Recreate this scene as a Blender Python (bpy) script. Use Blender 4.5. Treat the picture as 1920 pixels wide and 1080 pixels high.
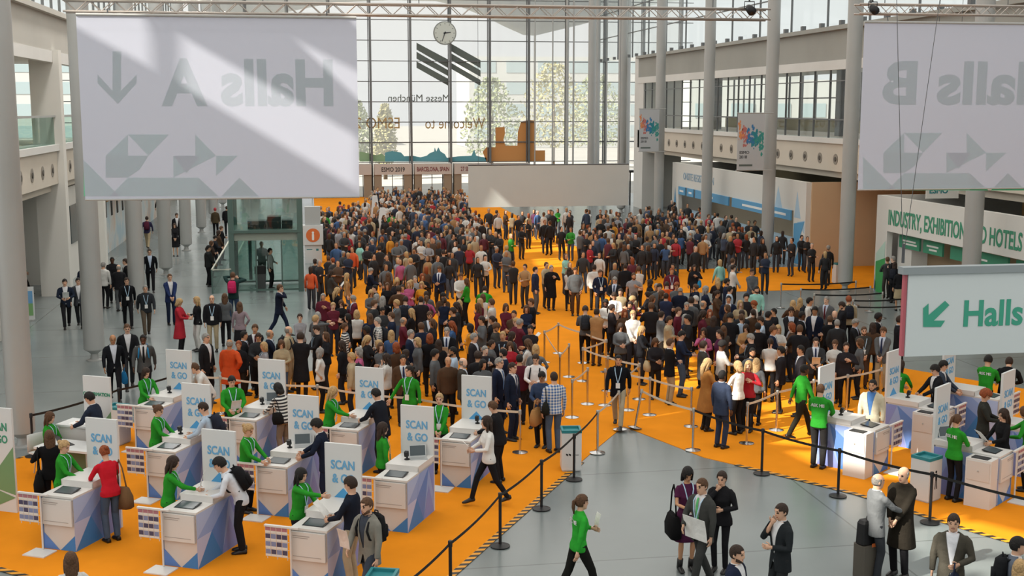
import bpy, bmesh, math, random
from mathutils import Vector, Matrix
from mathutils.geometry import delaunay_2d_cdt

for o in list(bpy.data.objects): bpy.data.objects.remove(o)
scene = bpy.context.scene
COL = scene.collection
rnd = random.Random(7)

# ------------------------------------------------------------------ camera
CAM_H, FPX, YAW = 7.7, 2300.0, math.radians(9.4)
PITCH = math.atan((540 - 200) / FPX)
cam_data = bpy.data.cameras.new('camera'); cam = bpy.data.objects.new('camera', cam_data); COL.objects.link(cam)
cam_data.sensor_width = 36; cam_data.lens = FPX / 1920 * 36; cam_data.clip_end = 2000; cam_data.clip_start = 0.1
cam.location = (0, 0, CAM_H); cam.rotation_euler = (math.pi / 2 - PITCH, 0, -YAW)
scene.camera = cam
# ------------------------------------------------------------------ sky, sun, exposure
SUN_DIR = Vector((0.72, 0.30, -0.62)).normalized()
world = bpy.data.worlds.new('sky'); scene.world = world; world.use_nodes = True
bg = world.node_tree.nodes['Background']; bg.inputs['Color'].default_value = (0.98, 1.0, 1.0, 1); bg.inputs['Strength'].default_value = 0.78
sun_data = bpy.data.lights.new('sun', 'SUN'); sun_data.energy = 7.0; sun_data.angle = math.radians(0.53); sun_data.color = (1.0, 0.93, 0.82)
sun = bpy.data.objects.new('sun', sun_data); COL.objects.link(sun); sun.location = (-40, -20, 45)
sun.rotation_euler = SUN_DIR.to_track_quat('-Z', 'Y').to_euler()
vs = scene.view_settings
vs.view_transform = 'Standard'; vs.look = 'None'; vs.gamma = 1.0; vs.use_curve_mapping = False; vs.exposure = 0.3
scene.cycles.use_denoising = True
scene.cycles.max_bounces = 6; scene.cycles.diffuse_bounces = 3; scene.cycles.glossy_bounces = 3; scene.cycles.transmission_bounces = 4
scene.cycles.transparent_max_bounces = 16; scene.cycles.caustics_reflective = False; scene.cycles.caustics_refractive = False

# unseen fill lights added to brighten the left side of the hall
for i_, y_ in enumerate((34, 44, 54, 66, 80)):
    ld = bpy.data.lights.new('left_fill_light', 'AREA'); ld.shape = 'DISK'; ld.size = 1.6; ld.energy = 380; ld.color = (1.0, 0.97, 0.92)
    lo = bpy.data.objects.new('left_fill_light', ld); COL.objects.link(lo); lo.location = (-7.5, y_, 17.5)
# where a line of sight meets the floor / a plane (the camera above gives the survey of the hall)
_fx = Vector((math.sin(YAW), math.cos(YAW), 0)); _R = Vector((math.cos(YAW), -math.sin(YAW), 0))
_fw = _fx * math.cos(PITCH) - Vector((0, 0, math.sin(PITCH))); _up = _fx * math.sin(PITCH) + Vector((0, 0, math.cos(PITCH)))
def ray(x, y): return _fw * FPX + _R * (x - 960) + _up * (540 - y)
def gz(x, y, z=0.0):
    d = ray(x, y); p = d * ((z - CAM_H) / d.z); return Vector((p.x, p.y, z))
def gy(x, y, Y):
    d = ray(x, y); p = d * (Y / d.y); return Vector((p.x, Y, p.z + CAM_H))
def gx(x, y, X):
    d = ray(x, y); p = d * (X / d.x); return Vector((X, p.y, p.z + CAM_H))

# ------------------------------------------------------------------ materials
def lin(h):
    h = h.lstrip('#'); c = [int(h[i:i + 2], 16) / 255 for i in (0, 2, 4)]
    return tuple((v / 12.92 if v <= 0.04045 else ((v + 0.055) / 1.055) ** 2.4) for v in c) + (1,)
MATS = {}
def mat(name, col=None, rough=0.6, metal=0.0, spec=0.4, noise=0.0, nscale=8.0, bump=0.0, bscale=60.0, objcol=False, alpha=None):
    if name in MATS: return MATS[name]
    m = bpy.data.materials.new(name); m.use_nodes = True; nt = m.node_tree; b = nt.nodes['Principled BSDF']
    b.inputs['Roughness'].default_value = rough; b.inputs['Metallic'].default_value = metal
    b.inputs['Specular IOR Level'].default_value = spec
    src = None
    if objcol:
        oi = nt.nodes.new('ShaderNodeObjectInfo'); src = oi.outputs['Color']
    else:
        rgb = nt.nodes.new('ShaderNodeRGB'); rgb.outputs[0].default_value = lin(col); src = rgb.outputs[0]
    if noise or bump:
        tc = nt.nodes.new('ShaderNodeTexCoord')
    if noise:
        n = nt.nodes.new('ShaderNodeTexNoise'); n.inputs['Scale'].default_value = nscale; n.inputs['Detail'].default_value = 4
        nt.links.new(tc.outputs['Object'], n.inputs['Vector'])
        mr = nt.nodes.new('ShaderNodeMapRange'); mr.inputs['From Min'].default_value = 0.3; mr.inputs['From Max'].default_value = 0.7
        mr.inputs['To Min'].default_value = 1 - noise; mr.inputs['To Max'].default_value = 1 + noise
        nt.links.new(n.outputs['Fac'], mr.inputs['Value'])
        mx = nt.nodes.new('ShaderNodeVectorMath'); mx.operation = 'SCALE'
        nt.links.new(src, mx.inputs[0]); nt.links.new(mr.outputs[0], mx.inputs['Scale']); src = mx.outputs[0]
    nt.links.new(src, b.inputs['Base Color'])
    if bump:
        n2 = nt.nodes.new('ShaderNodeTexNoise'); n2.inputs['Scale'].default_value = bscale; n2.inputs['Detail'].default_value = 3
        nt.links.new(tc.outputs['Object'], n2.inputs['Vector'])
        bp = nt.nodes.new('ShaderNodeBump'); bp.inputs['Strength'].default_value = bump; bp.inputs['Distance'].default_value = 0.03
        nt.links.new(n2.outputs['Fac'], bp.inputs['Height']); nt.links.new(bp.outputs[0], b.inputs['Normal'])
    MATS[name] = m; return m
def glass_mat(name, tint, refl=0.08, haze=0.0, hazecol='#ffffff'):
    if name in MATS: return MATS[name]
    m = bpy.data.materials.new(name); m.use_nodes = True; nt = m.node_tree; nt.nodes.remove(nt.nodes['Principled BSDF'])
    out = nt.nodes['Material Output']
    tr = nt.nodes.new('ShaderNodeBsdfTransparent'); tr.inputs[0].default_value = lin(tint)
    gl = nt.nodes.new('ShaderNodeBsdfGlossy'); gl.inputs['Roughness'].default_value = 0.02; gl.inputs[0].default_value = (1, 1, 1, 1)
    mx = nt.nodes.new('ShaderNodeMixShader'); mx.inputs[0].default_value = refl
    nt.links.new(tr.outputs[0], mx.inputs[1]); nt.links.new(gl.outputs[0], mx.inputs[2]); last = mx
    if haze:
        df = nt.nodes.new('ShaderNodeBsdfTranslucent'); df.inputs[0].default_value = lin(hazecol)
        m2 = nt.nodes.new('ShaderNodeMixShader'); m2.inputs[0].default_value = haze
        nt.links.new(mx.outputs[0], m2.inputs[1]); nt.links.new(df.outputs[0], m2.inputs[2]); last = m2
    nt.links.new(last.outputs[0], out.inputs[0]); MATS[name] = m; return m
def sheet_mat(name, col, through):
    m = bpy.data.materials.new(name); m.use_nodes = True; nt = m.node_tree; nt.nodes.remove(nt.nodes['Principled BSDF'])
    out = nt.nodes['Material Output']; d = nt.nodes.new('ShaderNodeBsdfDiffuse'); t = nt.nodes.new('ShaderNodeBsdfTranslucent')
    d.inputs[0].default_value = lin(col); t.inputs[0].default_value = lin(col)
    mx = nt.nodes.new('ShaderNodeMixShader'); mx.inputs[0].default_value = through
    nt.links.new(d.outputs[0], mx.inputs[1]); nt.links.new(t.outputs[0], mx.inputs[2]); nt.links.new(mx.outputs[0], out.inputs[0])
    MATS[name] = m; return m

# ------------------------------------------------------------------ mesh builder
class MB:
    def __init__(s): s.v = []; s.f = []; s.m = []
    def add(s, vs_, fs, m=0):
        b = len(s.v); s.v.extend([tuple(p) for p in vs_])
        for f in fs: s.f.append(tuple(i + b for i in f)); s.m.append(m)
    def box(s, lo, hi, m=0, M=None):
        x0, y0, z0 = lo; x1, y1, z1 = hi
        p = [Vector(c) for c in ((x0,y0,z0),(x1,y0,z0),(x1,y1,z0),(x0,y1,z0),(x0,y0,z1),(x1,y0,z1),(x1,y1,z1),(x0,y1,z1))]
        if M: p = [M @ c for c in p]
        s.add(p, [(3,2,1,0),(4,5,6,7),(0,1,5,4),(1,2,6,5),(2,3,7,6),(3,0,4,7)], m)
    def loft(s, rings, m=0, cap=True):
        n = len(rings[0]); vs_ = [p for r in rings for p in r]; fs = []
        for i in range(len(rings) - 1):
            for j in range(n):
                k = (j + 1) % n; fs.append((i*n+j, i*n+k, (i+1)*n+k, (i+1)*n+j))
        if cap:
            fs.append(tuple(range(n))[::-1]); b = (len(rings) - 1) * n; fs.append(tuple(b + j for j in range(n)))
        s.add(vs_, fs, m)
    def tube(s, pts, rad, n=8, m=0, cap=True, flat=1.0):
        pts = [Vector(p) for p in pts]; rings = []
        if not hasattr(rad, '__len__'): rad = [rad] * len(pts)
        ref = None
        for i, p in enumerate(pts):
            t = (pts[min(i+1, len(pts)-1)] - pts[max(i-1, 0)])
            if t.length < 1e-9: t = Vector((0,0,1))
            t.normalize()
            if ref is None: ref = Vector((1,0,0)) if abs(t.x) < 0.8 else Vector((0,1,0))
            u = ref - t * ref.dot(t); u.normalize(); w = t.cross(u); ref = u
            rings.append([p + u * (math.cos(2*math.pi*k/n) * rad[i]) + w * (math.sin(2*math.pi*k/n) * rad[i] * flat) for k in range(n)])
        s.loft(rings, m, cap)
    def lathe(s, prof, c=(0,0,0), n=24, m=0):
        c = Vector(c); s.loft([[c + Vector((r*math.cos(2*math.pi*k/n), r*math.sin(2*math.pi*k/n), z)) for k in range(n)] for r, z in prof], m)
    def poly(s, pts, m=0): s.add(pts, [tuple(range(len(pts)))], m)
    def prism(s, pts, off, m=0):
        a = [Vector(p) for p in pts]; b = [p + Vector(off) for p in a]; n = len(a)
        s.add(a + b, [tuple(range(n))[::-1], tuple(range(n, 2*n))] + [(i, (i+1)%n, n+(i+1)%n, n+i) for i in range(n)], m)
    def mesh(s, name, mats=(), smooth=False, fix=True):
        me = bpy.data.meshes.new(name); me.from_pydata(s.v, [], s.f)
        for m in mats: me.materials.append(m)
        if mats and len(mats) > 1: me.polygons.foreach_set('material_index', s.m)
        if fix:
            bm = bmesh.new(); bm.from_mesh(me); bmesh.ops.recalc_face_normals(bm, faces=bm.faces); bm.to_mesh(me); bm.free()
        if smooth: me.polygons.foreach_set('use_smooth', [True] * len(me.polygons))
        me.update(); return me
    def build(s, name, mats, parent=None, smooth=False, fix=True):
        if not isinstance(mats, (list, tuple)): mats = [mats]
        return link(name, s.mesh(name, mats, smooth, fix), parent)
def link(name, data, parent=None):
    o = bpy.data.objects.new(name, data); COL.objects.link(o)
    if parent is not None: o.parent = parent
    return o
def auto_smooth(o, ang=40):
    me = o.data; bm = bmesh.new(); bm.from_mesh(me); a = math.radians(ang)
    for f in bm.faces: f.smooth = True
    for e in bm.edges: e.smooth = not (len(e.link_faces) == 2 and e.calc_face_angle(0) > a)
    bm.to_mesh(me); bm.free(); return o
def tag(o, label=None, cat=None, group=None, kind=None):
    if label: o['label'] = label
    if cat: o['category'] = cat
    if group: o['group'] = group
    if kind: o['kind'] = kind
    return o
def thing(name, label, cat, loc=(0,0,0), rz=0.0, group=None):
    o = link(name, None); o.location = loc; o.rotation_euler = (0, 0, rz); o.empty_display_size = 0.1
    return tag(o, label, cat, group)
def copy_tree(o, parent=None):
    c = o.copy(); COL.objects.link(c)
    if parent is not None: c.parent = parent
    for ch in list(o.children): copy_tree(ch, c)
    return c
def text_mesh(s, size, ext=0.002, bold=0.0, align='CENTER', sx=1.0, mirror=False, off=0.0):
    cu = bpy.data.curves.new('lettering', 'FONT'); cu.body = s; cu.size = size; cu.extrude = ext; cu.offset = off
    cu.align_x = align; cu.align_y = 'BOTTOM_BASELINE'; cu.resolution_u = 3
    o = bpy.data.objects.new('lettering', cu); COL.objects.link(o)
    dg = bpy.context.evaluated_depsgraph_get(); dg.update()
    me = bpy.data.meshes.new_from_object(o.evaluated_get(dg)); bpy.data.objects.remove(o); bpy.data.curves.remove(cu)
    if bold:   # heavier strokes: the letter laid over itself, shifted all round
        b_ = bmesh.new()
        for i_, (dx, dy) in enumerate(((0, 0), (1, 0), (-1, 0), (0, 1), (0, -1), (.7, .7), (-.7, .7), (.7, -.7), (-.7, -.7))):
            k = len(b_.verts); b_.from_mesh(me); b_.verts.ensure_lookup_table()
            for v in b_.verts[k:]: v.co.x += dx * bold; v.co.y += dy * bold; v.co.z += i_ * 0.0004 * (1 if v.co.z > 0 else -1)
        b_.to_mesh(me); b_.free()
    f = -sx if mirror else sx
    for v in me.vertices: v.co.x *= f
    me.materials.clear(); return me
# lettering on a wall: origin p, reading direction u, up z
def lettering(s, size, p, u, m, parent=None, bold=0.0, sx=1.0, mirror=False, ext=0.002, align='CENTER', name='lettering', up=(0,0,1)):
    me = text_mesh(s, size, ext, bold, align, sx, mirror); me.materials.append(m)
    u = Vector(u).normalized(); w = Vector(up).normalized(); n = u.cross(w)
    M = Matrix((u, w, n)).transposed().to_4x4(); M.translation = Vector(p)
    me.transform(M); return link(name, me, parent)
# ================================================================== THE SETTING
def struct(name, mb, m, parent=None, smooth=False):
    o = mb.build(name, m, parent, smooth)
    if parent is None: o['kind'] = 'structure'
    return o
M_WHITE = mat('white_paint', '#d9d8d4', 0.7, noise=0.03, nscale=0.7)
M_CREAM = mat('cream_paint', '#cfc6b8', 0.7, noise=0.03, nscale=0.6)
M_OFFW = mat('warm_white_panel', '#dcd9d2', 0.6, noise=0.02, nscale=0.5)
M_GREYC = mat('grey_fascia', '#9d9d97', 0.6, noise=0.05, nscale=0.4)
M_STEEL = mat('painted_steel', '#a9aaa8', 0.38, 0.1, noise=0.03, nscale=1.0)
M_DKST = mat('dark_steel', '#55575a', 0.4, 0.4)
M_FRAME = mat('facade_frame', '#6d6f70', 0.4, 0.3)
M_GLASS = glass_mat('facade_glass', '#f8f9f9', 0.04, 0.36)  # translucent share veils the view outside, standing in for bright haze
M_GLASS2 = glass_mat('gallery_glass', '#eef3f1', 0.08, 0.08)
M_GREEN = glass_mat('green_glass', '#b9d2cb', 0.12, 0.04, '#a8c8c0')
M_OLIVE = mat('olive_back_wall', '#a39a7c', 0.8, noise=0.05, nscale=0.3)
M_BLACK = mat('black_plastic', '#1b1b1d', 0.45)
M_RED = mat('red_edge', '#b5606a', 0.5)
M_TEAL = mat('teal_plastic', '#2f7f86', 0.45)
M_CHROME = mat('chrome', '#c9c9c9', 0.18, 0.95)
M_BELTW = mat('white_belt', '#cfc5b4', 0.7)
M_BELTK = mat('black_belt', '#191817', 0.6)

# polished grey floor
def floor_mat():
    m = bpy.data.materials.new('polished_floor'); m.use_nodes = True; nt = m.node_tree; b = nt.nodes['Principled BSDF']
    tc = nt.nodes.new('ShaderNodeTexCoord'); n = nt.nodes.new('ShaderNodeTexNoise'); n.inputs['Scale'].default_value = 0.35; n.inputs['Detail'].default_value = 6
    n2 = nt.nodes.new('ShaderNodeTexNoise'); n2.inputs['Scale'].default_value = 60; n2.inputs['Detail'].default_value = 2
    br = nt.nodes.new('ShaderNodeTexBrick'); br.inputs['Scale'].default_value = 1.0; br.offset = 0.0
    br.inputs['Brick Width'].default_value = 9.8; br.inputs['Row Height'].default_value = 4.9; br.inputs['Mortar Size'].default_value = 0.02
    br.inputs['Color1'].default_value = (1, 1, 1, 1); br.inputs['Color2'].default_value = (0.96, 0.96, 0.96, 1); br.inputs['Mortar'].default_value = (0.62, 0.62, 0.6, 1)
    ramp = nt.nodes.new('ShaderNodeValToRGB'); ramp.color_ramp.elements[0].position = 0.3; ramp.color_ramp.elements[1].position = 0.72
    ramp.color_ramp.elements[0].color = lin('#727a7a'); ramp.color_ramp.elements[1].color = lin('#7f8787')
    for t in (n, n2, br): nt.links.new(tc.outputs['Object'], t.inputs['Vector'])
    nt.links.new(n.outputs['Fac'], ramp.inputs[0])
    mx = nt.nodes.new('ShaderNodeMix'); mx.data_type = 'RGBA'; mx.blend_type = 'MULTIPLY'; mx.inputs['Factor'].default_value = 1.0
    nt.links.new(ramp.outputs[0], mx.inputs['A']); nt.links.new(br.outputs['Color'], mx.inputs['B'])
    nt.links.new(mx.outputs['Result'], b.inputs['Base Color'])
    mr = nt.nodes.new('ShaderNodeMapRange'); mr.inputs['To Min'].default_value = 0.20; mr.inputs['To Max'].default_value = 0.30
    nt.links.new(n.outputs['Fac'], mr.inputs['Value']); nt.links.new(mr.outputs[0], b.inputs['Roughness'])
    b.inputs['Specular IOR Level'].default_value = 0.55; return m
fl = MB(); fl.box((-32, -12, -0.3), (46, 107.2, 0)); struct('floor', fl, floor_mat())
og = MB(); og.poly([(-200, 107.2, -0.05), (260, 107.2, -0.05), (260, 500, -0.05), (-200, 500, -0.05)])
struct('ground_outside', og, mat('pale_paving', '#b9b6ae', 0.8, noise=0.08, nscale=0.2))

# orange carpet: two broad lanes that meet in front of the grey wedge, and a cross lane on the right
M_CARPET = mat('orange_carpet', '#e38c20', 0.95, spec=0.05, noise=0.06, nscale=1.2, bump=0.25, bscale=300)
A = (7.42, 28.2)
left_lane = [(0.4, 106.5), (0.4, 36.2), (-6.7, 27.3), (-8.6, 24.6), (-5.3, 20.93), (-4.6, 20.3), (0.0, 15.4), A]
out = [(0.4, 106.5), (0.4, 36.4), (-6.55, 27.6), (-9.2, 24.0), (-4.9, 20.55), (0.2, 15.9), (2.2, 19.35), (4.45, 23.2), (6.2, 26.2), A,
       (8.5, 25.3), (9.5, 24.0), (10.7, 22.3), (11.75, 20.1), (12.4, 18.9), (14.0, 15.5), (24.0, 22.0), (19.5, 30.0), (14.6, 37.5), (14.6, 48.8), (23.3, 48.8), (27.5, 48.8), (27.5, 56.0), (14.6, 56.0), (14.6, 106.5)]
cp = MB(); cp.prism([(x, y, 0.0) for x, y in out], (0, 0, 0.012)); struct('carpet', cp, M_CARPET)
# black and yellow hazard tape along the carpet edges
def tape_mat():
    m = bpy.data.materials.new('hazard_tape'); m.use_nodes = True; nt = m.node_tree; b = nt.nodes['Principled BSDF']; b.inputs['Roughness'].default_value = 0.5
    tc = nt.nodes.new('ShaderNodeTexCoord'); w = nt.nodes.new('ShaderNodeTexWave'); w.bands_direction = 'Y'; w.inputs['Scale'].default_value = 1.7
    cr = nt.nodes.new('ShaderNodeValToRGB'); cr.color_ramp.interpolation = 'CONSTANT'; cr.color_ramp.elements[1].position = 0.5
    cr.color_ramp.elements[0].color = lin('#1d1a15'); cr.color_ramp.elements[1].color = lin('#e0981c')
    nt.links.new(tc.outputs['Object'], w.inputs['Vector']); nt.links.new(w.outputs['Color'], cr.inputs[0]); nt.links.new(cr.outputs[0], b.inputs['Base Color']); return m
M_TAPE = tape_mat()
def strip(pts, w, z, name, m):
    mb = MB()
    for (x0, y0), (x1, y1) in zip(pts, pts[1:]):
        d = Vector((x1 - x0, y1 - y0, 0)); n = Vector((-d.y, d.x, 0)).normalized() * w / 2; a = Vector((x0, y0, z)); b = Vector((x1, y1, z))
        mb.prism([a - n, b - n, b + n, a + n], (0, 0, 0.003))
    return struct(name, mb, m)
strip([(0.2, 15.9), (2.2, 19.35), (4.45, 23.2), (5.75, 25.4)], 0.13, 0.0125, 'floor_tape', M_TAPE)
strip([(9.0, 24.65), (9.5, 24.0), (10.7, 22.3), (11.75, 20.1), (12.4, 18.9), (14.0, 15.5)], 0.13, 0.0125, 'floor_tape', M_TAPE)
strip([(-9.2, 24.0), (-4.9, 20.55), (0.2, 15.9)], 0.13, 0.0125, 'floor_tape', M_TAPE)
strip([(-9.2, 24.0), (-6.55, 27.6), (-3.2, 31.9)], 0.07, 0.0125, 'floor_tape', M_TAPE)

# ---------------- columns
def column(name, x, y, r, h, foot=True):
    mb = MB()
    prof = [(r*0.75, 0.0), (r*0.75, 0.03), (r*0.42, 0.06), (r*0.36, 0.22), (r*0.55, 0.27), (r*0.98, 0.36), (r, 0.42), (r, h)] if foot else [(r, 0), (r, h)]
    mb.lathe(prof, (x, y, 0), 28); o = struct(name, mb, M_STEEL); auto_smooth(o, 35); return o
n = 0
for Y in (28.7, 38.5, 48.3, 58.1, 67.9, 77.7, 87.5, 97.3):
    n += 1; column('column_left_%d' % n, -6.6, Y, 0.30 if Y < 30 else 0.31, 19.9)
n = 0
for X, Y in ((22.3, 38.5), (22.25, 48.3), (22.55, 58.1), (22.6, 67.9), (22.6, 77.7), (22.6, 87.5), (22.6, 97.3)):
    n += 1; column('column_right_%d' % n, X, Y, 0.31, 19.9)

# ---------------- far glass facade
FY = 107.0
mull = [5.43 + (i - 8) * 3.43 for i in range(17)]
mull = [x for x in mull if -20 < x < 34]
fr = MB()
for x in mull:
    fr.box((x - 0.09, FY - 0.45, 0), (x + 0.09, FY - 0.1, 20)); fr.box((x - 0.2, FY - 0.16, 0), (x - 0.13, FY - 0.06, 20))
for k in range(1, 12):
    z = 2.92 + 1.73 * (k - 1); fr.box((-20, FY - 0.12, z - (0.07 if k == 2 else 0.035)), (34, FY - 0.02, z + 0.035))
pn = MB()
for a, b in zip(mull, mull[1:]):
    pn.poly([(a, FY, 2.9), (b, FY, 2.9), (b, FY, 20), (a, FY, 20)])
w1 = struct('window_1', pn, M_GLASS); struct('window_frame', fr, M_FRAME, w1)
# slender cable trusses and inner posts in front of the glass
for i, (px, r) in enumerate(((1003, 0.05), (1036, 0.06), (1120, 0.22), (1137, 0.07), (1063, 0.14), (1063 + 12, 0.08), (1176, 0.26))):
    p = gy(px, 200, 104.5); mb = MB(); mb.tube([(p.x, 104.5, 0), (p.x, 104.5, 20)], r, 12); o = struct('facade_post_%d' % (i + 1), mb, M_STEEL); auto_smooth(o)
# entrance portals with printed headers
M_HEAD = mat('portal_header', '#b9b4b0', 0.7); M_PORT = mat('portal_side', '#8c8272', 0.7); M_DRED = mat('dark_red_print', '#6e2b33', 0.7); M_DTXT = mat('dark_print', '#3c3c40', 0.7)
doors = []
for i, (a, b) in enumerate(zip(mull, mull[1:])):
    if a < -13 or b > 20: continue
    sd = MB(); sd.box((a + 0.12, FY - 1.6, 0), (a + 0.75, FY - 0.5, 1.95)); sd.box((b - 0.75, FY - 1.6, 0), (b - 0.12, FY - 0.5, 1.95))
    o = struct('door_%d' % (i + 1), sd, M_PORT); hd = MB(); hd.box((a + 0.12, FY - 1.7, 1.95), (b - 0.12, FY - 0.5, 2.85)); h = hd.build('door_header', M_HEAD, o)
    fr2 = MB()
    for q in (0.75, 1.72, 2.63): fr2.box((a + q - 0.03, FY - 0.6, 0), (a + q + 0.03, FY - 0.54, 1.95))
    fr2.build('door_frame', M_DKST, o); doors.append((a, b, h))
def header_text(i, s, m, sx=0.8):
    a, b, h = doors[i]; lettering(s, 0.52, ((a + b) / 2, FY - 1.705, 2.22), (1, 0, 0), m, h, 0.01, sx)
di = min(range(len(doors)), key=lambda k: abs((doors[k][0] + doors[k][1]) / 2 - 7.1))
header_text(di, 'ESMO 2019', M_DTXT); header_text(di + 1, 'BARCELONA, SPAIN', M_DRED, 0.6); header_text(di + 2, '27 SEP - 1 OCT', M_DRED, 0.62)
# ---------------- things printed on or stuck to the glass
M_LOGO = mat('logo_film', '#5d6662', 0.6); M_BRN = mat('brown_film', '#b09463', 0.6)
lg = MB()
for q in ([(781,80),(841,112),(841,128),(781,93)], [(781,97),(841,132),(841,143),(781,110)], [(781,115),(841,148),(841,161),(781,127)],
          [(846,82),(901,113),(901,128),(846,96)], [(846,100),(901,132),(901,144),(846,113)], [(846,118),(901,150),(901,161),(846,129)]):
    lg.prism([gy(x, y, FY - 0.03) for x, y in q], (0, 0.02, 0))
tag(lg.build('logo_film', M_LOGO), 'dark slanted six bar logo stuck on the entrance glass below the round clock', 'logo')
def film_text(s, x0, x1, y, hgt, m, label):
    a = gy(x0, y, FY - 0.03); b = gy(x1, y, FY - 0.03); me = text_mesh(s, hgt, 0.004, 0.004, 'CENTER')
    w = max(v.co.x for v in me.vertices) - min(v.co.x for v in me.vertices); f = (b.x - a.x) / w
    for v in me.vertices: v.co = Vector((-v.co.x * f, v.co.z, v.co.y))
    me.transform(Matrix.Translation(((a.x + b.x) / 2, FY - 0.03, a.z))); me.materials.append(m)
    return tag(link('window_lettering', me), label, 'lettering')
film_text('Messe München', 728, 842, 190, 0.85, M_LOGO, 'small grey mirrored lettering Messe Muenchen on the entrance glass under the logo')
film_text('Welcome to', 797, 909, 241, 1.35, M_BRN, 'brown mirrored lettering Welcome to on the entrance glass')
film_text('ESMO 2018', 628, 750, 241, 1.35, M_BRN, 'brown mirrored lettering ESMO 2018 half hidden by the big hall sign')
# low town skyline film along the glass
def film(pts, m, label, yy=FY - 0.04):
    mb = MB(); mb.prism([gy(x, y, yy) for x, y in pts], (0, 0.012, 0)); o = mb.build('skyline_film', m); return tag(o, label, 'window film')
film([(674,303),(674,284),(690,287),(706,291),(716,288),(722,293),(722,303)], mat('film_green', '#8fab84', 0.7), 'pale green hill film low on the entrance glass beside the big hall sign')
film([(722,303),(722,286),(735,283),(752,286),(758,293),(775,292),(788,295),(800,292),(806,287),(814,284),(815,276),(818,284),(822,276),(826,284),(834,289),(838,296),(860,293),(884,292),(889,280),(893,292),(902,294),(912,296),(912,303)],
     mat('film_blue', '#5f9aa5', 0.7), 'blue town skyline film with small spires above the entrance doors')
film([(912,303),(905,285),(912,276),(929,276),(929,239),(946,238),(947,250),(944,262),(948,273),(970,273),(971,247),(977,228),(992,225),(1002,226),(1003,282),(1022,282),(1022,303)],
     mat('film_orange', '#c68a4f', 0.7), 'orange double tower film on the entrance glass right of the lettering')
# clock hanging in front of the facade
ck = thing('wall_clock', 'round white clock hanging high on the entrance glass', 'clock', gy(834, 62, 106.3))
mb = MB(); mb.lathe([(0.98, -0.09), (1.0, 0), (0.98, 0.09)], n=40); mb.v = [(x, z, y) for x, y, z in mb.v]; mb.build('clock_case', mat('clock_grey', '#8b908d', 0.5), ck)
mb = MB(); mb.lathe([(0.9, 0.10), (0.9, 0.115)], n=40); mb.v = [(x, -z, y) for x, y, z in mb.v]; mb.build('clock_face', mat('clock_face', '#c4cbc5', 0.6), ck)
mb = MB()
for a, l, w in ((200, 0.75, 0.05), (82, 0.5, 0.07)):
    d = Vector((math.sin(math.radians(a)), 0, math.cos(math.radians(a)))); s_ = Vector((d.z, 0, -d.x)) * w
    mb.prism([Vector((0, -0.13, 0)) - s_ - d * 0.12, d * l - s_ * 0.5 + Vector((0, -0.13, 0)), d * l + s_ * 0.5 + Vector((0, -0.13, 0)), Vector((0, -0.13, 0)) + s_ - d * 0.12], (0, -0.01, 0))
mb.build('clock_hand', M_DKST, ck)
mb = MB()
for k in range(12):
    a = math.radians(30 * k); d = Vector((math.sin(a), 0, math.cos(a))); mb.box((-0.02, -0.125, 0.72), (0.02, -0.118, 0.84), 0, Matrix.Rotation(a, 4, 'Y'))
mb.build('hour_marks', M_DKST, ck)
mb = MB(); mb.tube([(0.32, 0.2, 0.95), (0.32, 0.2, 6)], 0.05, 8); mb.build('hanger', M_DKST, ck)

# wavy roof edge seen through the top of the facade
pts = [(380,-60),(380,28),(480,28),(540,21),(600,9),(660,2),(740,-2),(830,0),(880,12),(930,32),(965,50),(1003,67),(1040,58),(1090,46),(1140,32),(1185,20),(1230,8),(1280,0),(1300,-60)]
mb = MB(); mb.prism([gy(x, y, FY + 3) for x, y in pts], (0, 6, 0.4)); struct('roof_edge', mb, mat('roof_membrane', '#a9b0b0', 0.7, noise=0.04, nscale=0.3))
mb = MB(); mb.tube([gy(1003, 66, FY + 3), gz(1003, 372)], 0.09, 8)
mb = MB(); q = gy(1003, 66, FY + 3); mb.tube([q, (q.x, FY + 3, 0)], 0.1, 8); struct('roof_mast', mb, M_STEEL)

mb = MB(); mb.box((-32, -12.6, 0), (46, -12.2, 12.5)); struct('wall_back', mb, M_OFFW)  # unseen wall behind the camera, added to cut the skylight from there
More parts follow.
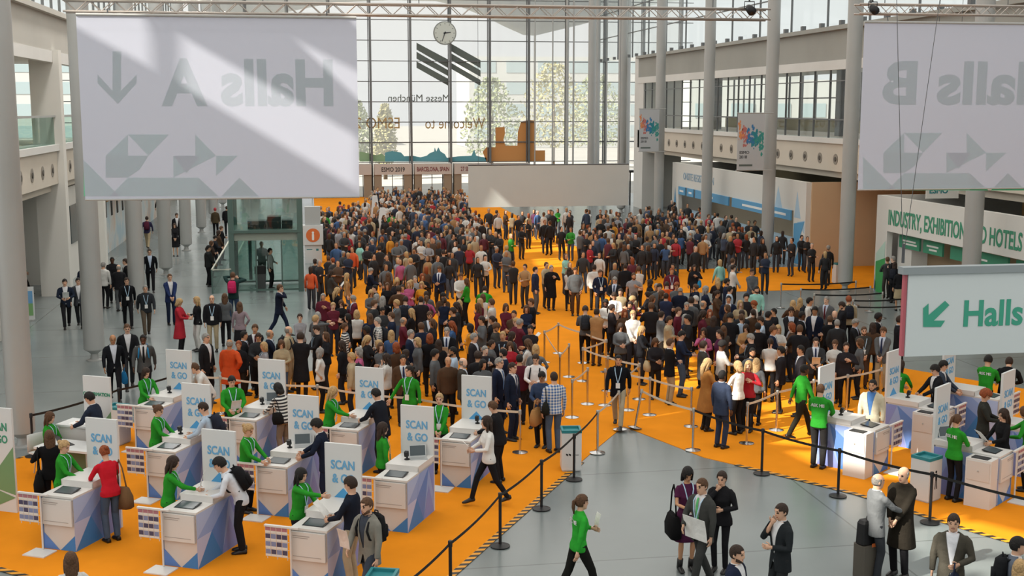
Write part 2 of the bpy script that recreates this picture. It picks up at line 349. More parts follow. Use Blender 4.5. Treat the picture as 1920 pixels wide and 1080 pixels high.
# ---------------- galleries on both sides (the hall is symmetric about x = 7.5)
def gallery(side, X, sgn, y0, y1):
    # sgn: +1 the wall opens away to +x
    W = 'wall_' + side
    mb = MB(); mb.box((X, y0, 9.9), (X + sgn * 0.35, y1, 11.35)); mb.box((X - sgn * 0.25, y0, 11.3), (X + sgn * 0.5, y1, 11.5)); struct(W + '_upper', mb, M_GREYC if side == 'right' else mat('pale_grey_fascia', '#b9b6ae', 0.6, noise=0.05, nscale=0.4))
    mb = MB(); mb.box((X - sgn * 0.12, y0, 5.95), (X + sgn * 0.9, y1, 6.2)); struct('trim_1' if side == 'right' else 'trim_2', mb, M_WHITE)
    mb = MB(); mb.box((X, y0, 4.62), (X + sgn * 0.35, y1, 5.95)); o = struct(W + '_middle', mb, M_CREAM)
    # round wall lamps set into the band
    dk = MB(); dk2 = MB(); y = y0 + 0.7
    while y < y1:
        for mbx, r, dx in ((dk, 0.26, 0.02), (dk2, 0.11, 0.05)):
            mbx.loft([[Vector((X - sgn * q, y + r * math.cos(2*math.pi*k/16), 5.2 + r * math.sin(2*math.pi*k/16))) for k in range(16)] for q in (0, dx)])
        y += 1.85
    dk.build('lamp_ring', mat('lamp_ring', '#8d867c', 0.5), o); dk2.build('lamp_centre', mat('lamp_centre', '#4f4a44', 0.4), o)
    mb = MB(); mb.box((X + sgn * 0.3, y0, 4.3), (X + sgn * 7, y1, 4.62)); mb.box((X + sgn * 0.35, y0, 5.95), (X + sgn * 7, y1, 6.15)); struct(W + '_slab', mb, M_CREAM)
    mb = MB(); mb.box((X + sgn * 7, y0, 0), (X + sgn * 7.3, y1, 6.9)); bk = struct(W + '_back', mb, M_OLIVE)
    mb = MB(); y = y0
    while y < y1: mb.box((X + sgn * 7.05, y, 6.9), (X + sgn * 7.15, y + 0.12, 9.8)); y += 2.2
    mb.box((X + sgn * 7.05, y0, 8.2), (X + sgn * 7.15, y1, 8.28)); mb.build('window_frame', M_FRAME, bk)
    mb = MB(); mb.box((X + sgn * 0.3, y0, 9.7), (X + sgn * 7, y1, 9.95)); mb.box((X - sgn * 0.03, y0, 9.45), (X + sgn * 0.3, y1, 9.9)); struct(W + '_soffit', mb, M_WHITE)
gallery('right', 25.0, 1, 20, 92)
gallery('left', -10.0, -1, 30, 62)
# right upper glazing
gl = MB(); gl.poly([(25.1, 20, 6.2), (25.1, 92, 6.2), (25.1, 92, 9.9), (25.1, 20, 9.9)]); g = struct('window_2', gl, M_GLASS2)
fr = MB()
for k in range(40):
    y = 20 + k * 1.85; fr.box((25.05, y - 0.02, 6.2), (25.15, y + 0.02, 9.9))
fr.box((25.05, 20, 7.05), (25.14, 92, 7.12)); fr.box((25.05, 20, 8.9), (25.14, 92, 8.95)); struct('window_frame', fr, M_FRAME, g)
st = MB()
for y in (30.5, 40.3, 50.1, 59.9, 69.7, 79.5): st.box((26.8, y - 0.25, 6.2), (27.3, y + 0.25, 9.7))
struct('column_gallery', st, M_DKST)
gl = MB(); gl.poly([(25.2, 20, 11.5), (25.2, 107, 11.5), (25.2, 107, 20), (25.2, 20, 20)]); g = struct('window_3', gl, M_GLASS2)
fr = MB()
for k in range(38):
    y = 21 + k * 2.3
    if k % 2 == 0: fr.box((25.15, y - 0.03, 11.5), (25.25, y + 0.03, 20))
    fr.box((24.8, y - 0.12, 11.5), (25.0, y + 0.12, 11.72))
fr.box((25.15, 20, 13.4), (25.25, 107, 13.46)); fr.box((25.15, 20, 15.4), (25.25, 107, 15.46)); struct('window_frame', fr, M_FRAME, g)
# end of the right gallery near the facade: white return wall and buff pier
mb = MB(); mb.box((25.0, 92, 0), (28.5, 93, 11.4)); mb.box((25.0, 90.5, 0), (26.2, 92, 9.9)); struct('wall_right_end', mb, M_WHITE)
# left upper glazing with pale blinds
gl = MB(); gl.poly([(-10.1, 30, 11.5), (-10.1, 107, 11.5), (-10.1, 107, 20), (-10.1, 30, 20)]); g = struct('window_4', gl, M_GLASS2)
fr = MB()
for k in range(46):
    y = 31 + k * 1.7; fr.box((-10.15, y - 0.05, 11.5), (-10.05, y + 0.05, 20))
struct('window_frame', fr, M_FRAME, g)
# left piers, balcony glass
for i, y in enumerate((42.3, 52.2, 61.4)):
    mb = MB(); mb.box((-10.9, y - 0.05, 0), (-9.75, y + 0.55, 9.95)); struct('column_pier_%d' % (i + 1), mb, M_OFFW)
gl = MB(); gl.poly([(-10.05, 42.8, 6.2), (-10.05, 52.1, 6.2), (-10.05, 52.1, 7.3), (-10.05, 42.8, 7.3)]); gl.poly([(-10.05, 52.8, 6.2), (-10.05, 61.4, 6.2), (-10.05, 61.4, 7.3), (-10.05, 52.8, 7.3)])
g = struct('window_5', gl, M_GREEN); fr = MB(); fr.box((-10.1, 42.8, 7.28), (-9.98, 61.4, 7.36)); struct('window_rail', fr, M_STEEL, g)
mb = MB(); mb.box((-12.6, 43, 6.2), (-12.4, 50.5, 9.7)); mb.box((-12.6, 51.5, 6.2), (-12.4, 52.0, 9.7)); mb.box((-14.5, 55, 6.2), (-14.3, 58.5, 9.7)); struct('wall_left_inner', mb, mat('buff_panel', '#c9b48c', 0.7))
# left side beyond the galleries: lower ceiling edge, photo mural and end wall
mb = MB(); mb.box((-22, 55.6, 0), (-10.6, 56.2, 4.15)); mb.box((-10.9, 55.6, 0), (-10.6, 66, 4.15)); kl = struct('wall_left_booth', mb, M_OFFW)
mb = MB(); mb.box((-10.6, 57.3, 1.6), (-10.55, 59.6, 3.3)); mb.build('screen', mat('dark_screen', '#3f4a4c', 0.25), kl)
lettering('TOURIST INFO', 0.5, (-10.585, 60.5, 3.3), (0, 1, 0), mat('sage_print', '#9dbfae', 0.7), kl, 0.01, 0.8)
mb = MB(); mb.box((-17, 44.5, 0), (-11.1, 46.4, 4.2)); struct('wall_left_near', mb, M_OFFW)
mb = MB(); mb.box((-13.5, 66, 4.2), (-8.8, 96, 5.2)); mb.box((-9.2, 66, 3.6), (-8.8, 90, 4.2)); struct('wall_left_far', mb, M_WHITE)
# mural
def mural_mat():
    m = bpy.data.materials.new('photo_mural'); m.use_nodes = True; nt = m.node_tree; b = nt.nodes['Principled BSDF']; b.inputs['Roughness'].default_value = 0.6
    tc = nt.nodes.new('ShaderNodeTexCoord'); n = nt.nodes.new('ShaderNodeTexNoise'); n.inputs['Scale'].default_value = 0.55; n.inputs['Detail'].default_value = 5
    cr = nt.nodes.new('ShaderNodeValToRGB'); e = cr.color_ramp.elements; e[0].position = 0.35; e[0].color = lin('#b9cfd8'); e[1].position = 0.5; e[1].color = lin('#d8dcda')
    e2 = e.new(0.62); e2.color = lin('#dcc9b8'); e3 = e.new(0.72); e3.color = lin('#c9ccd0')
    nt.links.new(tc.outputs['Object'], n.inputs['Vector']); nt.links.new(n.outputs['Fac'], cr.inputs[0]); nt.links.new(cr.outputs[0], b.inputs['Base Color']); return m
mu = MB(); mu.box((-10.9, 66.2, 0), (-10.6, 92, 3.6)); o = struct('wall_mural', mu, mural_mat())
bs = MB()
for k in range(12):
    y = 67 + k * 2.0; bs.box((-10.6, y, 1.9 - 0.03 * k), (-10.56, y + 0.42, 3.5))
bs.build('dark_stripes', mat('mural_dark', '#33302d', 0.6), o)
bs = MB()
for k in range(6):
    y = 67.5 + k * 2.0; bs.box((-10.6, y, 2.7), (-10.57, y + 1.4, 3.4))
bs.build('amber_stripes', mat('mural_amber', '#c08a3a', 0.6), o)
# ---------------- right booths
M_BOOTH = mat('booth_white', '#d6d5d0', 0.65, noise=0.015, nscale=0.5); M_TAN = mat('tan_wall', '#cdb08e', 0.7, noise=0.04, nscale=0.4)
M_IND = mat('industry_green', '#3f8f70', 0.6); M_BLUEP = mat('blue_print', '#5d9cc6', 0.6); M_BLUE2 = mat('pale_blue_print', '#a9c4d8', 0.6); M_WTXT = mat('white_print', '#e8e8e6', 0.6)
M_MINT = mat('mint_print', '#b5d2c6', 0.6); M_GRN2 = mat('deep_green_print', '#3d9a57', 0.6); M_GREYB = mat('greyblue_print', '#8fa9bd', 0.6)
def front_band(mb, X, ya, yb, za, zb, t=0.25): mb.box((X, ya, za), (X + t, yb, zb))
# far booth: onsite registration
mb = MB(); front_band(mb, 23.6, 55.9, 78, 2.62, 4.1); front_band(mb, 23.6, 55.9, 57.4, 0, 2.62); front_band(mb, 23.6, 76.6, 78, 0, 2.62); mb.box((23.86, 77.8, 0), (30, 78, 4.1))
bo = struct('wall_booth_registration', mb, M_BOOTH)
mb = MB(); mb.box((26.2, 56.2, 0), (26.4, 78, 3.4)); mb.build('booth_back', mat('booth_back', '#b8ad98', 0.7), bo)
bb = MB(); 
for a, b in ((75.0, 76.4), (73.3, 74.6), (66.8, 72.9), (57.6, 66.2)): bb.box((23.52, a, 2.12), (23.6, b, 2.62))
bb.build('fascia_sign', M_BLUEP, bo)
tx = MB()
for a, b in ((75.3, 76.1), (73.6, 74.2), (69.5, 71.5), (61.5, 64.5), (58.2, 60.2)): tx.box((23.512, a, 2.3), (23.52, b, 2.42))
tx.build('sign_text_line', M_WTXT, bo)
lettering('ONSITE REGISTRATION', 0.62, (23.59, 72.6, 3.12), (0, -1, 0), M_GREYB, bo, 0.012, 0.92)
cn = MB(); cn.box((23.9, 57.6, 0), (24.4, 76.4, 1.1)); cn.build('booth_counter', M_BLUE2, bo)
tr = MB()
for q in ([(57.3, 0.05), (57.3, 2.0), (56.0, 2.2)], [(56.0, 0.05), (57.2, 0.05), (56.0, 1.5)], [(77.9, 0.05), (76.7, 0.05), (77.3, 2.5)]):
    tr.prism([(23.586, y, z) for y, z in q], (0.006, 0, 0))
tr.build('triangle_print', M_BLUEP, bo)
tr = MB()
for q in ([(57.3, 2.3), (57.0, 3.6), (56.5, 2.3)], [(59.9, 2.64), (59.5, 3.7), (58.9, 2.64)], [(56.0, 1.6), (56.9, 2.1), (56.0, 2.25)]):
    tr.prism([(23.594, y, z) for y, z in q], (0.004, 0, 0))
tr.build('pale_triangle_print', M_BLUE2, bo)
mb = MB(); mb.box((23.85, 55.8, 0), (31, 56.0, 4.1)); struct('wall_tan', mb, M_TAN)
# near booth: industry, exhibition and hotels
mb = MB(); front_band(mb, 23.5, 30, 48.2, 2.62, 4.05); front_band(mb, 23.5, 47.2, 48.2, 0, 2.62); mb.box((23.76, 48.0, 0), (30, 48.2, 4.05))
bi = struct('wall_booth_industry', mb, M_BOOTH)
mb = MB(); mb.box((24.7, 30, 0), (24.9, 48, 3.6)); mb.build('booth_back', mat('booth_brown', '#9a8468', 0.7), bi)
mb = MB(); mb.box((24.0, 46.0, 0), (24.7, 47.2, 2.6)); mb.build('booth_pier', M_BOOTH, bi)
bb = MB()
for a, b in ((45.2, 46.9), (43.4, 44.9), (38.9, 42.8), (33.0, 38.4)): bb.box((23.9, a, 2.0), (23.98, b, 2.5))
bb.build('fascia_sign', M_IND, bi)
tx = MB()
for a, b, z in ((45.5, 46.6, 2.27), (45.4, 46.5, 2.15), (43.7, 44.6, 2.27), (43.8, 44.4, 2.13), (40.2, 41.5, 2.2)): tx.box((23.89, a, z), (23.9, b, z + 0.07))
tx.build('sign_text_line', M_WTXT, bi)
lettering('INDUSTRY, EXHIBITION AND HOTELS', 0.86, (23.49, 42.3, 2.92), (0, -1, 0), M_IND, bi, 0.02, 0.66)
for pts_, m_ in (([(48.1, 0.0), (48.1, 1.6), (47.3, 2.2), (47.3, 1.0)], M_MINT), ([(48.0, 0.0), (47.25, 0.0), (47.25, 1.5), (48.1, 1.25)], M_GRN2), ([(48.15, 0.02), (48.15, 0.7), (47.9, 0.02)], M_GREYB)):
    t = MB(); t.prism([(23.488 if m_ is not M_GRN2 else 23.484, y, z) for y, z in pts_], (0.004, 0, 0)); t.build('triangle_print', m_, bi)
# ---------------- unseen roof added as a sun mask, openings shaped to cast the light patches
ROOF_Z = 20.0
def up_to_roof(p): return p - SUN_DIR * ((ROOF_Z - p.z) / -SUN_DIR.z) if False else p + SUN_DIR * ((ROOF_Z - p.z) / SUN_DIR.z)
holes = []
def lit_floor(px, z=0.0): holes.append([up_to_roof(gz(x, y, z)) for x, y in px])
def lit_sign(px, Y): holes.append([up_to_roof(gy(x, y, Y)) for x, y in px])
lit_sign([(120, 10), (262, 16), (274, 42), (281, 70), (283, 126), (120, 38)], 26.0)
lit_sign([(340, 68), (676, 260), (676, 358), (340, 160)], 26.0)
for q in ([(985,443),(1080,439),(1080,451),(990,455)], [(985,462),(1078,458),(1082,470),(980,474)], [(1000,486),(1068,482),(1070,500),(1008,503)],
          [(930,421),(978,421),(978,433),(930,433)],
          [(1330,752),(1500,766),(1500,774),(1335,764)], [(1400,783),(1530,786),(1530,792),(1405,790)], [(1425,803),(1550,807),(1550,815),(1430,811)],
          [(1475,846),(1560,848),(1700,876),(1730,902),(1650,897),(1530,872)], [(1672,836),(1730,838),(1725,856),(1668,852)],
          [(1690,995),(1830,978),(1940,1006),(1940,1040),(1860,1037),(1690,1030)], [(1750,1046),(1940,1050),(1940,1075),(1750,1070)]): lit_floor(q)
for q, z in (([(1120,540),(1200,548),(1225,640),(1165,650)], 1.45), ([(1052,500),(1094,500),(1096,550),(1050,550)], 1.4), ([(1342,655),(1428,662),(1428,745),(1342,738)], 1.4),
             ([(1600,900),(1650,880),(1685,950),(1610,985)], 1.3), ([(1665,868),(1700,866),(1698,960),(1675,975)], 1.3), ([(1730,960),(1776,950),(1770,1040),(1715,1060)], 1.3), ([(1495,692),(1520,690),(1520,770),(1498,772)], 1.2)): lit_floor(q, z)
RX0, RX1, RY0, RY1 = -46.0, 25.6, -14.0, 112.0
verts = [Vector((RX0, RY0)), Vector((RX1, RY0)), Vector((RX1, RY1)), Vector((RX0, RY1))]; edges = [(0, 1), (1, 2), (2, 3), (3, 0)]
for h in holes:
    b = len(verts); verts += [Vector((p.x, p.y)) for p in h]; edges += [(b + i, b + (i + 1) % len(h)) for i in range(len(h))]
vo, eo, fo, *_ = delaunay_2d_cdt(verts, edges, [], 0, 1e-5)
def inside(c, h):
    r = False; n_ = len(h)
    for i in range(n_):
        a, b = h[i], h[(i + 1) % n_]
        if (a.y > c.y) != (b.y > c.y) and c.x < (b.x - a.x) * (c.y - a.y) / (b.y - a.y) + a.x: r = not r
    return r
mb = MB()
tri = [f for f in fo if not any(inside((vo[f[0]] + vo[f[1]] + vo[f[2]]) / 3, h) for h in holes)]
mb.add([(v.x, v.y, ROOF_Z) for v in vo], tri)
struct('roof', mb, sheet_mat('light_diffusing_roof', '#cacaca', 0.8))  # unseen sheet made translucent to spread fill light through the hall
# ---------------- outside: pale buildings and trees beyond the glass
for i, (x0, x1, y, h) in enumerate(((-60, -8, 240, 24), (30, 95, 230, 17), (60, 130, 190, 12))):
    mb = MB(); mb.box((x0, y, 0), (x1, y + 20, h)); b_ = tag(mb.build('building', mat('outside_wall', '#c2c4c2', 0.8)), ('pale long building far beyond the entrance glass on the left', 'pale office block far beyond the entrance glass behind the trees', 'low pale block beyond the entrance glass near the street lamp')[i], 'building')
    for k in range(int((x1 - x0) / 6)):
        for zz in range(2, int(h) - 2, 4): ww = MB(); ww.box((x0 + 1 + k * 6, y - 0.1, zz), (x0 + 5 + k * 6, y, zz + 2.2)); ww.build('window', mat('outside_window', '#a3b4b8', 0.3), b_)
M_LEAF = mat('leaf', '#a3ac84', 0.8, noise=0.25, nscale=3); M_LEAF2 = mat('leaf_yellow', '#b5b083', 0.8, noise=0.25, nscale=3); M_BARK = mat('bark', '#6b5c4c', 0.9)  # leaf tones paled to carry the haze over the view outside
def tree(x, y, h, w, m, label):
    t = thing('tree', label, 'tree', (x, y, -0.05)); r = random.Random(int(x * 7 + y))
    mb = MB(); mb.tube([(0, 0, 0), (0.1, 0, h * 0.5), (0, 0.1, h * 0.85)], [0.22, 0.16, 0.05], 8); mb.build('trunk', M_BARK, t, True)
    mb = MB()
    for k in range(1500):
        a = r.uniform(0, 6.28); q = r.random() ** 0.5; zz = r.uniform(0.22, 1.0); rad = w * 0.5 * math.sin(math.pi * (zz * 0.8 + 0.12)) * q
        c = Vector((rad * math.cos(a), rad * math.sin(a), zz * h)); s_ = r.uniform(0.14, 0.32); u = Vector((r.uniform(-1,1), r.uniform(-1,1), r.uniform(-1,1))).normalized(); v = u.orthogonal().normalized()
        mb.poly([c + u * s_, c + v * s_ * 0.6, c - u * s_, c - v * s_ * 0.6])
    mb.build('crown', m, t, fix=False)
for x, y, h, w, m, lb in ((gz(1000, 372).x + 2, 140, 11, 7, M_LEAF, 'green leafy tree beyond the glass right of the orange tower film'), (30, 150, 13, 9, M_LEAF2, 'yellowing tree beyond the glass left of the right steel posts'),
                          (8.2, 133, 8, 2.6, M_LEAF2, 'narrow yellow tree beyond the glass under the word Welcome'), (5.2, 138, 8.5, 4.5, M_LEAF, 'bushy green tree beyond the glass under the word ESMO'), (39, 165, 12, 9, M_LEAF, 'rounded green tree beyond the glass farthest to the right')):
    tree(x, y, h, w, m, lb)
# ================================================================== SIGNS
M_SHEET = sheet_mat('sign_fabric', '#c6cad8', 0.30)
M_PRINTG = sheet_mat('print_green_back', '#45bd8d', 0.72); M_PRINTL = sheet_mat('print_pale_back', '#a5dcc4', 0.8); M_PRINTM = sheet_mat('print_mid_back', '#78caa6', 0.75)
def fabric_sign(label, x0, x1, z0, z1, Y, text, tx, tz, tw, tris, arrow=None):
    s = thing('hanging_sign', label, 'sign', ((x0 + x1) / 2, Y, z0)); o = Vector(s.location)
    mb = MB(); mb.poly([Vector(p) - o for p in ((x0, Y, z0), (x1, Y, z0), (x1, Y, z1), (x0, Y, z1))]); mb.build('fabric', M_SHEET, s, fix=False)
    mb = MB(); mb.tube([Vector((x0, Y, z1)) - o, Vector((x1, Y, z1)) - o], 0.03, 8); mb.tube([Vector((x0, Y, z0)) - o, Vector((x1, Y, z0)) - o], 0.02, 8); mb.build('hanging_rail', M_STEEL, s)
    mb = MB()
    for x in (x0 + 0.6, x1 - 0.6): mb.tube([Vector((x, Y, z1)) - o, Vector((x, Y + 0.05, z1 + 0.12)) - o], 0.012, 6)
    mb.build('hanger', M_DKST, s)
    me = text_mesh(text, 1.0, 0.001, 0, 'CENTER', off=0.035); w = max(v.co.x for v in me.vertices) - min(v.co.x for v in me.vertices)
    cap = max(v.co.y for v in me.vertices)
    for v in me.vertices: v.co = Vector((-v.co.x * tw[0] / w, max(v.co.z, 0) * 0.5, v.co.y * tw[1] / cap))
    me.transform(Matrix.Translation(Vector((tx, Y + 0.002, tz)) - o)); me.materials.append(M_PRINTG); link('lettering', me, s)
    if arrow:
        mb = MB(); mb.prism([Vector((a.x, Y + 0.002, a.z)) - o for a in (gy(px, py, Y) for px, py in arrow)], (0, 0.002, 0)); mb.build('arrow', M_PRINTG, s)
    for m_, nm, ts in ((M_PRINTL, 'pale_triangles', tris[0]), (M_PRINTM, 'green_triangles', tris[1])):
        mb = MB()
        for t in ts: mb.prism([Vector((gy(px, py, Y).x, Y + (0.003 if m_ is M_PRINTL else 0.0015), gy(px, py, Y).z)) - o for px, py in t], (0, 0.001, 0))
        mb.build(nm, m_, s)
    return s
trA = ([[(240,252),(317,252),(278,292)], [(366,252),(366,292),(405,292)], [(198,292),(240,252),(240,292)], [(325,292),(405,292),(325,333)], [(405,292),(446,292),(405,330)], [(157,300),(157,368),(225,368)], [(240,333),(372,333),(372,368),(205,368)]],
       [[(198,292),(278,292),(240,333)], [(198,292),(198,333),(240,333)], [(240,333),(278,292),(262,318)], [(325,292),(375,292),(350,325)], [(372,333),(372,368),(410,368)], [(449,333),(415,368),(485,368)]])
p0, p1 = gy(145, 27, 26), gy(674, 369, 26)
fabric_sign('white hanging sign with mirrored Halls A lettering, down arrow and a sunlit band', gy(151, 200, 26).x, gy(671, 200, 26).x, p1.z, p0.z, 26.0, 'Halls A', gy(471, 195, 26).x, gy(471, 195, 26).z,
            (gy(632, 195, 26).x - gy(310, 195, 26).x, gy(471, 110, 26).z - gy(471, 195, 26).z), trA,
            [(211,96),(227,96),(227,170),(256,140),(256,156),(221,195),(183,156),(183,140),(211,170)])
sh = lambda T, dx, dy, f: [[(1618 + (x - 157) * f + dx, 357 + (y - 368) * f + dy) for x, y in t] for t in T]
trB = (sh(trA[0], 0, 0, 0.93), sh(trA[1], 0, 0, 0.93)); q0, q1 = gy(1621, 41, 28), gy(1621, 356, 28)
fabric_sign('white hanging sign with mirrored Halls B lettering at the right edge', q0.x, q0.x + 5.6, q1.z, q0.z, 28.0, 'Halls B', gy(1822, 193, 28).x, gy(1822, 193, 28).z,
            (gy(1985, 193, 28).x - gy(1658, 193, 28).x, gy(1822, 115, 28).z - gy(1822, 193, 28).z), trB)
# blank white back of a banner over the middle aisle
a, b = gy(878, 310, 60), gy(1178, 385, 60)
s = thing('hanging_banner', 'blank grey white back of a wide banner hung over the middle aisle', 'banner', ((a.x + b.x) / 2, 60, b.z))
mb = MB(); w_ = (b.x - a.x) / 2; h_ = a.z - b.z; mb.box((-w_, -0.02, 0), (w_, 0.02, h_)); mb.build('board', mat('banner_back', '#bfc2bf', 0.8, noise=0.02, nscale=0.8), s)
mb = MB(); mb.tube([(-w_, 0, h_), (w_, 0, h_)], 0.035, 8); mb.build('hanging_rail', M_DKST, s)
mb = MB()
for x in (-w_ + 0.5, w_ - 0.5): mb.tube([(x, 0, h_), (x, 0, ROOF_Z - b.z)], 0.01, 5)
mb.build('hanger', M_DKST, s)
# green lettered sign close to the camera
M_SIGNW = mat('sign_white', '#cdd6d8', 0.5); M_SIGNG = mat('sign_green', '#3f9d84', 0.5)
a, b = gy(1702, 514, 14), gy(1697, 668, 14)
s = thing('hanging_sign', 'white box sign with green Halls lettering and arrow pointing down left', 'sign', (a.x, 14, b.z)); h_ = a.z - b.z; o = Vector(s.location)
mb = MB(); mb.box((0.0, -0.03, 0), (2.9, 0.05, h_)); mb.build('face_board', M_SIGNW, s)
mb = MB(); mb.box((-0.045, -0.01, 0.005), (-0.005, 0.05, h_)); mb.build('side_edge', M_RED, s)
mb = MB(); mb.box((-0.09, -0.06, h_), (2.95, 0.08, h_ + 0.09)); mb.build('top_rail', mat('rail_grey', '#8f989c', 0.45), s)
mb = MB(); mb.prism([gy(x, y, 13.965) - o for x, y in ((1731,578),(1741,569),(1741,591),(1772,564),(1780,572),(1751,601),(1772,601),(1764,613),(1731,613))], (0, -0.002, 0)); mb.build('arrow', M_SIGNG, s)
me = text_mesh('Halls A', 1.0, 0.001, 0, 'LEFT', off=0.025); cap = max(v.co.y for v in me.vertices); ch = gy(1806, 563, 13.965).z - gy(1806, 611, 13.965).z; c0 = min(v.co.x for v in me.vertices)
p = gy(1806, 611, 13.965)
for v in me.vertices: v.co = Vector(((v.co.x - c0) * ch / cap * 0.92, -v.co.z, v.co.y * ch / cap))
me.transform(Matrix.Translation(p - o)); me.materials.append(M_SIGNG); link('lettering', me, s)
mb = MB(); k = gy(1693, 490, 14) - o
for px in (1682, 1758): e_ = gy(px, 30, 14) - o; mb.tube([k, e_, k + (e_ - k) * ((ROOF_Z - o.z - k.z) / (e_.z - k.z))], 0.004, 5)
mb.tube([k + Vector((0, 0, -0.02)), k + Vector((0, 0, 0.22))], 0.02, 8); mb.build('hanging_cable', M_DKST, s)
# banners on the right columns
M_BAN = mat('banner_cloth', '#b7babd', 0.8)
SPL = [mat('splash_' + n_, c, 0.7) for n_, c in (('orange', '#d58a5a'), ('red', '#b9706a'), ('blue', '#3f78a8'), ('teal', '#2f8290'), ('green', '#3c8f86'))]
def esmo_banner(px0, px1, py0, py1, Y, label):
    a, b = gy(px0, py0, Y), gy(px1, py1, Y); W = b.x - a.x; H = a.z - b.z
    s = thing('column_banner', label, 'banner', ((a.x + b.x) / 2, Y, b.z), 0, 'banners on the right columns'); r = random.Random(5)
    mb = MB(); mb.box((-W/2, -0.012, 0), (W/2, 0.012, H)); mb.build('cloth', M_BAN, s)
    mb = MB(); mb.tube([(-W/2 - 0.05, 0, H), (W/2 + 0.45, 0, H)], 0.025, 6); mb.tube([(-W/2 - 0.05, 0, 0), (W/2 + 0.45, 0, 0)], 0.025, 6); mb.build('rail', M_STEEL, s)
    for k, m_ in enumerate(SPL):
        mb = MB(); cx = (-0.40 + 0.19 * k) * W
        for q in range(40):
            x = cx + r.gauss(0, 0.085) * W; z = H * (0.64 + r.gauss(0, 0.075) - 0.03 * k); rr = r.uniform(0.02, 0.065) * W
            if abs(x) > W * 0.47: continue
            mb.prism([(x + rr * math.cos(t) * r.uniform(0.5, 1), -0.0125 - 0.0004 * k - 0.00004 * q, z + rr * math.sin(t) * r.uniform(0.7, 1.9)) for t in (0, 1, 2, 3, 4, 5)], (0, -0.001, 0))
        mb.build('splash_print', m_, s)
    u = Vector((1, 0, 0)); x_ = -W * 0.42
    for t, z in (('ESMO', 0.29), ('2018', 0.21)):
        lettering(t, 0.13 * H * 0.55, (x_, -0.015, z * H), u, M_DTXT, s, 0.004, 1.0, align='LEFT')
    lettering('congress', 0.075 * H * 0.75, (x_, -0.015, 0.07 * H), u, M_LOGO, s, 0.012, 1.0, align='LEFT') if False else None
    mb = MB(); mb.box((x_, -0.015, 0.07 * H), (x_ + W * 0.5, -0.0125, 0.105 * H)); mb.build('logo_line', M_LOGO, s)
esmo_banner(1199, 1235, 204, 284, 76.9, 'tall grey conference banner with colour splash on the farther right column')
esmo_banner(1384, 1431, 212, 319, 57.4, 'tall grey conference banner with colour splash on the nearer right column')
mb = MB(); a = gy(1735, 345, 44); mb.box((-0.7, -0.02, 0), (0.62, 0.02, 1.0)); s = thing('hanging_banner', 'small pale banner with teal letters half hidden under the Halls B sign', 'banner', gy(1768, 372, 43)); mb.build('board', M_BOOTH, s)
lettering('ESMO', 0.3, (-0.2, -0.025, 0.2), (1, 0, 0), M_TEAL, s, 0.01)
mb = MB(); mb.tube([(-0.5, 0, 1.0), (-0.5, 0, ROOF_Z - s.location.z)], 0.01, 5); mb.tube([(0.4, 0, 1.0), (0.4, 0, ROOF_Z - s.location.z)], 0.01, 5); mb.build('hanger', M_DKST, s)
# lighting trusses with stage lights
def truss(x0, x1, Y, z, label):
    t = thing('lighting_truss', label, 'truss', (x0, Y, z)); L = x1 - x0
    mb = MB()
    for y, zz in ((0, 0), (0.3, 0), (0, 0.22), (0.3, 0.22)): mb.tube([(0, y, zz), (L, y, zz)], 0.022, 8)
    mb.build('chord', mat('truss_alu', '#b3aaa2', 0.35, 0.6), t, True); mb = MB(); n_ = int(L / 0.24)
    for k in range(n_):
        a_, b_ = L * k / n_, L * (k + 1) / n_; z0_, z1_ = (0, 0.22) if k % 2 else (0.22, 0)
        mb.tube([(a_, 0, z0_), (b_, 0, z1_)], 0.010, 5); mb.tube([(a_, 0.3, z0_), (b_, 0.3, z1_)], 0.010, 5); mb.tube([(a_, 0, 0), (b_, 0.3, 0)], 0.010, 5)
    mb.build('lacing', mat('truss_alu', '#b3aaa2'), t); mb = MB(); k = 0.7
    while k < L: mb.tube([(k, 0.15, 0.22), (k, 0.15, ROOF_Z - z - 0.0)], 0.01, 5); k += 3.2
    mb.build('suspension_cable', M_DKST, t)
truss(gy(118, 20, 26.05).x, gy(1445, 20, 26.05).x, 26.05, gy(400, 24, 26.05).z, 'long lighting truss above the Halls A sign and the middle aisle')
truss(gy(1612, 20, 28.05).x, gy(1612, 20, 28.05).x + 6.5, 28.05, gy(1700, 26, 28.05).z, 'lighting truss above the Halls B sign')
for px, Y, zt, lb in ((1404, 26.05, 9.9, 'black stage light on the right end of the long truss'), (1635, 28.05, 9.95, 'black stage light on the truss above the Halls B sign')):
    p = gy(px, 12, Y); t = thing('stage_light', lb, 'spotlight', (p.x, Y - 0.04, p.z))
    mb = MB(); mb.tube([(0, -0.16, -0.12), (0, 0.02, -0.04), (0, 0.10, 0.0)], [0.10, 0.085, 0.05], 12); mb.build('lamp_body', M_BLACK, t, True)
    mb = MB(); mb.tube([(-0.11, 0, -0.05), (-0.11, 0, 0.1), (0.11, 0, 0.1), (0.11, 0, -0.05)], 0.012, 6); mb.tube([(0, 0, 0.1), (0, 0.04, 0.18)], 0.02, 6); mb.build('yoke', M_BLACK, t)

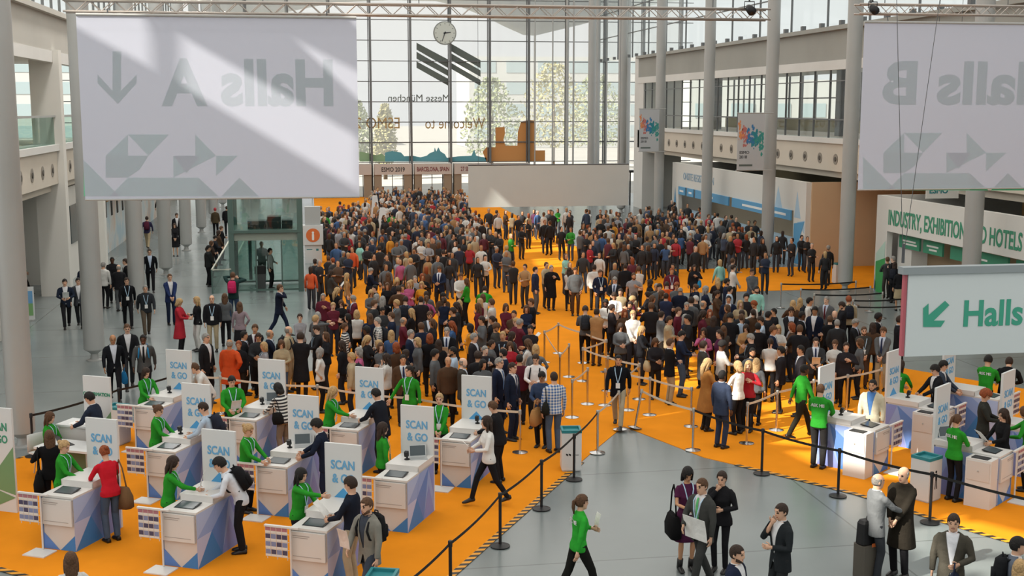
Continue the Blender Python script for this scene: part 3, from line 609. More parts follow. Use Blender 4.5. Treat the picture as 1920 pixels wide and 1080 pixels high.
# ================================================================== SCAN & GO UNITS
M_CW = mat('counter_white', '#d5d3d0', 0.35); M_PW = mat('panel_white', '#d2d4d4', 0.45); M_CB = mat('counter_face', '#cfc8c2', 0.5)
BL = [mat('print_blue_%s' % n_, c, 0.5) for n_, c in zip('abcdef', ('#8ea5d6', '#a9bbe0', '#5d83c4', '#3f7fc0', '#b7bfdf', '#7f8fcc'))]
M_SKY = mat('print_sky', '#4d9bd0', 0.5); M_SKY2 = mat('scan_text', '#6aa6cf', 0.5); M_LFT = mat('leaflet_print', '#7d86a8', 0.6); M_LFD = mat('leaflet_dark', '#4a4660', 0.6); M_LFR = mat('leaflet_red', '#a8727c', 0.6)
M_SCR = mat('tablet_screen', '#4c555a', 0.2); M_EDGE = mat('text_grey', '#a39d98', 0.6)
CL, CWD = 1.32, 0.66
def reg_counter(label, origin, rz, sx):
    # sx=-1: body lies to the local left of the origin corner (left-hand group); sx=+1 mirrored
    t = thing('registration_counter', label, 'counter', origin, rz, 'blue and white scan and go counters'); X = lambda v: v * sx
    def bx(mb, x0, x1, y0, y1, z0, z1, m=0): mb.box((min(X(x0), X(x1)), y0, z0), (max(X(x0), X(x1)), y1, z1), m)
    mb = MB(); bx(mb, 0.01, CWD - 0.01, 0.02, CL - 0.02, 0, 0.95); bx(mb, 0.01, CWD - 0.01, 0.56, CL - 0.02, 0.95, 1.06); mb.build('body', M_CB, t)
    mb = MB(); bx(mb, 0, CWD, 0, 0.56, 0.95, 0.985); mb.build('lower_top', M_CW, t)
    mb = MB(); bx(mb, 0, CWD, 0.55, CL, 1.06, 1.095); bx(mb, 0, 0.02, 0.55, CL, 0.985, 1.06); bx(mb, CWD - 0.02, CWD, 0.55, CL, 0.985, 1.06); bx(mb, 0, CWD, 0.55, 0.565, 0.985, 1.06); mb.build('upper_top', M_CW, t)
    # printed long side (faces the aisle) with triangles
    T = [([(0,0),(1.32,0),(1.32,0.95),(0,0.95)], 0), ([(0,0.95),(0.62,0.95),(0,0.52)], 1), ([(0,0),(0.46,0.52),(0,0.52)], 4), ([(0,0),(0.46,0.52),(0.78,0)], 3), ([(0.46,0.52),(0.78,0),(1.05,0.95)], 2), ([(0.62,0.95),(1.05,0.95),(0.46,0.52)], 0), ([(1.32,0),(0.78,0),(1.05,0.6)], 5), ([(1.32,0.95),(1.05,0.95),(1.32,0.3)], 5)]
    for side, xx in ((0, 0.0), (1, CWD)):
        mb = MB()
        for k, (q, c) in enumerate(T): mb.prism([(X(xx + (-0.001 if side == 0 else 0.001) * (1 + (k > 0) * 0.8 + 0.15 * k)), y if side == 0 else CL - y, z) for y, z in q], (X(0.0005), 0, 0), c)
        mb.build('side_print', BL, t)
    # front: raised white board with fine print, blue corner triangles below
    mb = MB(); bx(mb, 0.03, CWD - 0.03, -0.03, 0.02, 0.46, 0.93); mb.build('front_board', M_CW, t)
    mb = MB(); bx(mb, 0.30, 0.60, -0.033, -0.03, 0.86, 0.875); bx(mb, 0.33, 0.60, -0.033, -0.03, 0.83, 0.84); bx(mb, 0.10, 0.60, -0.033, -0.03, 0.52, 0.53); mb.build('fine_print', M_EDGE, t)
    mb = MB(); mb.prism([(X(0), 0.018, 0), (X(0), 0.018, 0.30), (X(0.32), 0.018, 0)], (0, -0.004, 0), 3); mb.prism([(X(CWD), 0.018, 0), (X(CWD), 0.018, 0.30), (X(0.34), 0.018, 0)], (0, -0.004, 0), 2); mb.build('front_print', BL, t)
    tb = MB(); Mx = Matrix.Translation((X(0.33), 0.28, 1.0)) @ Matrix.Rotation(math.radians(8), 4, 'X'); tb.box((-0.19, -0.14, -0.008), (0.19, 0.14, 0.008), 0, Mx); ta = tb.build('tablet', M_BLACK, t)
    tb = MB(); tb.box((-0.165, -0.12, 0.008), (0.165, 0.12, 0.011), 0, Mx); tb.build('screen', M_SCR, ta)
    return t
def sign_panel(label, origin, rz, sx, green=False, text=('SCAN', '& GO'), H=2.04):
    t = thing('sign_panel', label, 'sign panel', origin, rz, 'tall white scan and go panels'); W = 0.67
    lo, hi = (0, W) if sx > 0 else (-W, 0)
    mb = MB(); mb.box((lo, CL, 0), (hi, CL + 0.05, H)); mb.build('board', M_PW, t)
    c = (lo + hi) / 2; m_ = M_IND if green else M_SKY2
    if len(text) == 2:
        lettering(text[0], 0.215, (c, CL - 0.002, 1.60), (1, 0, 0), m_, t, 0.006, 0.8); lettering(text[1], 0.215, (c + 0.01, CL - 0.002, 1.36), (1, 0, 0), m_, t, 0.006, 0.8)
    else: lettering(text[0], 0.105, (c, CL - 0.002, 1.62), (1, 0, 0), m_, t, 0.004, 0.85)
    mb = MB()
    if green:
        mb.prism([(hi, CL - 0.001, 0.35), (hi, CL - 0.001, 1.3), (lo, CL - 0.001, 0.5)], (0, -0.002, 0)); mb.prism([(lo, CL - 0.001, 0.0), (hi, CL - 0.001, 0.3), (lo, CL - 0.001, 0.5)], (0, -0.003, 0)); mb.build('triangle_print', mat('olive_green_print', '#6f9468', 0.5), t)
    else:
        mb.prism([(c, CL - 0.001, 1.27), (hi, CL - 0.001, 0.93), (hi, CL - 0.001, 0.62), (lo, CL - 0.001, 0.62), (lo, CL - 0.001, 0.93)], (0, -0.002, 0)); mb.build('arrow_print', M_SKY, t)
        mb = MB(); mb.prism([(lo, CL - 0.001, 0), (hi, CL - 0.001, 0), (hi, CL - 0.001, 0.62), (lo, CL - 0.001, 0.62)], (0, -0.002, 0)); mb.build('lower_print', BL[5], t)
    return t
def leaflet_rack(label, origin, rz, sx):
    t = thing('leaflet_rack', label, 'rack', origin, rz, 'leaflet racks beside the counters'); X = lambda v: v * sx; r = random.Random(int(origin[0] * 100))
    mb = MB(); mb.box((min(X(0.34), X(0.78)), -0.42, 0), (max(X(0.34), X(0.78)), -0.06, 0.02)); mb.build('base_plate', M_CW, t)
    mb = MB(); mb.tube([(X(0.60), -0.10, 0.02), (X(0.60), -0.10, 1.0)], 0.016, 8); mb.build('pole', M_CW, t)
    mb = MB(); mb.box((min(X(0.45), X(1.06)), -0.125, 1.0), (max(X(0.45), X(1.06)), -0.075, 1.03)); mb.build('top_bar', M_CW, t)
    wr = MB()
    for q in (0.66, 0.84, 1.02): wr.box((X(q) - 0.004, -0.104, 0.46), (X(q) + 0.004, -0.096, 1.0))
    for zz in (0.5, 0.63, 0.76, 0.89): wr.box((min(X(0.63), X(1.05)), -0.104, zz), (max(X(0.63), X(1.05)), -0.096, zz + 0.006))
    wr.build('wire_frame', M_CW, t)
    for row in range(4):
        for c_ in range(4):
            x = X(0.70 + 0.10 * c_); z = 0.51 + 0.13 * row; mb = MB(); mb.box((x - 0.047, -0.112, z), (x + 0.047, -0.105, z + 0.118), 0); mb.box((x - 0.044, -0.1135, z + 0.035), (x + 0.044, -0.112, z + 0.112), 1 + (row + (r.random() < 0.3)) % 2 if row < 3 else 3)
            mb.build('leaflet', [M_OFFW, M_LFD, M_LFT, M_LFR], t)
    return t
UNITS = []
left = [('U1', 218, 789, 'with the visitor in red'), ('U2', 440, 811, 'of the visitor with black backpack'), ('U3', 676, 837, 'beside the man in grey blazer'), ('U4', 812, 765, 'with the full leaflet rack and no visitor'),
        ('U5', 596, 745, 'with the visitor in a dark navy suit'), ('U6', 393, 723, 'of the visitor with navy backpack'), ('U7', 357, 659, 'farthest left, with the visitor leaning in white'), ('U8', 533, 677, 'with the visitor in black and white stripes'),
        ('U9', 718, 692, 'with the fair staff member bending forward'), ('U10', 921, 708, 'behind the woman walking in white blouse')]
RZL = -math.radians(27.0)
for k, x, y, w in left:
    p = gz(x, y, 2.04); d = Vector((math.sin(-RZL), math.cos(-RZL), 0)); o = Vector((p.x, p.y, 0.012)) - d * CL
    UNITS.append((k, o, RZL, -1))
    reg_counter('scan and go counter ' + w, o, RZL, -1)
    sign_panel('scan and go panel behind the counter ' + w, o, RZL, -1)
    leaflet_rack('leaflet rack at the counter ' + w, o, RZL, -1)
RZR = math.radians(38.0)
right = [('R1', 1538, 690, 'of the visitor in cream jacket'), ('R2', 1666, 662, 'of the black suited visitor on the right'), ('R3', 1882, 702, 'cut by the right edge of the picture'), ('R4', 1757, 729, 'beside the right recycling bin'), ('R5', 1772, 645, 'half hidden under the green Halls sign')]
for k, x, y, w in right:
    p = gz(x, y, 2.14); d = Vector((-math.sin(RZR), math.cos(RZR), 0)); o = Vector((p.x, p.y, 0.012)) - d * CL
    UNITS.append((k, o, RZR, 1))
    reg_counter('scan and go counter ' + w, o, RZR, 1)
    sign_panel('scan and go panel at the counter ' + w, o, RZR, 1, H=2.14)
    leaflet_rack('leaflet rack at the counter ' + w, o, RZR, 1)
UD = {k: (o, rz, s) for k, o, rz, s in UNITS}
def on_unit(k, x, y, z):
    o, rz, s = UD[k]; v = Matrix.Rotation(rz, 3, 'Z') @ Vector((x * s, y, 0)); return Vector((o.x + v.x, o.y + v.y, o.z + z))
# white drawer boxes standing on the right counters
for k, w in (('R1', 'by the visitor in the cream jacket'), ('R2', 'right of the woman in green and black trousers'), ('R4', 'by the long haired visitor in black')):
    o, rz, s = UD[k]; t = thing('drawer_box', 'white drawer box at the counter ' + w, 'box', on_unit(k, -0.36, 0.02, -0.012), rz)
    mb = MB(); mb.box((0, 0, 0), (0.34, 0.5, 0.97)); mb.build('case', M_CW, t); mb = MB(); mb.box((-0.012, 0.03, 0.55), (0, 0.47, 0.93)); d_ = mb.build('drawer', M_CB, t)
    mb = MB(); mb.lathe([(0.015, 0), (0.015, 0.012)], n=10); mb.v = [(-0.012 - z, 0.25 + x, 0.74 + y) for x, y, z in mb.v]; mb.build('lock', M_STEEL, d_)
    mb = MB(); mb.box((0.05, 0.1, 0.97), (0.25, 0.42, 0.985)); mb.build('card_reader', M_BLACK, t)
# badge scanners and laptops on the upper tops
def scanner(k, x, y, w):
    o, rz, s = UD[k]; t = thing('badge_scanner', 'small black badge scanner on the counter ' + w, 'scanner', on_unit(k, x, y, 1.095), rz)
    mb = MB(); mb.lathe([(0.05, 0), (0.05, 0.02), (0.02, 0.03), (0.02, 0.07)], n=12); mb.build('stand', M_BLACK, t)
    mb = MB(); mb.box((-0.035, -0.03, 0.07), (0.035, 0.04, 0.17), 0, Matrix.Rotation(0.25, 4, 'X')); mb.build('scanner_head', M_BLACK, t)
def laptop(p, rz, label, dark=False):
    t = thing('laptop', label, 'laptop', p, rz); m_ = M_BLACK if dark else mat('laptop_silver', '#b9bcbd', 0.35, 0.3)
    mb = MB(); mb.box((-0.16, -0.11, 0), (0.16, 0.11, 0.014)); mb.build('keyboard_half', m_, t)
    mb = MB(); Mx = Matrix.Translation((0, 0.11, 0.012)) @ Matrix.Rotation(math.radians(-18), 4, 'X'); mb.box((-0.16, -0.006, 0), (0.16, 0.006, 0.22), 0, Mx); l = mb.build('screen_half', m_, t)
    mb = MB(); mb.box((-0.145, -0.008, 0.015), (0.145, -0.006, 0.205), 0, Mx); mb.build('display', M_SCR, l)
W = {k: w for k, _, _, w in left + right}
for k, x, y in (('U4', 0.38, 0.92), ('U5', 0.40, 0.86), ('U6', 0.42, 0.85), ('U7', 0.36, 0.95), ('U8', 0.36, 0.92), ('U10', 0.2, 1.0), ('R1', 0.3, 0.95), ('R2', 0.3, 0.95)): scanner(k, x, y, W[k])
for k, x, y in (('U4', 0.20, 1.05), ('U5', 0.20, 1.02), ('U8', 0.18, 1.1)): laptop(on_unit(k, x, y, 1.095), RZL + 0.5, 'open silver laptop on the counter ' + W[k])
laptop(on_unit('R4', 0.25, 1.12, 1.095), RZR - 0.5, 'open laptop on the right counter beside the bin')

# green panels, help desk and chair at far left
p = gz(20, 768, 2.04); o = Vector((p.x, p.y, 0.012)) - Vector((math.sin(-RZL), math.cos(-RZL), 0)) * CL
sign_panel('white panel with green triangles cut by the left edge of the picture', o, RZL, -1, True)
p = gz(205, 708, 2.04); o = Vector((p.x, p.y, 0.002)) - Vector((math.sin(-RZL), math.cos(-RZL), 0)) * CL
sign_panel('white confirmation panel with green print beside the left recycling bin', o, RZL, -1, True, ('CONFIRMATION',))
p = gz(160, 792, 1.0); t = thing('reception_desk', 'white desk in front of the green confirmation panel', 'desk', (p.x, p.y, 0), RZL)
mb = MB(); mb.box((-0.5, -0.25, 0), (0.5, 0.25, 0.95)); mb.build('body', M_CW, t); mb = MB(); mb.box((-0.54, -0.29, 0.95), (0.54, 0.29, 0.99)); mb.build('desk_top', M_PW, t)
mb = MB(); mb.box((-0.3, -0.2, 0.99), (0.1, 0.1, 0.997)); tag(mb.build('document', M_WTXT), 'white papers lying on the desk by the confirmation panel', 'papers').matrix_world = t.matrix_basis
p = gz(133, 834, 0.76); t = thing('table', 'low white table with a dark laptop at far left', 'table', (p.x, p.y, 0.012), RZL)
mb = MB(); mb.box((-0.65, -0.35, 0.70), (0.65, 0.35, 0.745)); mb.build('table_top', M_PW, t)
mb = MB(); mb.box((-0.62, -0.02, 0.1), (0.62, 0.02, 0.70)); mb.build('modesty_panel', mat('panel_moss', '#5e6f52', 0.6), t)
for sx_ in (-1, 1):
    for sy_ in (-1, 1): mb = MB(); mb.tube([(sx_ * 0.6, sy_ * 0.3, 0), (sx_ * 0.6, sy_ * 0.3, 0.7)], 0.02, 8); mb.build('leg', M_STEEL, t)
DESK = t; laptop(Vector((p.x, p.y, 0.757)) + Vector((-0.1, 0.05, 0)), RZL + math.radians(150), 'open dark laptop on the low white table at far left', True)
p = gz(72, 842, 0.6); t = thing('chair', 'white shell chair behind the low table at far left', 'chair', (p.x + 0.05, p.y + 0.25, 0.012), RZL + 1.2)
mb = MB(); mb.box((-0.22, -0.22, 0.43), (0.22, 0.22, 0.46)); mb.build('seat', M_PW, t); mb = MB(); mb.loft([[Vector((0.24 * math.sin(a_) , 0.2 + 0.06 * math.cos(a_) + q, z_)) for a_, q in ((-1.3, 0), (-0.6, 0), (0, 0), (0.6, 0), (1.3, 0), (1.3, 0.02), (0.6, 0.02), (0, 0.02), (-0.6, 0.02), (-1.3, 0.02))] for z_ in (0.45, 0.65, 0.82)]); mb.build('backrest', M_PW, t, True)
for a_ in (0.785, 2.356, 3.927, 5.498): mb = MB(); mb.tube([(0.15 * math.cos(a_), 0.15 * math.sin(a_), 0.43), (0.22 * math.cos(a_), 0.22 * math.sin(a_), 0)], 0.014, 6); mb.build('leg', M_STEEL, t)

# ================================================================== STANCHIONS
def stanchion(p, black, label, to=None, beltm=None, tilt=None, group=None):
    t = thing('stanchion', label, 'barrier post', (p.x, p.y, 0.012), 0, group or ('black belt posts' if black else 'chrome belt posts')); m_ = M_BLACK if black else M_CHROME
    T = Matrix.Identity(4)
    if tilt: T = Matrix.Rotation(tilt[1], 4, Vector((math.cos(tilt[0]), math.sin(tilt[0]), 0)))
    mb = MB(); mb.lathe([(0.175, 0), (0.175, 0.012), (0.10, 0.028), (0.035, 0.045)], n=24); mb.lathe([(0.03, 0.03), (0.03, 0.9)], n=12); 
    b_ = MB(); b_.lathe([(0.175, 0), (0.175, 0.012), (0.10, 0.028), (0.035, 0.045)], n=24); b_.v = [tuple(T @ Vector(v) + Vector((0, 0, 0.03 if tilt else 0))) for v in b_.v]; auto_smooth(b_.build('base', m_, t))
    b_ = MB(); b_.lathe([(0.028, 0.03), (0.028, 0.9)], n=14); b_.v = [tuple(T @ Vector(v)) for v in b_.v]; auto_smooth(b_.build('post', m_, t))
    b_ = MB(); b_.lathe([(0.036, 0.88), (0.036, 0.97), (0.03, 0.98)], n=14); b_.v = [tuple(T @ Vector(v)) for v in b_.v]; auto_smooth(b_.build('belt_head', m_ if black else mat('head_steel', '#a8a6a2', 0.35, 0.5), t))
    top = T @ Vector((0, 0, 0.93))
    if to is not None:
        q = Vector((to.x - p.x, to.y - p.y, 0.93)); d = (q - top); n_ = Vector((-d.y, d.x, 0)).normalized() * 0.002; b_ = MB(); R_ = []
        for k in range(9):
            f = k / 8; c = top + d * f; c = c - Vector((0, 0, 0.05 * 4 * f * (1 - f) * min(1, d.length / 2.5))); R_.append([c - n_ - Vector((0, 0, 0.026)), c + n_ - Vector((0, 0, 0.026)), c + n_ + Vector((0, 0, 0.026)), c - n_ + Vector((0, 0, 0.026))])
        b_.loft(R_); b_.build('belt', beltm or (M_BELTK if black else M_BELTW), t)
    return t
def top(x, y): return gz(x, y, 0.975)
s1 = gz(1120, 850); apl = gz(1163, 808); apr = gz(1190, 805); s4 = gz(1299, 845)
B = [Vector((5.31, 24.17, 0)), Vector((4.29, 22.43, 0)), Vector((3.19, 20.55, 0)), Vector((2.05, 18.3, 0)), Vector((1.05, 16.5, 0))]
nm = ['in front of the large white recycling bin', 'behind the walking woman in white blouse, first after the bin', 'between the two black posts left of the man in green walking', 'cut by the bottom edge, in front of the grey blazer man', 'below the picture edge']
for i in range(4): stanchion(B[i], True, 'black barrier post ' + nm[i], B[i + 1])
RBp = [gz(1428, 889), gz(1571, 931), gz(1743, 981), Vector((12.9, 18.0, 0))]; nm = ['right of the wedge tip, left of two other black posts', 'in front of the counter with the cream jacket', 'right of the man in the tan lit coat']
for i in range(3): stanchion(RBp[i], True, 'black barrier post ' + nm[i], RBp[i + 1])
ch = [(s1, B[0], M_BELTK, 'chrome post at the left lane edge holding the start of the black belt', None), (apl, s1, None, 'chrome post at the wedge tip, slightly tilted', (1.2, -0.05)), (apr, s4, None, 'chrome post leaning strongly to the right at the wedge tip', (1.9, 0.20)),
      (s4, RBp[0], M_BELTK, 'chrome post at the right lane edge holding a black belt', None)]
Z = dict(P1=top(1047,606), P2=top(1067,645), P3=top(1094,622), P4=top(1021,621), P5=top(1050,664), P6=top(1102,690), Q1=top(1137,637), Q2=top(1093,652), Q3=top(1140,668), Q4=top(1199,682), P8=top(1073,712), P9=top(1135,692), Q7=top(1219,708), Q8=top(1297,727), V1=top(1178,700))
for a_, b_, lb in (('P1','P3','standing alone in the open middle lane, farthest'), ('P3','Q1','beside the man in tan jacket with brown trousers'), ('P4','P1','left of the lone middle post'), ('P2','P5','small, second row of the middle lane'), ('P5','P4','tall, third row of the middle lane'), ('P6','P8','below the second row, right end of the slanted belt'),
                   ('Q1','Q2','at the first bend of the zigzag belt'), ('Q2','Q3','at the second bend of the zigzag belt'), ('Q3','Q4','in front of the woman in grey blazer'), ('Q4','V1','left of the woman with the beige coat'), ('P8', None, 'nearest in the middle lane, left of the man in khaki trousers'), ('P9', None, 'half hidden behind the man in khaki trousers'),
                   ('V1','Q7','beside the man in black jacket and khaki trousers'), ('Q7','Q8','in front of the suited man near the beige coat'), ('Q8', None, 'behind the chrome post that holds the black belt')): ch.append((Z[a_], Z[b_] if b_ else None, None, 'chrome queue post ' + lb, None))
L_ = [top(368, 703), top(413, 706), top(595, 722), top(773, 744), top(975, 770)]
for i, lb in enumerate(('left of the man in dark suit at the left queue end', 'in front of the person in orange', 'beside the person in white sweater', 'behind the tall staff member in green', 'beside the two men in navy suits')): ch.append((L_[i], L_[i + 1] if i < 4 else None, None, 'chrome post ' + lb, None))
R_ = [top(1402, 755), top(1458, 733), top(1526, 712), top(1590, 703), top(1653, 690)]
for i, lb in enumerate(('in front of the person in red', 'left of the staff member in the green shirt', 'right of the staff member in the green shirt', 'behind the man in cream jacket', 'left of the tall panel at the second right counter')): ch.append((R_[i], R_[i + 1] if i < 4 else None, None, 'chrome post ' + lb, None))
for p_, q_, m_, lb, tl in ch: stanchion(p_, False, lb, q_, m_, tl)
i = 0
for (xa, ya, xb, yb) in ((1465,531,1605,527), (1502,541,1632,537), (1527,551,1655,548), (1600,562,1700,558), (1606,574,1712,571)):
    a_, b_ = top(xa, ya), top(xb, yb); i += 1; w = ('farthest', 'second', 'third', 'fourth', 'nearest')[i - 1]
    stanchion(a_, False, 'steel post at the left end of the %s black belt near the industry booth' % w, b_, M_BELTK); stanchion(b_, False, 'steel post at the right end of the %s black belt near the industry booth' % w)
# black belt along the left edge of the carpet
a_, b_, c_ = gz(58, 780, 0.93), gz(222, 732, 0.93), gz(372, 690, 0.93)
stanchion(a_, True, 'black barrier post at far left behind the low table', b_); stanchion(b_, True, 'black barrier post behind the left recycling bin', c_); stanchion(c_, True, 'black barrier post left of the man in dark suit at the queue end')

# ================================================================== BINS, TOTEM, LIFT
def bin_(p, rz, label, icon=True):
    t = thing('recycling_bin', label, 'bin', (p.x, p.y, 0.012 if p.y < 50 else 0), rz, 'white recycling bins')
    mb = MB(); mb.box((-0.21, -0.21, 0.03), (0.21, 0.21, 0.84)); mb.box((-0.19, -0.19, 0), (0.19, 0.19, 0.03)); mb.build('body', M_PW, t)
    mb = MB(); 
    for lo, hi in (((-0.215, -0.215, 0.84), (0.215, -0.17, 0.90)), ((-0.215, 0.17, 0.84), (0.215, 0.215, 0.90)), ((-0.215, -0.17, 0.84), (-0.17, 0.17, 0.90)), ((0.17, -0.17, 0.84), (0.215, 0.17, 0.90))): mb.box(lo, hi)
    mb.box((-0.17, -0.17, 0.842), (0.17, 0.17, 0.85)); mb.build('teal_rim', M_TEAL, t)
    if icon:
        mb = MB(); y = -0.2105
        mb.prism([(0.02 + 0.03 * math.cos(a_), y, 0.60 + 0.03 * math.sin(a_)) for a_ in [k * 0.785 for k in range(8)]], (0, -0.002, 0))
        for q in ([(-0.01, .56), (0.06, .56), (0.055, .42), (0.0, .42)], [(-0.01, .56), (-0.085, .50), (-0.08, .485), (0, .53)], [(0, .42), (0.02, .42), (0.01, .25), (-0.015, .25)], [(0.03, .42), (0.055, .42), (0.075, .25), (0.05, .25)], [(-0.13, .38), (-0.07, .38), (-0.08, .25), (-0.12, .25)]): mb.prism([(x, y, z) for x, z in q], (0, -0.002, 0))
        mb.build('litter_icon', M_BLACK, t)
    else:
        mb = MB()
        for k in range(2): mb.prism([(-0.12 + k * 0.06, -0.2105, 0.40), (-0.075 + k * 0.06, -0.2105, 0.38), (-0.075 + k * 0.06, -0.2105, 0.34), (-0.12 + k * 0.06, -0.2105, 0.36)], (0, -0.002, 0))
        mb.box((0.02, -0.2125, 0.36), (0.15, -0.2105, 0.37)); mb.build('small_logo', M_BLACK, t)
bin_(gz(1070, 880), -0.12, 'white recycling bin with teal top at the left lane edge behind black post', False)
bin_(gz(1738, 856, 0.88), 0.5, 'white recycling bin with teal top beside the tall panel on the right')
bin_(gz(218, 762, 0.88), -0.5, 'white recycling bin with teal top beside the confirmation panel')
bin_(gz(101, 507, 0.88), 0.1, 'small distant recycling bin against the white wall at far left')
bin_(gz(716, 1078, 0.88), -0.3, 'recycling bin at the bottom edge with only its teal top showing')
bin_(gz(1573, 494, 0.88), 0.0, 'white litter bin beside the right column near the black belts', False)
p = gz(588, 492); t = thing('info_totem', 'grey information totem with orange i disc beside the glass lift', 'information totem', (p.x, p.y, 0))
mb = MB(); mb.box((-0.42, -0.3, 0), (0.42, 0.3, 0.92)); mb.build('lower_box', M_PW, t); mb = MB(); mb.box((-0.5, -0.38, 0.92), (0.5, 0.38, 1.88)); ib = mb.build('middle_box', M_PW, t); mb = MB(); mb.box((-0.38, -0.26, 1.88), (0.38, 0.26, 2.8)); mb.build('upper_box', mat('totem_grey', '#aeb2b2', 0.5), t)
mb = MB(); mb.loft([[Vector((0.34 * math.cos(k * math.pi / 16), -0.38 - q, 1.40 + 0.34 * math.sin(k * math.pi / 16))) for k in range(32)] for q in (0, 0.01)]); dd = mb.build('orange_disc', mat('info_orange', '#d8713a', 0.5), ib)
lettering('i', 0.6, (0, -0.393, 1.18), (1, 0, 0), M_WTXT, ib, 0.03)
mb = MB(); mb.box((-0.32, -0.305, 0.66), (-0.05, -0.3, 0.70)); mb.box((0.14, -0.305, 0.62), (0.26, -0.3, 0.72)); mb.build('small_print', M_TEAL, t)
for px, py, h_, lb in ((704, 427, 2.05, 'tall thin white pyramid farther back in the left crowd'), (718, 449, 1.85, 'tall thin white pyramid nearer, beside the green help desk')):
    p = gz(px, py); t = thing('pyramid_marker', lb, 'pyramid', (p.x, p.y, 0.012)); mb = MB(); mb.loft([[Vector((r_ * a_, r_ * b_, z_)) for a_, b_ in ((-1, -1), (1, -1), (1, 1), (-1, 1))] for r_, z_ in ((0.36, 0), (0.36, 0.12), (0.14, h_))]); mb.build('pyramid_body', M_PW, t)
    mb = MB(); mb.box((-0.15, -0.30, 0.35), (0.15, -0.28, 0.42), 0, None); mb.build('small_print', M_GREYB, t)
p = gz(695, 452); t = thing('help_desk', 'small green help desk beside the white pyramids in the crowd', 'desk', (p.x, p.y + 0.4, 0.012)); mb = MB(); mb.box((-0.4, -0.25, 0), (0.4, 0.25, 1.0)); mb.build('body', mat('desk_green', '#2f6f3c', 0.5), t); mb = MB(); mb.box((-0.43, -0.28, 1.0), (0.43, 0.28, 1.04)); mb.build('desk_top', M_PW, t)
# glass lift
la, lb_ = gz(437, 549), gz(565, 549); t = thing('glass_lift', 'green glass lift cabin with steel posts on the left of the crowd', 'lift', ((la.x + lb_.x) / 2, la.y, 0)); w_ = (lb_.x - la.x) / 2; D_ = 2.6
M_LIFT = mat('lift_steel', '#5f7670', 0.35, 0.5)
for x, y in ((-w_, 0), (w_, 0), (-w_, D_), (w_, D_)): mb = MB(); mb.box((x - 0.11, y - 0.11, 0), (x + 0.11, y + 0.11, 4.3)); mb.build('corner_post', M_LIFT, t)
mb = MB(); mb.box((-w_, 0, 2.18), (w_, D_, 2.5)); mb.build('cabin_roof', mat('lift_roof', '#8f998f', 0.5), t); mb = MB(); mb.box((-w_ - 0.1, -0.12, 2.5), (w_ + 0.1, D_ + 0.1, 2.62)); mb.build('roof_rim', M_LIFT, t)
mb = MB(); mb.poly([(-w_, 0, 0.1), (-w_ * 0.3, 0, 0.1), (-w_ * 0.3, 0, 2.18), (-w_, 0, 2.18)]); mb.poly([(w_ * 0.45, 0, 0.1), (w_, 0, 0.1), (w_, 0, 2.18), (w_ * 0.45, 0, 2.18)]); mb.poly([(-w_, D_, 0.1), (w_, D_, 0.1), (w_, D_, 2.18), (-w_, D_, 2.18)])
for x in (-w_, w_): mb.poly([(x, 0, 0.1), (x, D_, 0.1), (x, D_, 4.2), (x, 0, 4.2)])
mb.poly([(-w_, 0, 2.62), (w_, 0, 2.62), (w_, 0, 4.2), (-w_, 0, 4.2)])
mb.build('glass_wall', M_GREEN, t, fix=False)
mb = MB()
for x in (-w_ * 0.3, w_ * 0.45): mb.box((x - 0.03, -0.03, 0), (x + 0.03, 0.03, 2.18))
mb.box((-w_, -0.04, 0.06), (w_, 0.04, 0.14)); mb.box((-w_, D_ - 0.04, 0.06), (w_, D_ + 0.04, 0.14)); mb.box((-w_ * 0.6, D_ - 0.2, 0.2), (-w_ * 0.5, D_ - 0.1, 2.18)); mb.build('door_frame', M_LIFT, t)
for x0_, x1_, h_, lb in ((-0.75, 0.02, 0.32, 'low black case on the left of the lift roof'), (0.05, 0.62, 0.5, 'tall black case on the lift roof'), (0.66, 1.1, 0.34, 'black case on the right of the lift roof')):
    tt = thing('equipment_case', lb, 'case', (la.x + w_, la.y, 2.62)); mb = MB(); mb.box((x0_, 0.5, 0), (x1_, 1.3, h_)); mb.build('case_body', M_BLACK, tt); mb = MB(); mb.box((x0_ - 0.01, 0.49, h_ * 0.6), (x1_ + 0.01, 1.31, h_ * 0.64)); mb.build('case_rim', M_DKST, tt)
# stair balustrade left of the lift
a_, b_ = gz(397, 506, 1.0), gz(432, 447, 1.0); t = thing('glass_balustrade', 'glass balustrade with pale handrail around the stair left of the lift', 'balustrade', (a_.x, a_.y, 0)); v = Vector((b_.x - a_.x, b_.y - a_.y, 0)); u_ = Vector((0.75, 0, 0))
mb = MB(); mb.poly([(0, 0, 0), v, v + Vector((0, 0, 1)), (0, 0, 1)]); mb.poly([(0, 0, 0), u_, u_ + Vector((0, 0, 1)), (0, 0, 1)]); mb.poly([u_, u_ + v, u_ + v + Vector((0, 0, 1)), u_ + Vector((0, 0, 1))]); mb.build('glass_pane', M_GREEN, t, fix=False)
mb = MB(); mb.tube([v + Vector((0, 0, 1)), (0, 0, 1), u_ + Vector((0, 0, 1)), u_ + v + Vector((0, 0, 1))], 0.04, 8); mb.build('handrail', mat('pale_rail', '#c9cbbd', 0.4), t)

for q in (Vector((0, 0, 0)), u_): mb = MB(); mb.box((q.x - 0.03, q.y - 0.03, 0), (q.x + 0.03, q.y + 0.03, 1)); mb.build('rail_post', M_LIFT, t)
BAL = (a_, v)
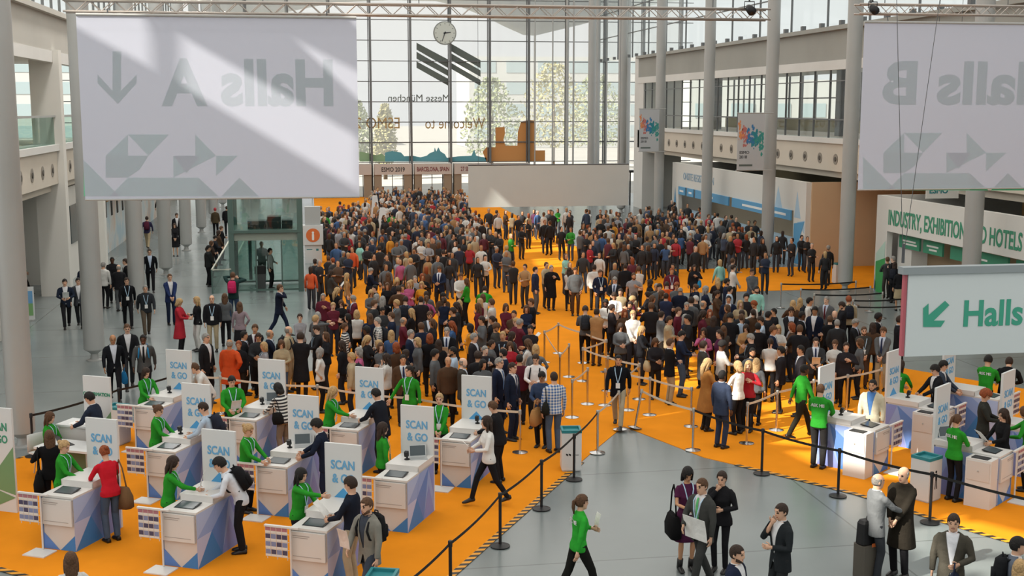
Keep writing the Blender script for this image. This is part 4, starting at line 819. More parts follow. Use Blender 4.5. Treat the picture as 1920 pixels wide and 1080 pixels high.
# dark revolving frame near the right end of the facade and an advertising board at far left
p = gz(1198, 384); t = thing('display_frame', 'black framed glass booth at the far end right of the blank banner', 'booth', (p.x, p.y, 0)); mb = MB()
for x in (-0.75, 0.75): mb.box((x - 0.05, -0.05, 0), (x + 0.05, 0.05, 2.6)); mb.box((x - 0.05, 1.4, 0), (x + 0.05, 1.5, 2.6))
mb.box((-0.8, -0.05, 2.55), (0.8, 1.5, 2.7)); mb.build('booth_frame', M_BLACK, t); mb = MB(); mb.box((0.4, 0.2, 0), (0.74, 1.4, 2.55)); mb.build('booth_panel', M_BLACK, t)
p = gz(47, 602); t = thing('poster_stand', 'small poster stand with blue and green picture behind the left column', 'poster stand', (p.x, p.y, 0)); mb = MB(); mb.box((-0.35, -0.03, 0.05), (0.35, 0.03, 1.25)); mb.build('board', M_PW, t)
mb = MB(); mb.box((-0.31, -0.034, 0.65), (0.31, -0.03, 1.1), 0); mb.box((-0.31, -0.034, 0.2), (0.31, -0.03, 0.65), 1); mb.build('picture', [mat('poster_blue', '#6fa3cf', 0.5), mat('poster_green', '#7fae72', 0.5)], t); mb = MB(); mb.box((-0.3, -0.15, 0), (0.3, 0.15, 0.05)); mb.build('foot', M_STEEL, t)
# ================================================================== PEOPLE
M_SKIN = mat('skin', objcol=True, rough=0.55, spec=0.3); M_EYE = mat('eye_dark', '#2a211d', 0.4); M_LIP = mat('lip', '#9c5a50', 0.5)
M_CLOTH = mat('cloth', objcol=True, rough=0.9, spec=0.1, noise=0.10, nscale=5, bump=0.35, bscale=14); M_HAIR = mat('hair', objcol=True, rough=0.6, spec=0.3, noise=0.35, nscale=45, bump=0.6, bscale=90)
M_SHOE = mat('shoe', objcol=True, rough=0.4); M_RIB = mat('lanyard_ribbon', '#a9c6dd', 0.7); M_BADGE = mat('badge_card', '#e6e6e3', 0.5)
def check_mat(name, stripes):
    m = bpy.data.materials.new(name); m.use_nodes = True; nt = m.node_tree; b = nt.nodes['Principled BSDF']; b.inputs['Roughness'].default_value = 0.9
    tc = nt.nodes.new('ShaderNodeTexCoord'); oi = nt.nodes.new('ShaderNodeObjectInfo')
    ax = []
    for k in ((2,) if stripes else (0, 2)):
        sp = nt.nodes.new('ShaderNodeSeparateXYZ'); nt.links.new(tc.outputs['Object'], sp.inputs[0])
        a = nt.nodes.new('ShaderNodeMath'); a.operation = 'MULTIPLY'; a.inputs[1].default_value = 14 if stripes else 16; nt.links.new(sp.outputs[k], a.inputs[0])
        f = nt.nodes.new('ShaderNodeMath'); f.operation = 'FRACT'; nt.links.new(a.outputs[0], f.inputs[0]); g = nt.nodes.new('ShaderNodeMath'); g.operation = 'GREATER_THAN'; g.inputs[1].default_value = 0.5; nt.links.new(f.outputs[0], g.inputs[0]); ax.append(g)
    src = ax[0].outputs[0]
    if not stripes:
        s_ = nt.nodes.new('ShaderNodeMath'); s_.operation = 'ADD'; nt.links.new(ax[0].outputs[0], s_.inputs[0]); nt.links.new(ax[1].outputs[0], s_.inputs[1]); h = nt.nodes.new('ShaderNodeMath'); h.operation = 'MULTIPLY'; h.inputs[1].default_value = 0.5; nt.links.new(s_.outputs[0], h.inputs[0]); src = h.outputs[0]
    mx = nt.nodes.new('ShaderNodeMix'); mx.data_type = 'RGBA'; nt.links.new(src, mx.inputs['Factor']); nt.links.new(oi.outputs['Color'], mx.inputs['A']); mx.inputs['B'].default_value = lin('#d8d8d4'); nt.links.new(mx.outputs['Result'], b.inputs['Base Color']); return m
M_CHECK = check_mat('checked_cloth', False); M_STRIPE = check_mat('striped_cloth', True)

POSES = {  # hand targets (left hand is +x; the figure faces -y), ankles, lean, head pitch and yaw
 'stand':  dict(L=(.25,-.05,.80), R=(-.25,-.05,.80)),
 'shift':  dict(L=(.23,-.14,.86), R=(-.26,-.02,.80), la=(.13,-.05,.08), ra=(-.08,.04,.08), yaw=15),
 'phone':  dict(L=(.07,-.30,1.13), R=(-.05,-.32,1.12), pitch=28),
 'paper':  dict(L=(.11,-.34,1.08), R=(-.12,-.34,1.06), pitch=18),
 'fold':   dict(L=(-.14,-.20,1.17), R=(.13,-.21,1.14), yaw=-10),
 'strap':  dict(L=(.13,-.15,1.28), R=(-.25,-.04,.80), yaw=12),
 'pocket': dict(L=(.21,-.07,.90), R=(-.21,-.07,.90)),
 'face':   dict(L=(.08,-.22,1.14), R=(-.035,-.145,1.455), pitch=8),
 'clasp':  dict(L=(.04,-.26,.92), R=(-.04,-.27,.93), pitch=8),
 'hip':    dict(L=(.26,-.04,.80), R=(-.19,-.02,1.0), yaw=20),
 'walk':   dict(L=(.26,.16,.86), R=(-.25,-.22,.92), la=(.08,-.30,.09), ra=(-.08,.33,.14), lean=3),
 'walkb':  dict(L=(.25,-.22,.92), R=(-.26,.16,.86), la=(.08,.33,.14), ra=(-.08,-.30,.09), lean=3),
 'walkface': dict(L=(.25,-.15,.95), R=(-.05,-.16,1.50), la=(.07,-.32,.09), ra=(-.07,.36,.16), lean=3),
 'walkpaper': dict(L=(.12,-.30,1.12), R=(-.10,-.32,1.10), la=(.07,.36,.16), ra=(-.07,-.34,.09), lean=2, pitch=2),
 'counter': dict(L=(.16,-.44,1.06), R=(-.16,-.44,1.06), lean=12, pitch=25),
 'bend':   dict(L=(.14,-.50,1.02), R=(-.16,-.50,1.02), lean=28, pitch=15),
 'pointr': dict(L=(.10,-.36,1.05), R=(-.12,-.58,1.36), lean=5, pitch=10),
 'pointl': dict(L=(.42,-.55,1.40), R=(-.20,-.10,.92), yaw=20),
 'reach':  dict(L=(.10,-.36,1.10), R=(-.12,-.52,1.16), lean=8, pitch=15),
 'aside':  dict(L=(.26,-.02,.82), R=(-.42,-.14,.95), yaw=-30),
 'hands_up': dict(L=(.10,-.16,1.56), R=(-.14,-.18,1.52)),
 'carry':  dict(L=(.10,-.24,1.10), R=(-.26,-.04,.78)),
 'docs':   dict(L=(.26,-.10,.82), R=(-.12,-.30,1.02), la=(.08,-.28,.09), ra=(-.08,.28,.13), pitch=6, lean=2),
 'shake':  dict(L=(.22,-.08,.88), R=(-.06,-.42,1.12), pitch=5),
 'typing': dict(L=(.10,-.42,1.06), R=(-.12,-.42,1.06), pitch=20, lean=6),
 'walkcarry': dict(L=(.10,-.27,1.14), R=(-.27,.14,.86), la=(.08,.33,.14), ra=(-.08,-.30,.09), lean=3),
 'sit':    dict(L=(.12,-.32,.92), R=(-.12,-.32,.92), la=(.12,-.42,.08), ra=(-.12,-.42,.08), pel=(0,0,-.42), lean=4, pitch=10),
}
def ik(a, b, l1, l2, hint):
    d = b - a; L = max(min(d.length, (l1 + l2) * 0.995), abs(l1 - l2) + 0.01); u = d.normalized(); b = a + u * L
    x = (l1 * l1 - l2 * l2 + L * L) / (2 * L); h = math.sqrt(max(l1 * l1 - x * x, 0)); w = hint - u * hint.dot(u)
    if w.length < 1e-5: w = u.orthogonal()
    return a + u * x + w.normalized() * h, b
class Fig:
    def __init__(s, pose, sex):
        P = POSES[pose]; s.sex = sex; f = sex == 'f'; s.pel = Vector(P.get('pel', (0, 0, 0))); s.lean = math.radians(P.get('lean', 0))
        s.pitch = math.radians(P.get('pitch', 4)); s.yaw = math.radians(P.get('yaw', 0))
        sw = 0.165 if f else 0.19; s.sh = {1: s.T((sw, 0.0, 1.415)), -1: s.T((-sw, 0.0, 1.415))}
        s.arm = {}
        for k, key in ((1, 'L'), (-1, 'R')):
            t = Vector(P[key]) + s.pel; s.arm[k] = ik(s.sh[k], t, .285, .255, Vector((k * 0.75, 0.45, -0.5)))
        s.leg = {}
        for k, key in ((1, 'la'), (-1, 'ra')):
            an = Vector(P.get(key, (k * 0.095, 0.0, .08))); hp = Vector((k * .092, 0, .93)) + s.pel; s.leg[k] = (hp,) + ik(hp, an, .435, .425, Vector((k * 0.1, -1, 0)))
        hc = s.T((0, -0.012, 1.625)); s.H = Matrix.Translation(hc) @ Matrix.Rotation(s.yaw, 4, 'Z') @ Matrix.Rotation(s.pitch + s.lean * 0.3, 4, 'X')
        s.TM = Matrix.Translation(s.pel + Vector((0, 0, .95))) @ Matrix.Rotation(s.lean, 4, 'X') @ Matrix.Translation((0, 0, -.95))
    def T(s, p):
        p = Vector(p); w = min(max((p.z - .88) / .2, 0), 1); q = p - Vector((0, 0, .95)); return Matrix.Rotation(s.lean * w, 3, 'X') @ q + Vector((0, 0, .95)) + s.pel
    def ringT(s, z, rx, ry, cy=0.0, n=20, sq=2.4):
        R = []
        for k in range(n):
            a = 2 * math.pi * k / n; c, d = math.cos(a), math.sin(a); e = 2 / sq
            R.append(s.T((rx * math.copysign(abs(c) ** e, c), cy + ry * math.copysign(abs(d) ** e, d), z)))
        return R
TORSO = {'m': [(.86,.12,.09,0),(.93,.155,.105,.005),(1.04,.145,.10,0),(1.16,.155,.108,-.005),(1.28,.172,.115,-.005),(1.38,.178,.10,0),(1.44,.14,.082,.005),(1.48,.075,.066,.008)],
         'f': [(.86,.125,.09,0),(.93,.165,.11,.01),(1.04,.125,.09,0),(1.16,.128,.095,-.005),(1.26,.145,.118,-.015),(1.36,.150,.098,-.002),(1.425,.115,.075,.005),(1.47,.06,.055,.008)]}
def remesh(mb, vox, name, mats, smooth=2):
    me = mb.mesh(name + '_raw'); o = bpy.data.objects.new('tmp', me); COL.objects.link(o)
    r = o.modifiers.new('r', 'REMESH'); r.mode = 'VOXEL'; r.voxel_size = vox; r.use_smooth_shade = True
    if smooth: q = o.modifiers.new('s', 'SMOOTH'); q.iterations = smooth; q.factor = 0.5
    dg = bpy.context.evaluated_depsgraph_get(); dg.update(); out = bpy.data.meshes.new_from_object(o.evaluated_get(dg))
    bpy.data.objects.remove(o); bpy.data.meshes.remove(me); out.name = name; out.materials.clear()
    for m in mats: out.materials.append(m)
    return out
HEADR = [(-.118,.022,.026,-.052),(-.108,.040,.042,-.044),(-.085,.054,.062,-.030),(-.05,.064,.080,-.014),(-.01,.071,.092,-.002),(.03,.074,.097,.003),(.065,.069,.091,.006),(.092,.053,.070,.008),(.108,.032,.042,.008),(.115,.012,.016,.008)]
def el(mb, M, c, r, n=10):
    rings = []
    for i in range(1, 7):
        t = math.pi * i / 7 - math.pi / 2; rings.append([M @ Vector((c[0] + r[0] * math.cos(t) * math.cos(2*math.pi*k/n), c[1] + r[1] * math.cos(t) * math.sin(2*math.pi*k/n), c[2] + r[2] * math.sin(t))) for k in range(n)])
    mb.loft(rings)
def hand(mb, w, fore, side, curl=0.5):
    # palm and five fingers running on from the forearm direction
    f = fore.normalized(); up = Vector((0, 0, 1)); n = f.cross(up)
    n = n.normalized() if n.length > 0.1 else Vector((side, 0, 0)); n = n * (1 if n.x * side > 0 else -1)
    p = n.cross(f).normalized()      # across the palm
    if p.y > 0: p = -p               # thumb side forward/up
    def rg(c, a, b): return [c + p * (a * math.cos(2*math.pi*k/8)) + n * (b * math.sin(2*math.pi*k/8)) for k in range(8)]
    mb.loft([rg(w - f * .03, .024, .022), rg(w + f * .01, .028, .018), rg(w + f * .05, .041, .016), rg(w + f * .085, .040, .013)])
    inn = -n
    for i, (off, L) in enumerate(((.030, .066), (.010, .076), (-.011, .070), (-.031, .054))):
        a = w + f * .08 + p * off; b = a + (f * math.cos(curl * .6) + inn * math.sin(curl * .6)) * L * .5; c = b + (f * math.cos(curl * 1.5) + inn * math.sin(curl * 1.5)) * L * .5
        mb.tube([a, b, c], [.0095, .0088, .007], 6)
    a = w + f * .02 + p * .03; b = a + (p * .7 + f * .7) * .04 + inn * .01; c = b + (f * .9 + p * .2 + inn * .3).normalized() * .035
    mb.tube([a, b, c], [.0115, .010, .008], 6)
CACHE = {}
def body_mesh(pose, sex, vox):
    key = ('body', pose, sex, vox)
    if key in CACHE: return CACHE[key]
    F = FIG[(pose, sex)]; f = sex == 'f'; mb = MB()
    mb.loft([F.ringT(z, rx * .9, ry * .88, cy, 16) for z, rx, ry, cy in TORSO[sex]])
    nk = .048 if f else .058; mb.tube([F.T((0, .012, 1.42)), F.T((0, .008, 1.50)), F.H @ Vector((0, .012, -.05))], [nk * 1.25, nk, nk * .96], 12)
    k = .95 if f else 1.0
    mb.loft([[F.H @ Vector((rx * k * math.cos(2*math.pi*q/18), cy + ry * math.sin(2*math.pi*q/18), z)) for q in range(18)] for z, rx, ry, cy in HEADR])
    el(mb, F.H, (0, -.098, -.022), (.015, .020, .024)); el(mb, F.H, (0, -.095, .005), (.009, .012, .026)); el(mb, F.H, (0, -.076, -.062), (.030, .020, .014)); el(mb, F.H, (0, -.086, .030), (.052, .014, .012))
    for s in (1, -1):
        el(mb, F.H, (s * .074, .012, -.010), (.012, .022, .034)); e, w = F.arm[s]; sh = F.sh[s]; a = .82 if f else 1.0
        mb.tube([sh + Vector((-s * .05, 0, -.02)), sh + (e - sh) * .15 + Vector((-s * .01, 0, 0)), sh + (e - sh) * .6, e, e + (w - e) * .3, e + (w - e) * .75, w], [.030*a, .036*a, .037*a, .036*a, .037*a, .028*a, .025*a], 10)
        h, kn, an = F.leg[s]; mb.tube([h + Vector((0, 0, .04)), h + (kn - h) * .25, h + (kn - h) * .7, kn, kn + (an - kn) * .3, kn + (an - kn) * .75, an], [.070, .072, .054, .042, .046, .033, .031], 10)
        mb.tube([an + Vector((0, .04, -.045)), an + Vector((0, -.04, -.045)), an + Vector((0, -.13, -.055))], [.034, .034, .026], 8)
    me = remesh(mb, vox, 'person_body', [M_SKIN, M_EYE, M_LIP])
    Hi = F.H.inverted(); mi = [0] * len(me.polygons)
    for p in me.polygons:
        c = Hi @ p.center
        if abs(c.x) < .07 and c.y < -.05 and -.09 < c.z < .06:
            x = abs(c.x)
            if ((x - .031) / .016) ** 2 + ((c.z - .004) / .0085) ** 2 < 1 or (((x - .033) / .021) ** 2 + ((c.z - .030) / .006) ** 2 < 1): mi[p.index] = 1
            elif (x / .025) ** 2 + ((c.z + .062) / .009) ** 2 < 1: mi[p.index] = 2
    me.polygons.foreach_set('material_index', mi)
    hb = MB()
    for s in (1, -1): e, w = F.arm[s]; hand(hb, w, w - e, s)
    hm = hb.mesh('hands', [M_SKIN]); bm = bmesh.new(); bm.from_mesh(me); bm.from_mesh(hm)
    for q in bm.faces: q.smooth = True
    bm.to_mesh(me); bm.free(); bpy.data.meshes.remove(hm); CACHE[key] = me; return me
def sleeve(mb, F, s, r, end=1.0):
    e, w = F.arm[s]; sh = F.sh[s]; a = (.90 if F.sex == 'f' else 1.0) * r
    if end > 0.9: mb.tube([sh + Vector((-s * .075, 0, -.012)), sh + Vector((-s * .02, 0, -.012)), sh + (e - sh) * .18, sh + (e - sh) * .6, e, e + (w - e) * .4, e + (w - e) * .93], [.048*a, .056*a, .060*a, .056*a, .052*a, .047*a, .040*a], 12)
    else: mb.tube([sh + Vector((-s * .075, 0, -.012)), sh + Vector((-s * .02, 0, -.012)), sh + (e - sh) * .2, sh + (e - sh) * .62], [.046*a, .054*a, .060*a, .062*a], 12)
def top_mesh(kind, pose, sex, vox):
    key = ('top', kind, pose, sex, vox)
    if key in CACHE: return CACHE[key]
    F = FIG[(pose, sex)]; mb = MB(); T = TORSO[sex]; g = {'suit': .020, 'jacket': .028, 'tee': .008, 'sweater': .014, 'coat': .03, 'dress': .008, 'staff': .012, 'poncho': .03}[kind]
    rings = [F.ringT(z, rx + g, ry + g * .9, cy, 20, 2.3) for z, rx, ry, cy in T if z > .99]
    hip = .165 if sex == 'm' else .175
    low = {'suit': [(.76, hip + .03, .135, .0), (.90, hip + .018, .128, .0)], 'jacket': [(.82, hip + .025, .132, 0), (.92, hip + .02, .13, 0)], 'tee': [(.87, hip + .012, .126, .003), (.94, hip + .006, .122, .002)], 'sweater': [(.85, hip + .016, .130, .004), (.93, hip + .010, .126, .003)], 'staff': [(.86, hip + .014, .128, .004), (.94, hip + .008, .124, .003)],
           'coat': [(.48, hip + .06, .19, .02), (.75, hip + .035, .15, .01), (.92, hip + .02, .13, 0)], 'dress': [(.50, hip + .03, .135, .0), (.70, hip + .02, .132, 0), (.92, hip + .008, .12, 0)], 'poncho': [(.62, hip + .10, .20, 0), (.85, hip + .08, .17, 0)]}[kind]
    mb.loft([F.ringT(z, rx, ry, cy, 20, 2.3) for z, rx, ry, cy in low] + rings)
    for s in (1, -1): sleeve(mb, F, s, {'tee': .90, 'dress': .85, 'sweater': .95, 'staff': .95, 'suit': 1.0, 'jacket': 1.1, 'coat': 1.12, 'poncho': 1.25}[kind], 0.5 if kind in ('dress', 'tee') else 1.0)
    if kind in ('jacket', 'coat', 'suit', 'tee', 'staff'):   # collar
        nk = .070 if sex == 'm' else .060
        mb.tube([F.T((0, .012, 1.44)), F.T((0, .014, 1.492))], [nk * 1.25, nk * (1.02 if kind != 'coat' else 1.15)], 14)
    me = remesh(mb, vox, kind, [M_CLOTH], 2)
    if kind in ('suit',):
        Ti = F.TM.inverted(); bm = bmesh.new(); bm.from_mesh(me); dl = []
        for s in (1, -1):
            for pt, no in (((s * .012, 0, 1.02), (s, 0, -.072 / .42)), ((s * .01, 0, .93), (s, 0, .05 / .18))):
                bmesh.ops.bisect_plane(bm, geom=bm.verts[:] + bm.edges[:] + bm.faces[:], plane_co=F.TM @ Vector(pt), plane_no=(F.TM.to_3x3() @ Vector(no)).normalized())
        for q in bm.faces:
            c = Ti @ q.calc_center_median()
            if c.y < -.02 and abs(c.x) < .115:
                if 1.02 < c.z < 1.5 and abs(c.x) < .012 + .072 * (c.z - 1.02) / .42: dl.append(q)
                elif .7 < c.z <= .93 and abs(c.x) < .01 + .05 * (.93 - c.z) / .18: dl.append(q)
        bmesh.ops.delete(bm, geom=dl, context='FACES'); bm.to_mesh(me); bm.free()
    CACHE[key] = me; return me
def shirt_mesh(pose, sex):
    key = ('shirt', pose, sex)
    if key in CACHE: return CACHE[key]
    F = FIG[(pose, sex)]; mb = MB(); mb.loft([F.ringT(.88, .155, .112, 0)] + [F.ringT(z, rx + .006, ry + .007, cy, 20, 2.3) for z, rx, ry, cy in TORSO[sex] if z > .99])
    mb.tube([F.T((0, .010, 1.44)), F.T((0, .010, 1.50))], [.072, .062], 14); me = mb.mesh('shirt', [M_CLOTH], True); CACHE[key] = me; return me
def tie_mesh(pose, sex):
    key = ('tie', pose, sex)
    if key in CACHE: return CACHE[key]
    F = FIG[(pose, sex)]; mb = MB(); R = []
    for z, w, y in ((1.46, .014, -.088), (1.43, .020, -.104), (1.35, .022, -.126), (1.2, .030, -.126), (1.06, .034, -.116), (1.02, .004, -.112)): R.append([F.T((a * w, y - b, z)) for a, b in ((-1, 0), (0, .006), (1, 0), (0, -.004))])
    mb.loft(R); me = mb.mesh('tie', [M_CLOTH]); CACHE[key] = me; return me
def legs_mesh(kind, pose, sex, vox):
    key = ('legs', kind, pose, sex, vox)
    if key in CACHE: return CACHE[key]
    F = FIG[(pose, sex)]; mb = MB(); f = sex == 'f'; w = {'trousers': 1.0, 'slim': .86, 'skirt': 1}[kind]
    R = [F.ringT(z, rx, ry, cy, 18, 2.3) for z, rx, ry, cy in ((.83, .135, .100, .005), (.90, .160 if not f else .170, .112, .006), (.97, .150 if not f else .150, .102, .002))]
    if kind == 'skirt':
        mb.loft([F.ringT(z, rx, ry, cy, 18, 2.2) for z, rx, ry, cy in ((.48, .22, .17, 0), (.7, .20, .145, 0), (.92, .18, .12, 0), (1.03, .137, .110, 0))])
    else:
        mb.loft(R)
        for s in (1, -1):
            h, k, a = F.leg[s]; mb.tube([h + Vector((0, 0, .03)), h + (k - h) * .2, h + (k - h) * .65, k, k + (a - k) * .5, a + (k - a) * .02 - Vector((0, 0, .02))], [.088, .092 * max(w, .9), .078 * w, .068 * w, .062 * w, .056 * w], 12)
    me = remesh(mb, vox, kind, [M_CLOTH], 2); CACHE[key] = me; return me
def shoe_mesh(pose, sex, s, boot=False):
    key = ('shoe', pose, sex, s, boot)
    if key in CACHE: return CACHE[key]
    F = FIG[(pose, sex)]; h, k, a = F.leg[s]; mb = MB(); lift = a.z - .08; an = Vector((a.x, a.y, 0)); t = min(lift * 3.2, .7)
    Rm = Matrix.Translation(an + Vector((0, 0, lift))) @ Matrix.Translation((0, -.11, 0.0)) @ Matrix.Rotation(t, 4, 'X') @ Matrix.Translation((0, .11, 0)) if lift > .02 else Matrix.Translation(an)
    R = []
    for y, w, z0, z1 in ((.075, .028, .012, .070), (.055, .038, .0, .085), (.0, .038, .0, .092), (-.06, .042, .0, .070), (-.12, .046, .0, .052), (-.165, .036, .004, .040), (-.185, .016, .010, .028)):
        R.append([Rm @ Vector((x * w, y, z0 + (z1 - z0) * q)) for x, q in ((-1, 0), (-1.02, .35), (-.75, .8), (0, 1), (.75, .8), (1.02, .35), (1, 0))])
    mb.loft(R)
    if boot: mb.tube([Rm @ Vector((0, .02, .04)), a + (k - a) * .28], [.05, .052], 10)
    me = mb.mesh('shoe', [M_SHOE], True); CACHE[key] = me; return me
def hair_mesh(style, pose, sex):
    key = ('hair', style, pose, sex)
    if key in CACHE: return CACHE[key]
    F = FIG[(pose, sex)]; r = random.Random(hash(style) % 99 if False else len(style)); bm = bmesh.new(); bmesh.ops.create_uvsphere(bm, u_segments=28, v_segments=18, radius=1.0)
    g = {'short': .010, 'crop': .005, 'bald': .004, 'long': .014, 'bob': .016, 'pony': .010, 'curly': .030, 'bun': .010, 'thick': .020}[style]; dl = []
    for v in bm.verts:
        x, y, z = v.co; v.co = Vector((x * (.078 + g), y * (.100 + g) + .004, z * (.108 + g) + .010 + g * .4))
    for q in bm.faces:
        c = q.calc_center_median(); front = c.y < -.030; side = abs(c.x) > .05
        if style == 'bald':
            if c.z > .050 + .02 * (c.y > .07) or (c.y < -.01) or c.z < -.06: dl.append(q)
        else:
            hl = (.066 if style in ('crop', 'pony', 'bun') else .060) + .010 * (c.x > .01) - .05 * max(0, abs(c.x) - .05)
            if c.z < -.055 and style in ('short', 'crop', 'bald', 'thick', 'pony', 'bun', 'curly'): dl.append(q)
            elif front and c.z < hl and (not side or c.z < (.035 if style in ('short', 'crop', 'thick', 'curly') else -.2)): dl.append(q)
            elif c.y < .012 and c.z < -.005 and style in ('short', 'crop', 'thick', 'pony', 'bun'): dl.append(q)
            elif c.y < -.012 and c.z < .03 and style in ('short', 'crop', 'thick', 'pony', 'bun'): dl.append(q)
    bmesh.ops.delete(bm, geom=dl, context='FACES')
    ex = bmesh.ops.extrude_face_region(bm, geom=bm.faces[:])
    for v in [e for e in ex['geom'] if isinstance(e, bmesh.types.BMVert)]: v.co = Vector((v.co.x * .93, (v.co.y - .004) * .93 + .004, (v.co.z - .01) * .93 + .01))
    bmesh.ops.recalc_face_normals(bm, faces=bm.faces)
    for q in bm.faces: q.smooth = True
    me = bpy.data.meshes.new('hair'); bm.to_mesh(me); bm.free(); me.transform(F.H); mb = MB()
    if style in ('long', 'bob'):
        zs = ((.02, .088, .055, .045), (-.06, .090, .050, .055), (-.13, .088, .045, .062), (-.20, .080, .040, .068), (-.29, .066, .030, .072), (-.36, .040, .018, .074)) if style == 'long' else ((.02, .090, .06, .038), (-.06, .094, .058, .040), (-.12, .088, .05, .044), (-.16, .060, .036, .048))
        R = []
        for z, rx, ry, cy in zs:
            R.append([((F.H @ Vector((rx * math.cos(2*math.pi*k/14), cy + ry * math.sin(2*math.pi*k/14), z))) if z > -.14 else (F.H.to_translation() + F.H.to_3x3() @ Vector((rx * math.cos(2*math.pi*k/14), cy + ry * math.sin(2*math.pi*k/14), -.14)) + Vector((0, .0, z + .14)))) for k in range(14)])
        mb.loft(R)
        for s in (1, -1):
            zs2 = (.03, -.06, -.14, -.22) if style == 'long' else (.03, -.06, -.125); mb.tube([F.H @ Vector((s * .080, -.012 if z < -.1 else .0, z)) for z in zs2], [.018, .026, .024, .012][:len(zs2)], 8)
    if style == 'pony': mb.tube([F.H @ Vector((0, .095, .04)), F.H @ Vector((0, .135, .01)), F.H @ Vector((0, .135, -.08)), F.H @ Vector((0, .115, -.19))], [.022, .030, .028, .010], 10)
    if style == 'bun': el(mb, F.H, (0, .115, .045), (.042, .04, .04))
    if mb.v:
        m2 = mb.mesh('h2', [], True); b2 = bmesh.new(); b2.from_mesh(me); b2.from_mesh(m2); b2.to_mesh(me); b2.free(); bpy.data.meshes.remove(m2)
    me.materials.clear(); me.materials.append(M_HAIR); CACHE[key] = me; return me
def beard_mesh(pose, sex):
    key = ('beard', pose, sex)
    if key in CACHE: return CACHE[key]
    F = FIG[(pose, sex)]; mb = MB(); R = []
    for k in range(9):
        a = math.radians(-100 + 25 * k); x, y = .068 * math.sin(a), -.030 - .062 * math.cos(a) * .9; o = 1.08
        R.append([F.H @ Vector((x * o, y * o + .004, z)) for z in (-.045 if abs(a) > 1 else -.078, -.085, -.118 + .03 * abs(math.sin(a)))] + [F.H @ Vector((x * .9, y * .9, z)) for z in (-.11 + .03 * abs(math.sin(a)), -.05)])
    mb.loft(R); me = mb.mesh('beard', [M_HAIR], True); CACHE[key] = me; return me
def lanyard_mesh(pose, sex):
    key = ('lan', pose, sex)
    if key in CACHE: return CACHE[key]
    F = FIG[(pose, sex)]; mb = MB(); y0 = -.150 if sex == 'm' else -.148
    for s in (1, -1):
        pts = [(s * .075, .02, 1.478), (s * .078, -.06, 1.458), (s * .070, -.118, 1.40), (s * .045, y0 + .004, 1.28), (s * .006, y0 - .004, 1.12)]
        R = []
        for x, y, z in pts: R.append([F.T((x - .009, y, z)), F.T((x + .009, y, z)), F.T((x + .009, y - .004, z)), F.T((x - .009, y - .004, z))])
        mb.loft(R)
    b = MB(); b.add([F.T((x, y0 - .006 - q, z)) for q in (0, .004) for x, z in ((-.048, .985), (.048, .985), (.048, 1.115), (-.048, 1.115))], [(0, 1, 2, 3), (7, 6, 5, 4), (0, 4, 5, 1), (1, 5, 6, 2), (2, 6, 7, 3), (3, 7, 4, 0)])
    CACHE[key] = (mb.mesh('lanyard', [M_RIB]), b.mesh('badge', [M_BADGE])); return CACHE[key]
def back_print(pose, sex):
    key = ('bp', pose, sex)
    if key in CACHE: return CACHE[key]
    F = FIG[(pose, sex)]; me = text_mesh('ASK ME', 0.085, 0.001, 0.004, 'CENTER')
    for v in me.vertices: v.co = F.T((-v.co.x, .128 + (0.001 if v.co.z > 0 else 0) - (0.010 if v.co.x ** 2 > .008 else 0), 1.30 + v.co.y))
    me.materials.append(M_WTXT); CACHE[key] = me; return me
FIG = {}
SKINS = {'1': '#d2a78c', '2': '#c2916f', '3': '#a97b58', '4': '#5b3d2c', '5': '#dcb79f'}
HAIRC = {'k': '#1b1817', 'd': '#33251d', 'b': '#573d29', 'n': '#b39468', 'g': '#8e8c88', 'w': '#c9c7c2', 'r': '#8a4522', 'x': '#8a857e'}
HAIRN = {'k': 'black', 'd': 'dark', 'b': 'brown', 'n': 'blonde', 'g': 'grey', 'w': 'white', 'r': 'reddish', 'x': 'balding'}
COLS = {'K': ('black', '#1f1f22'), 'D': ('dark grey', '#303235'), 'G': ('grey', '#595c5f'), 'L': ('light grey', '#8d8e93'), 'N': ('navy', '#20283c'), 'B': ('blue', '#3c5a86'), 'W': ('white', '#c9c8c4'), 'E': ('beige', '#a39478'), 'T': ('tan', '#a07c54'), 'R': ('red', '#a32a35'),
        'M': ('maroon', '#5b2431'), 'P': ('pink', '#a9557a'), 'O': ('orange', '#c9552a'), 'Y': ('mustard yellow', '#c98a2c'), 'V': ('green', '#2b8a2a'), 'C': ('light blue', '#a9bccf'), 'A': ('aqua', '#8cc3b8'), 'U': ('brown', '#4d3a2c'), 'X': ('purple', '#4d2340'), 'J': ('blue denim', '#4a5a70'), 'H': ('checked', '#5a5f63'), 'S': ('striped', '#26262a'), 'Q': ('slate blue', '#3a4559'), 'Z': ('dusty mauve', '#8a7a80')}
GAR = {'s': 'suit', 'j': 'jacket', 't': 'sweater', 'c': 'coat', 'd': 'dress', 'v': 'staff', 'h': 'tee', 'q': 'poncho'}
GARN = {'suit': 'suit jacket', 'jacket': 'jacket', 'sweater': 'top', 'coat': 'long coat', 'dress': 'dress', 'staff': 'staff shirt', 'tee': 'short sleeved top', 'poncho': 'loose robe'}
def child(name, me, parent, col=None):
    o = link(name, me, parent)
    if col: o.color = lin(col)
    return o
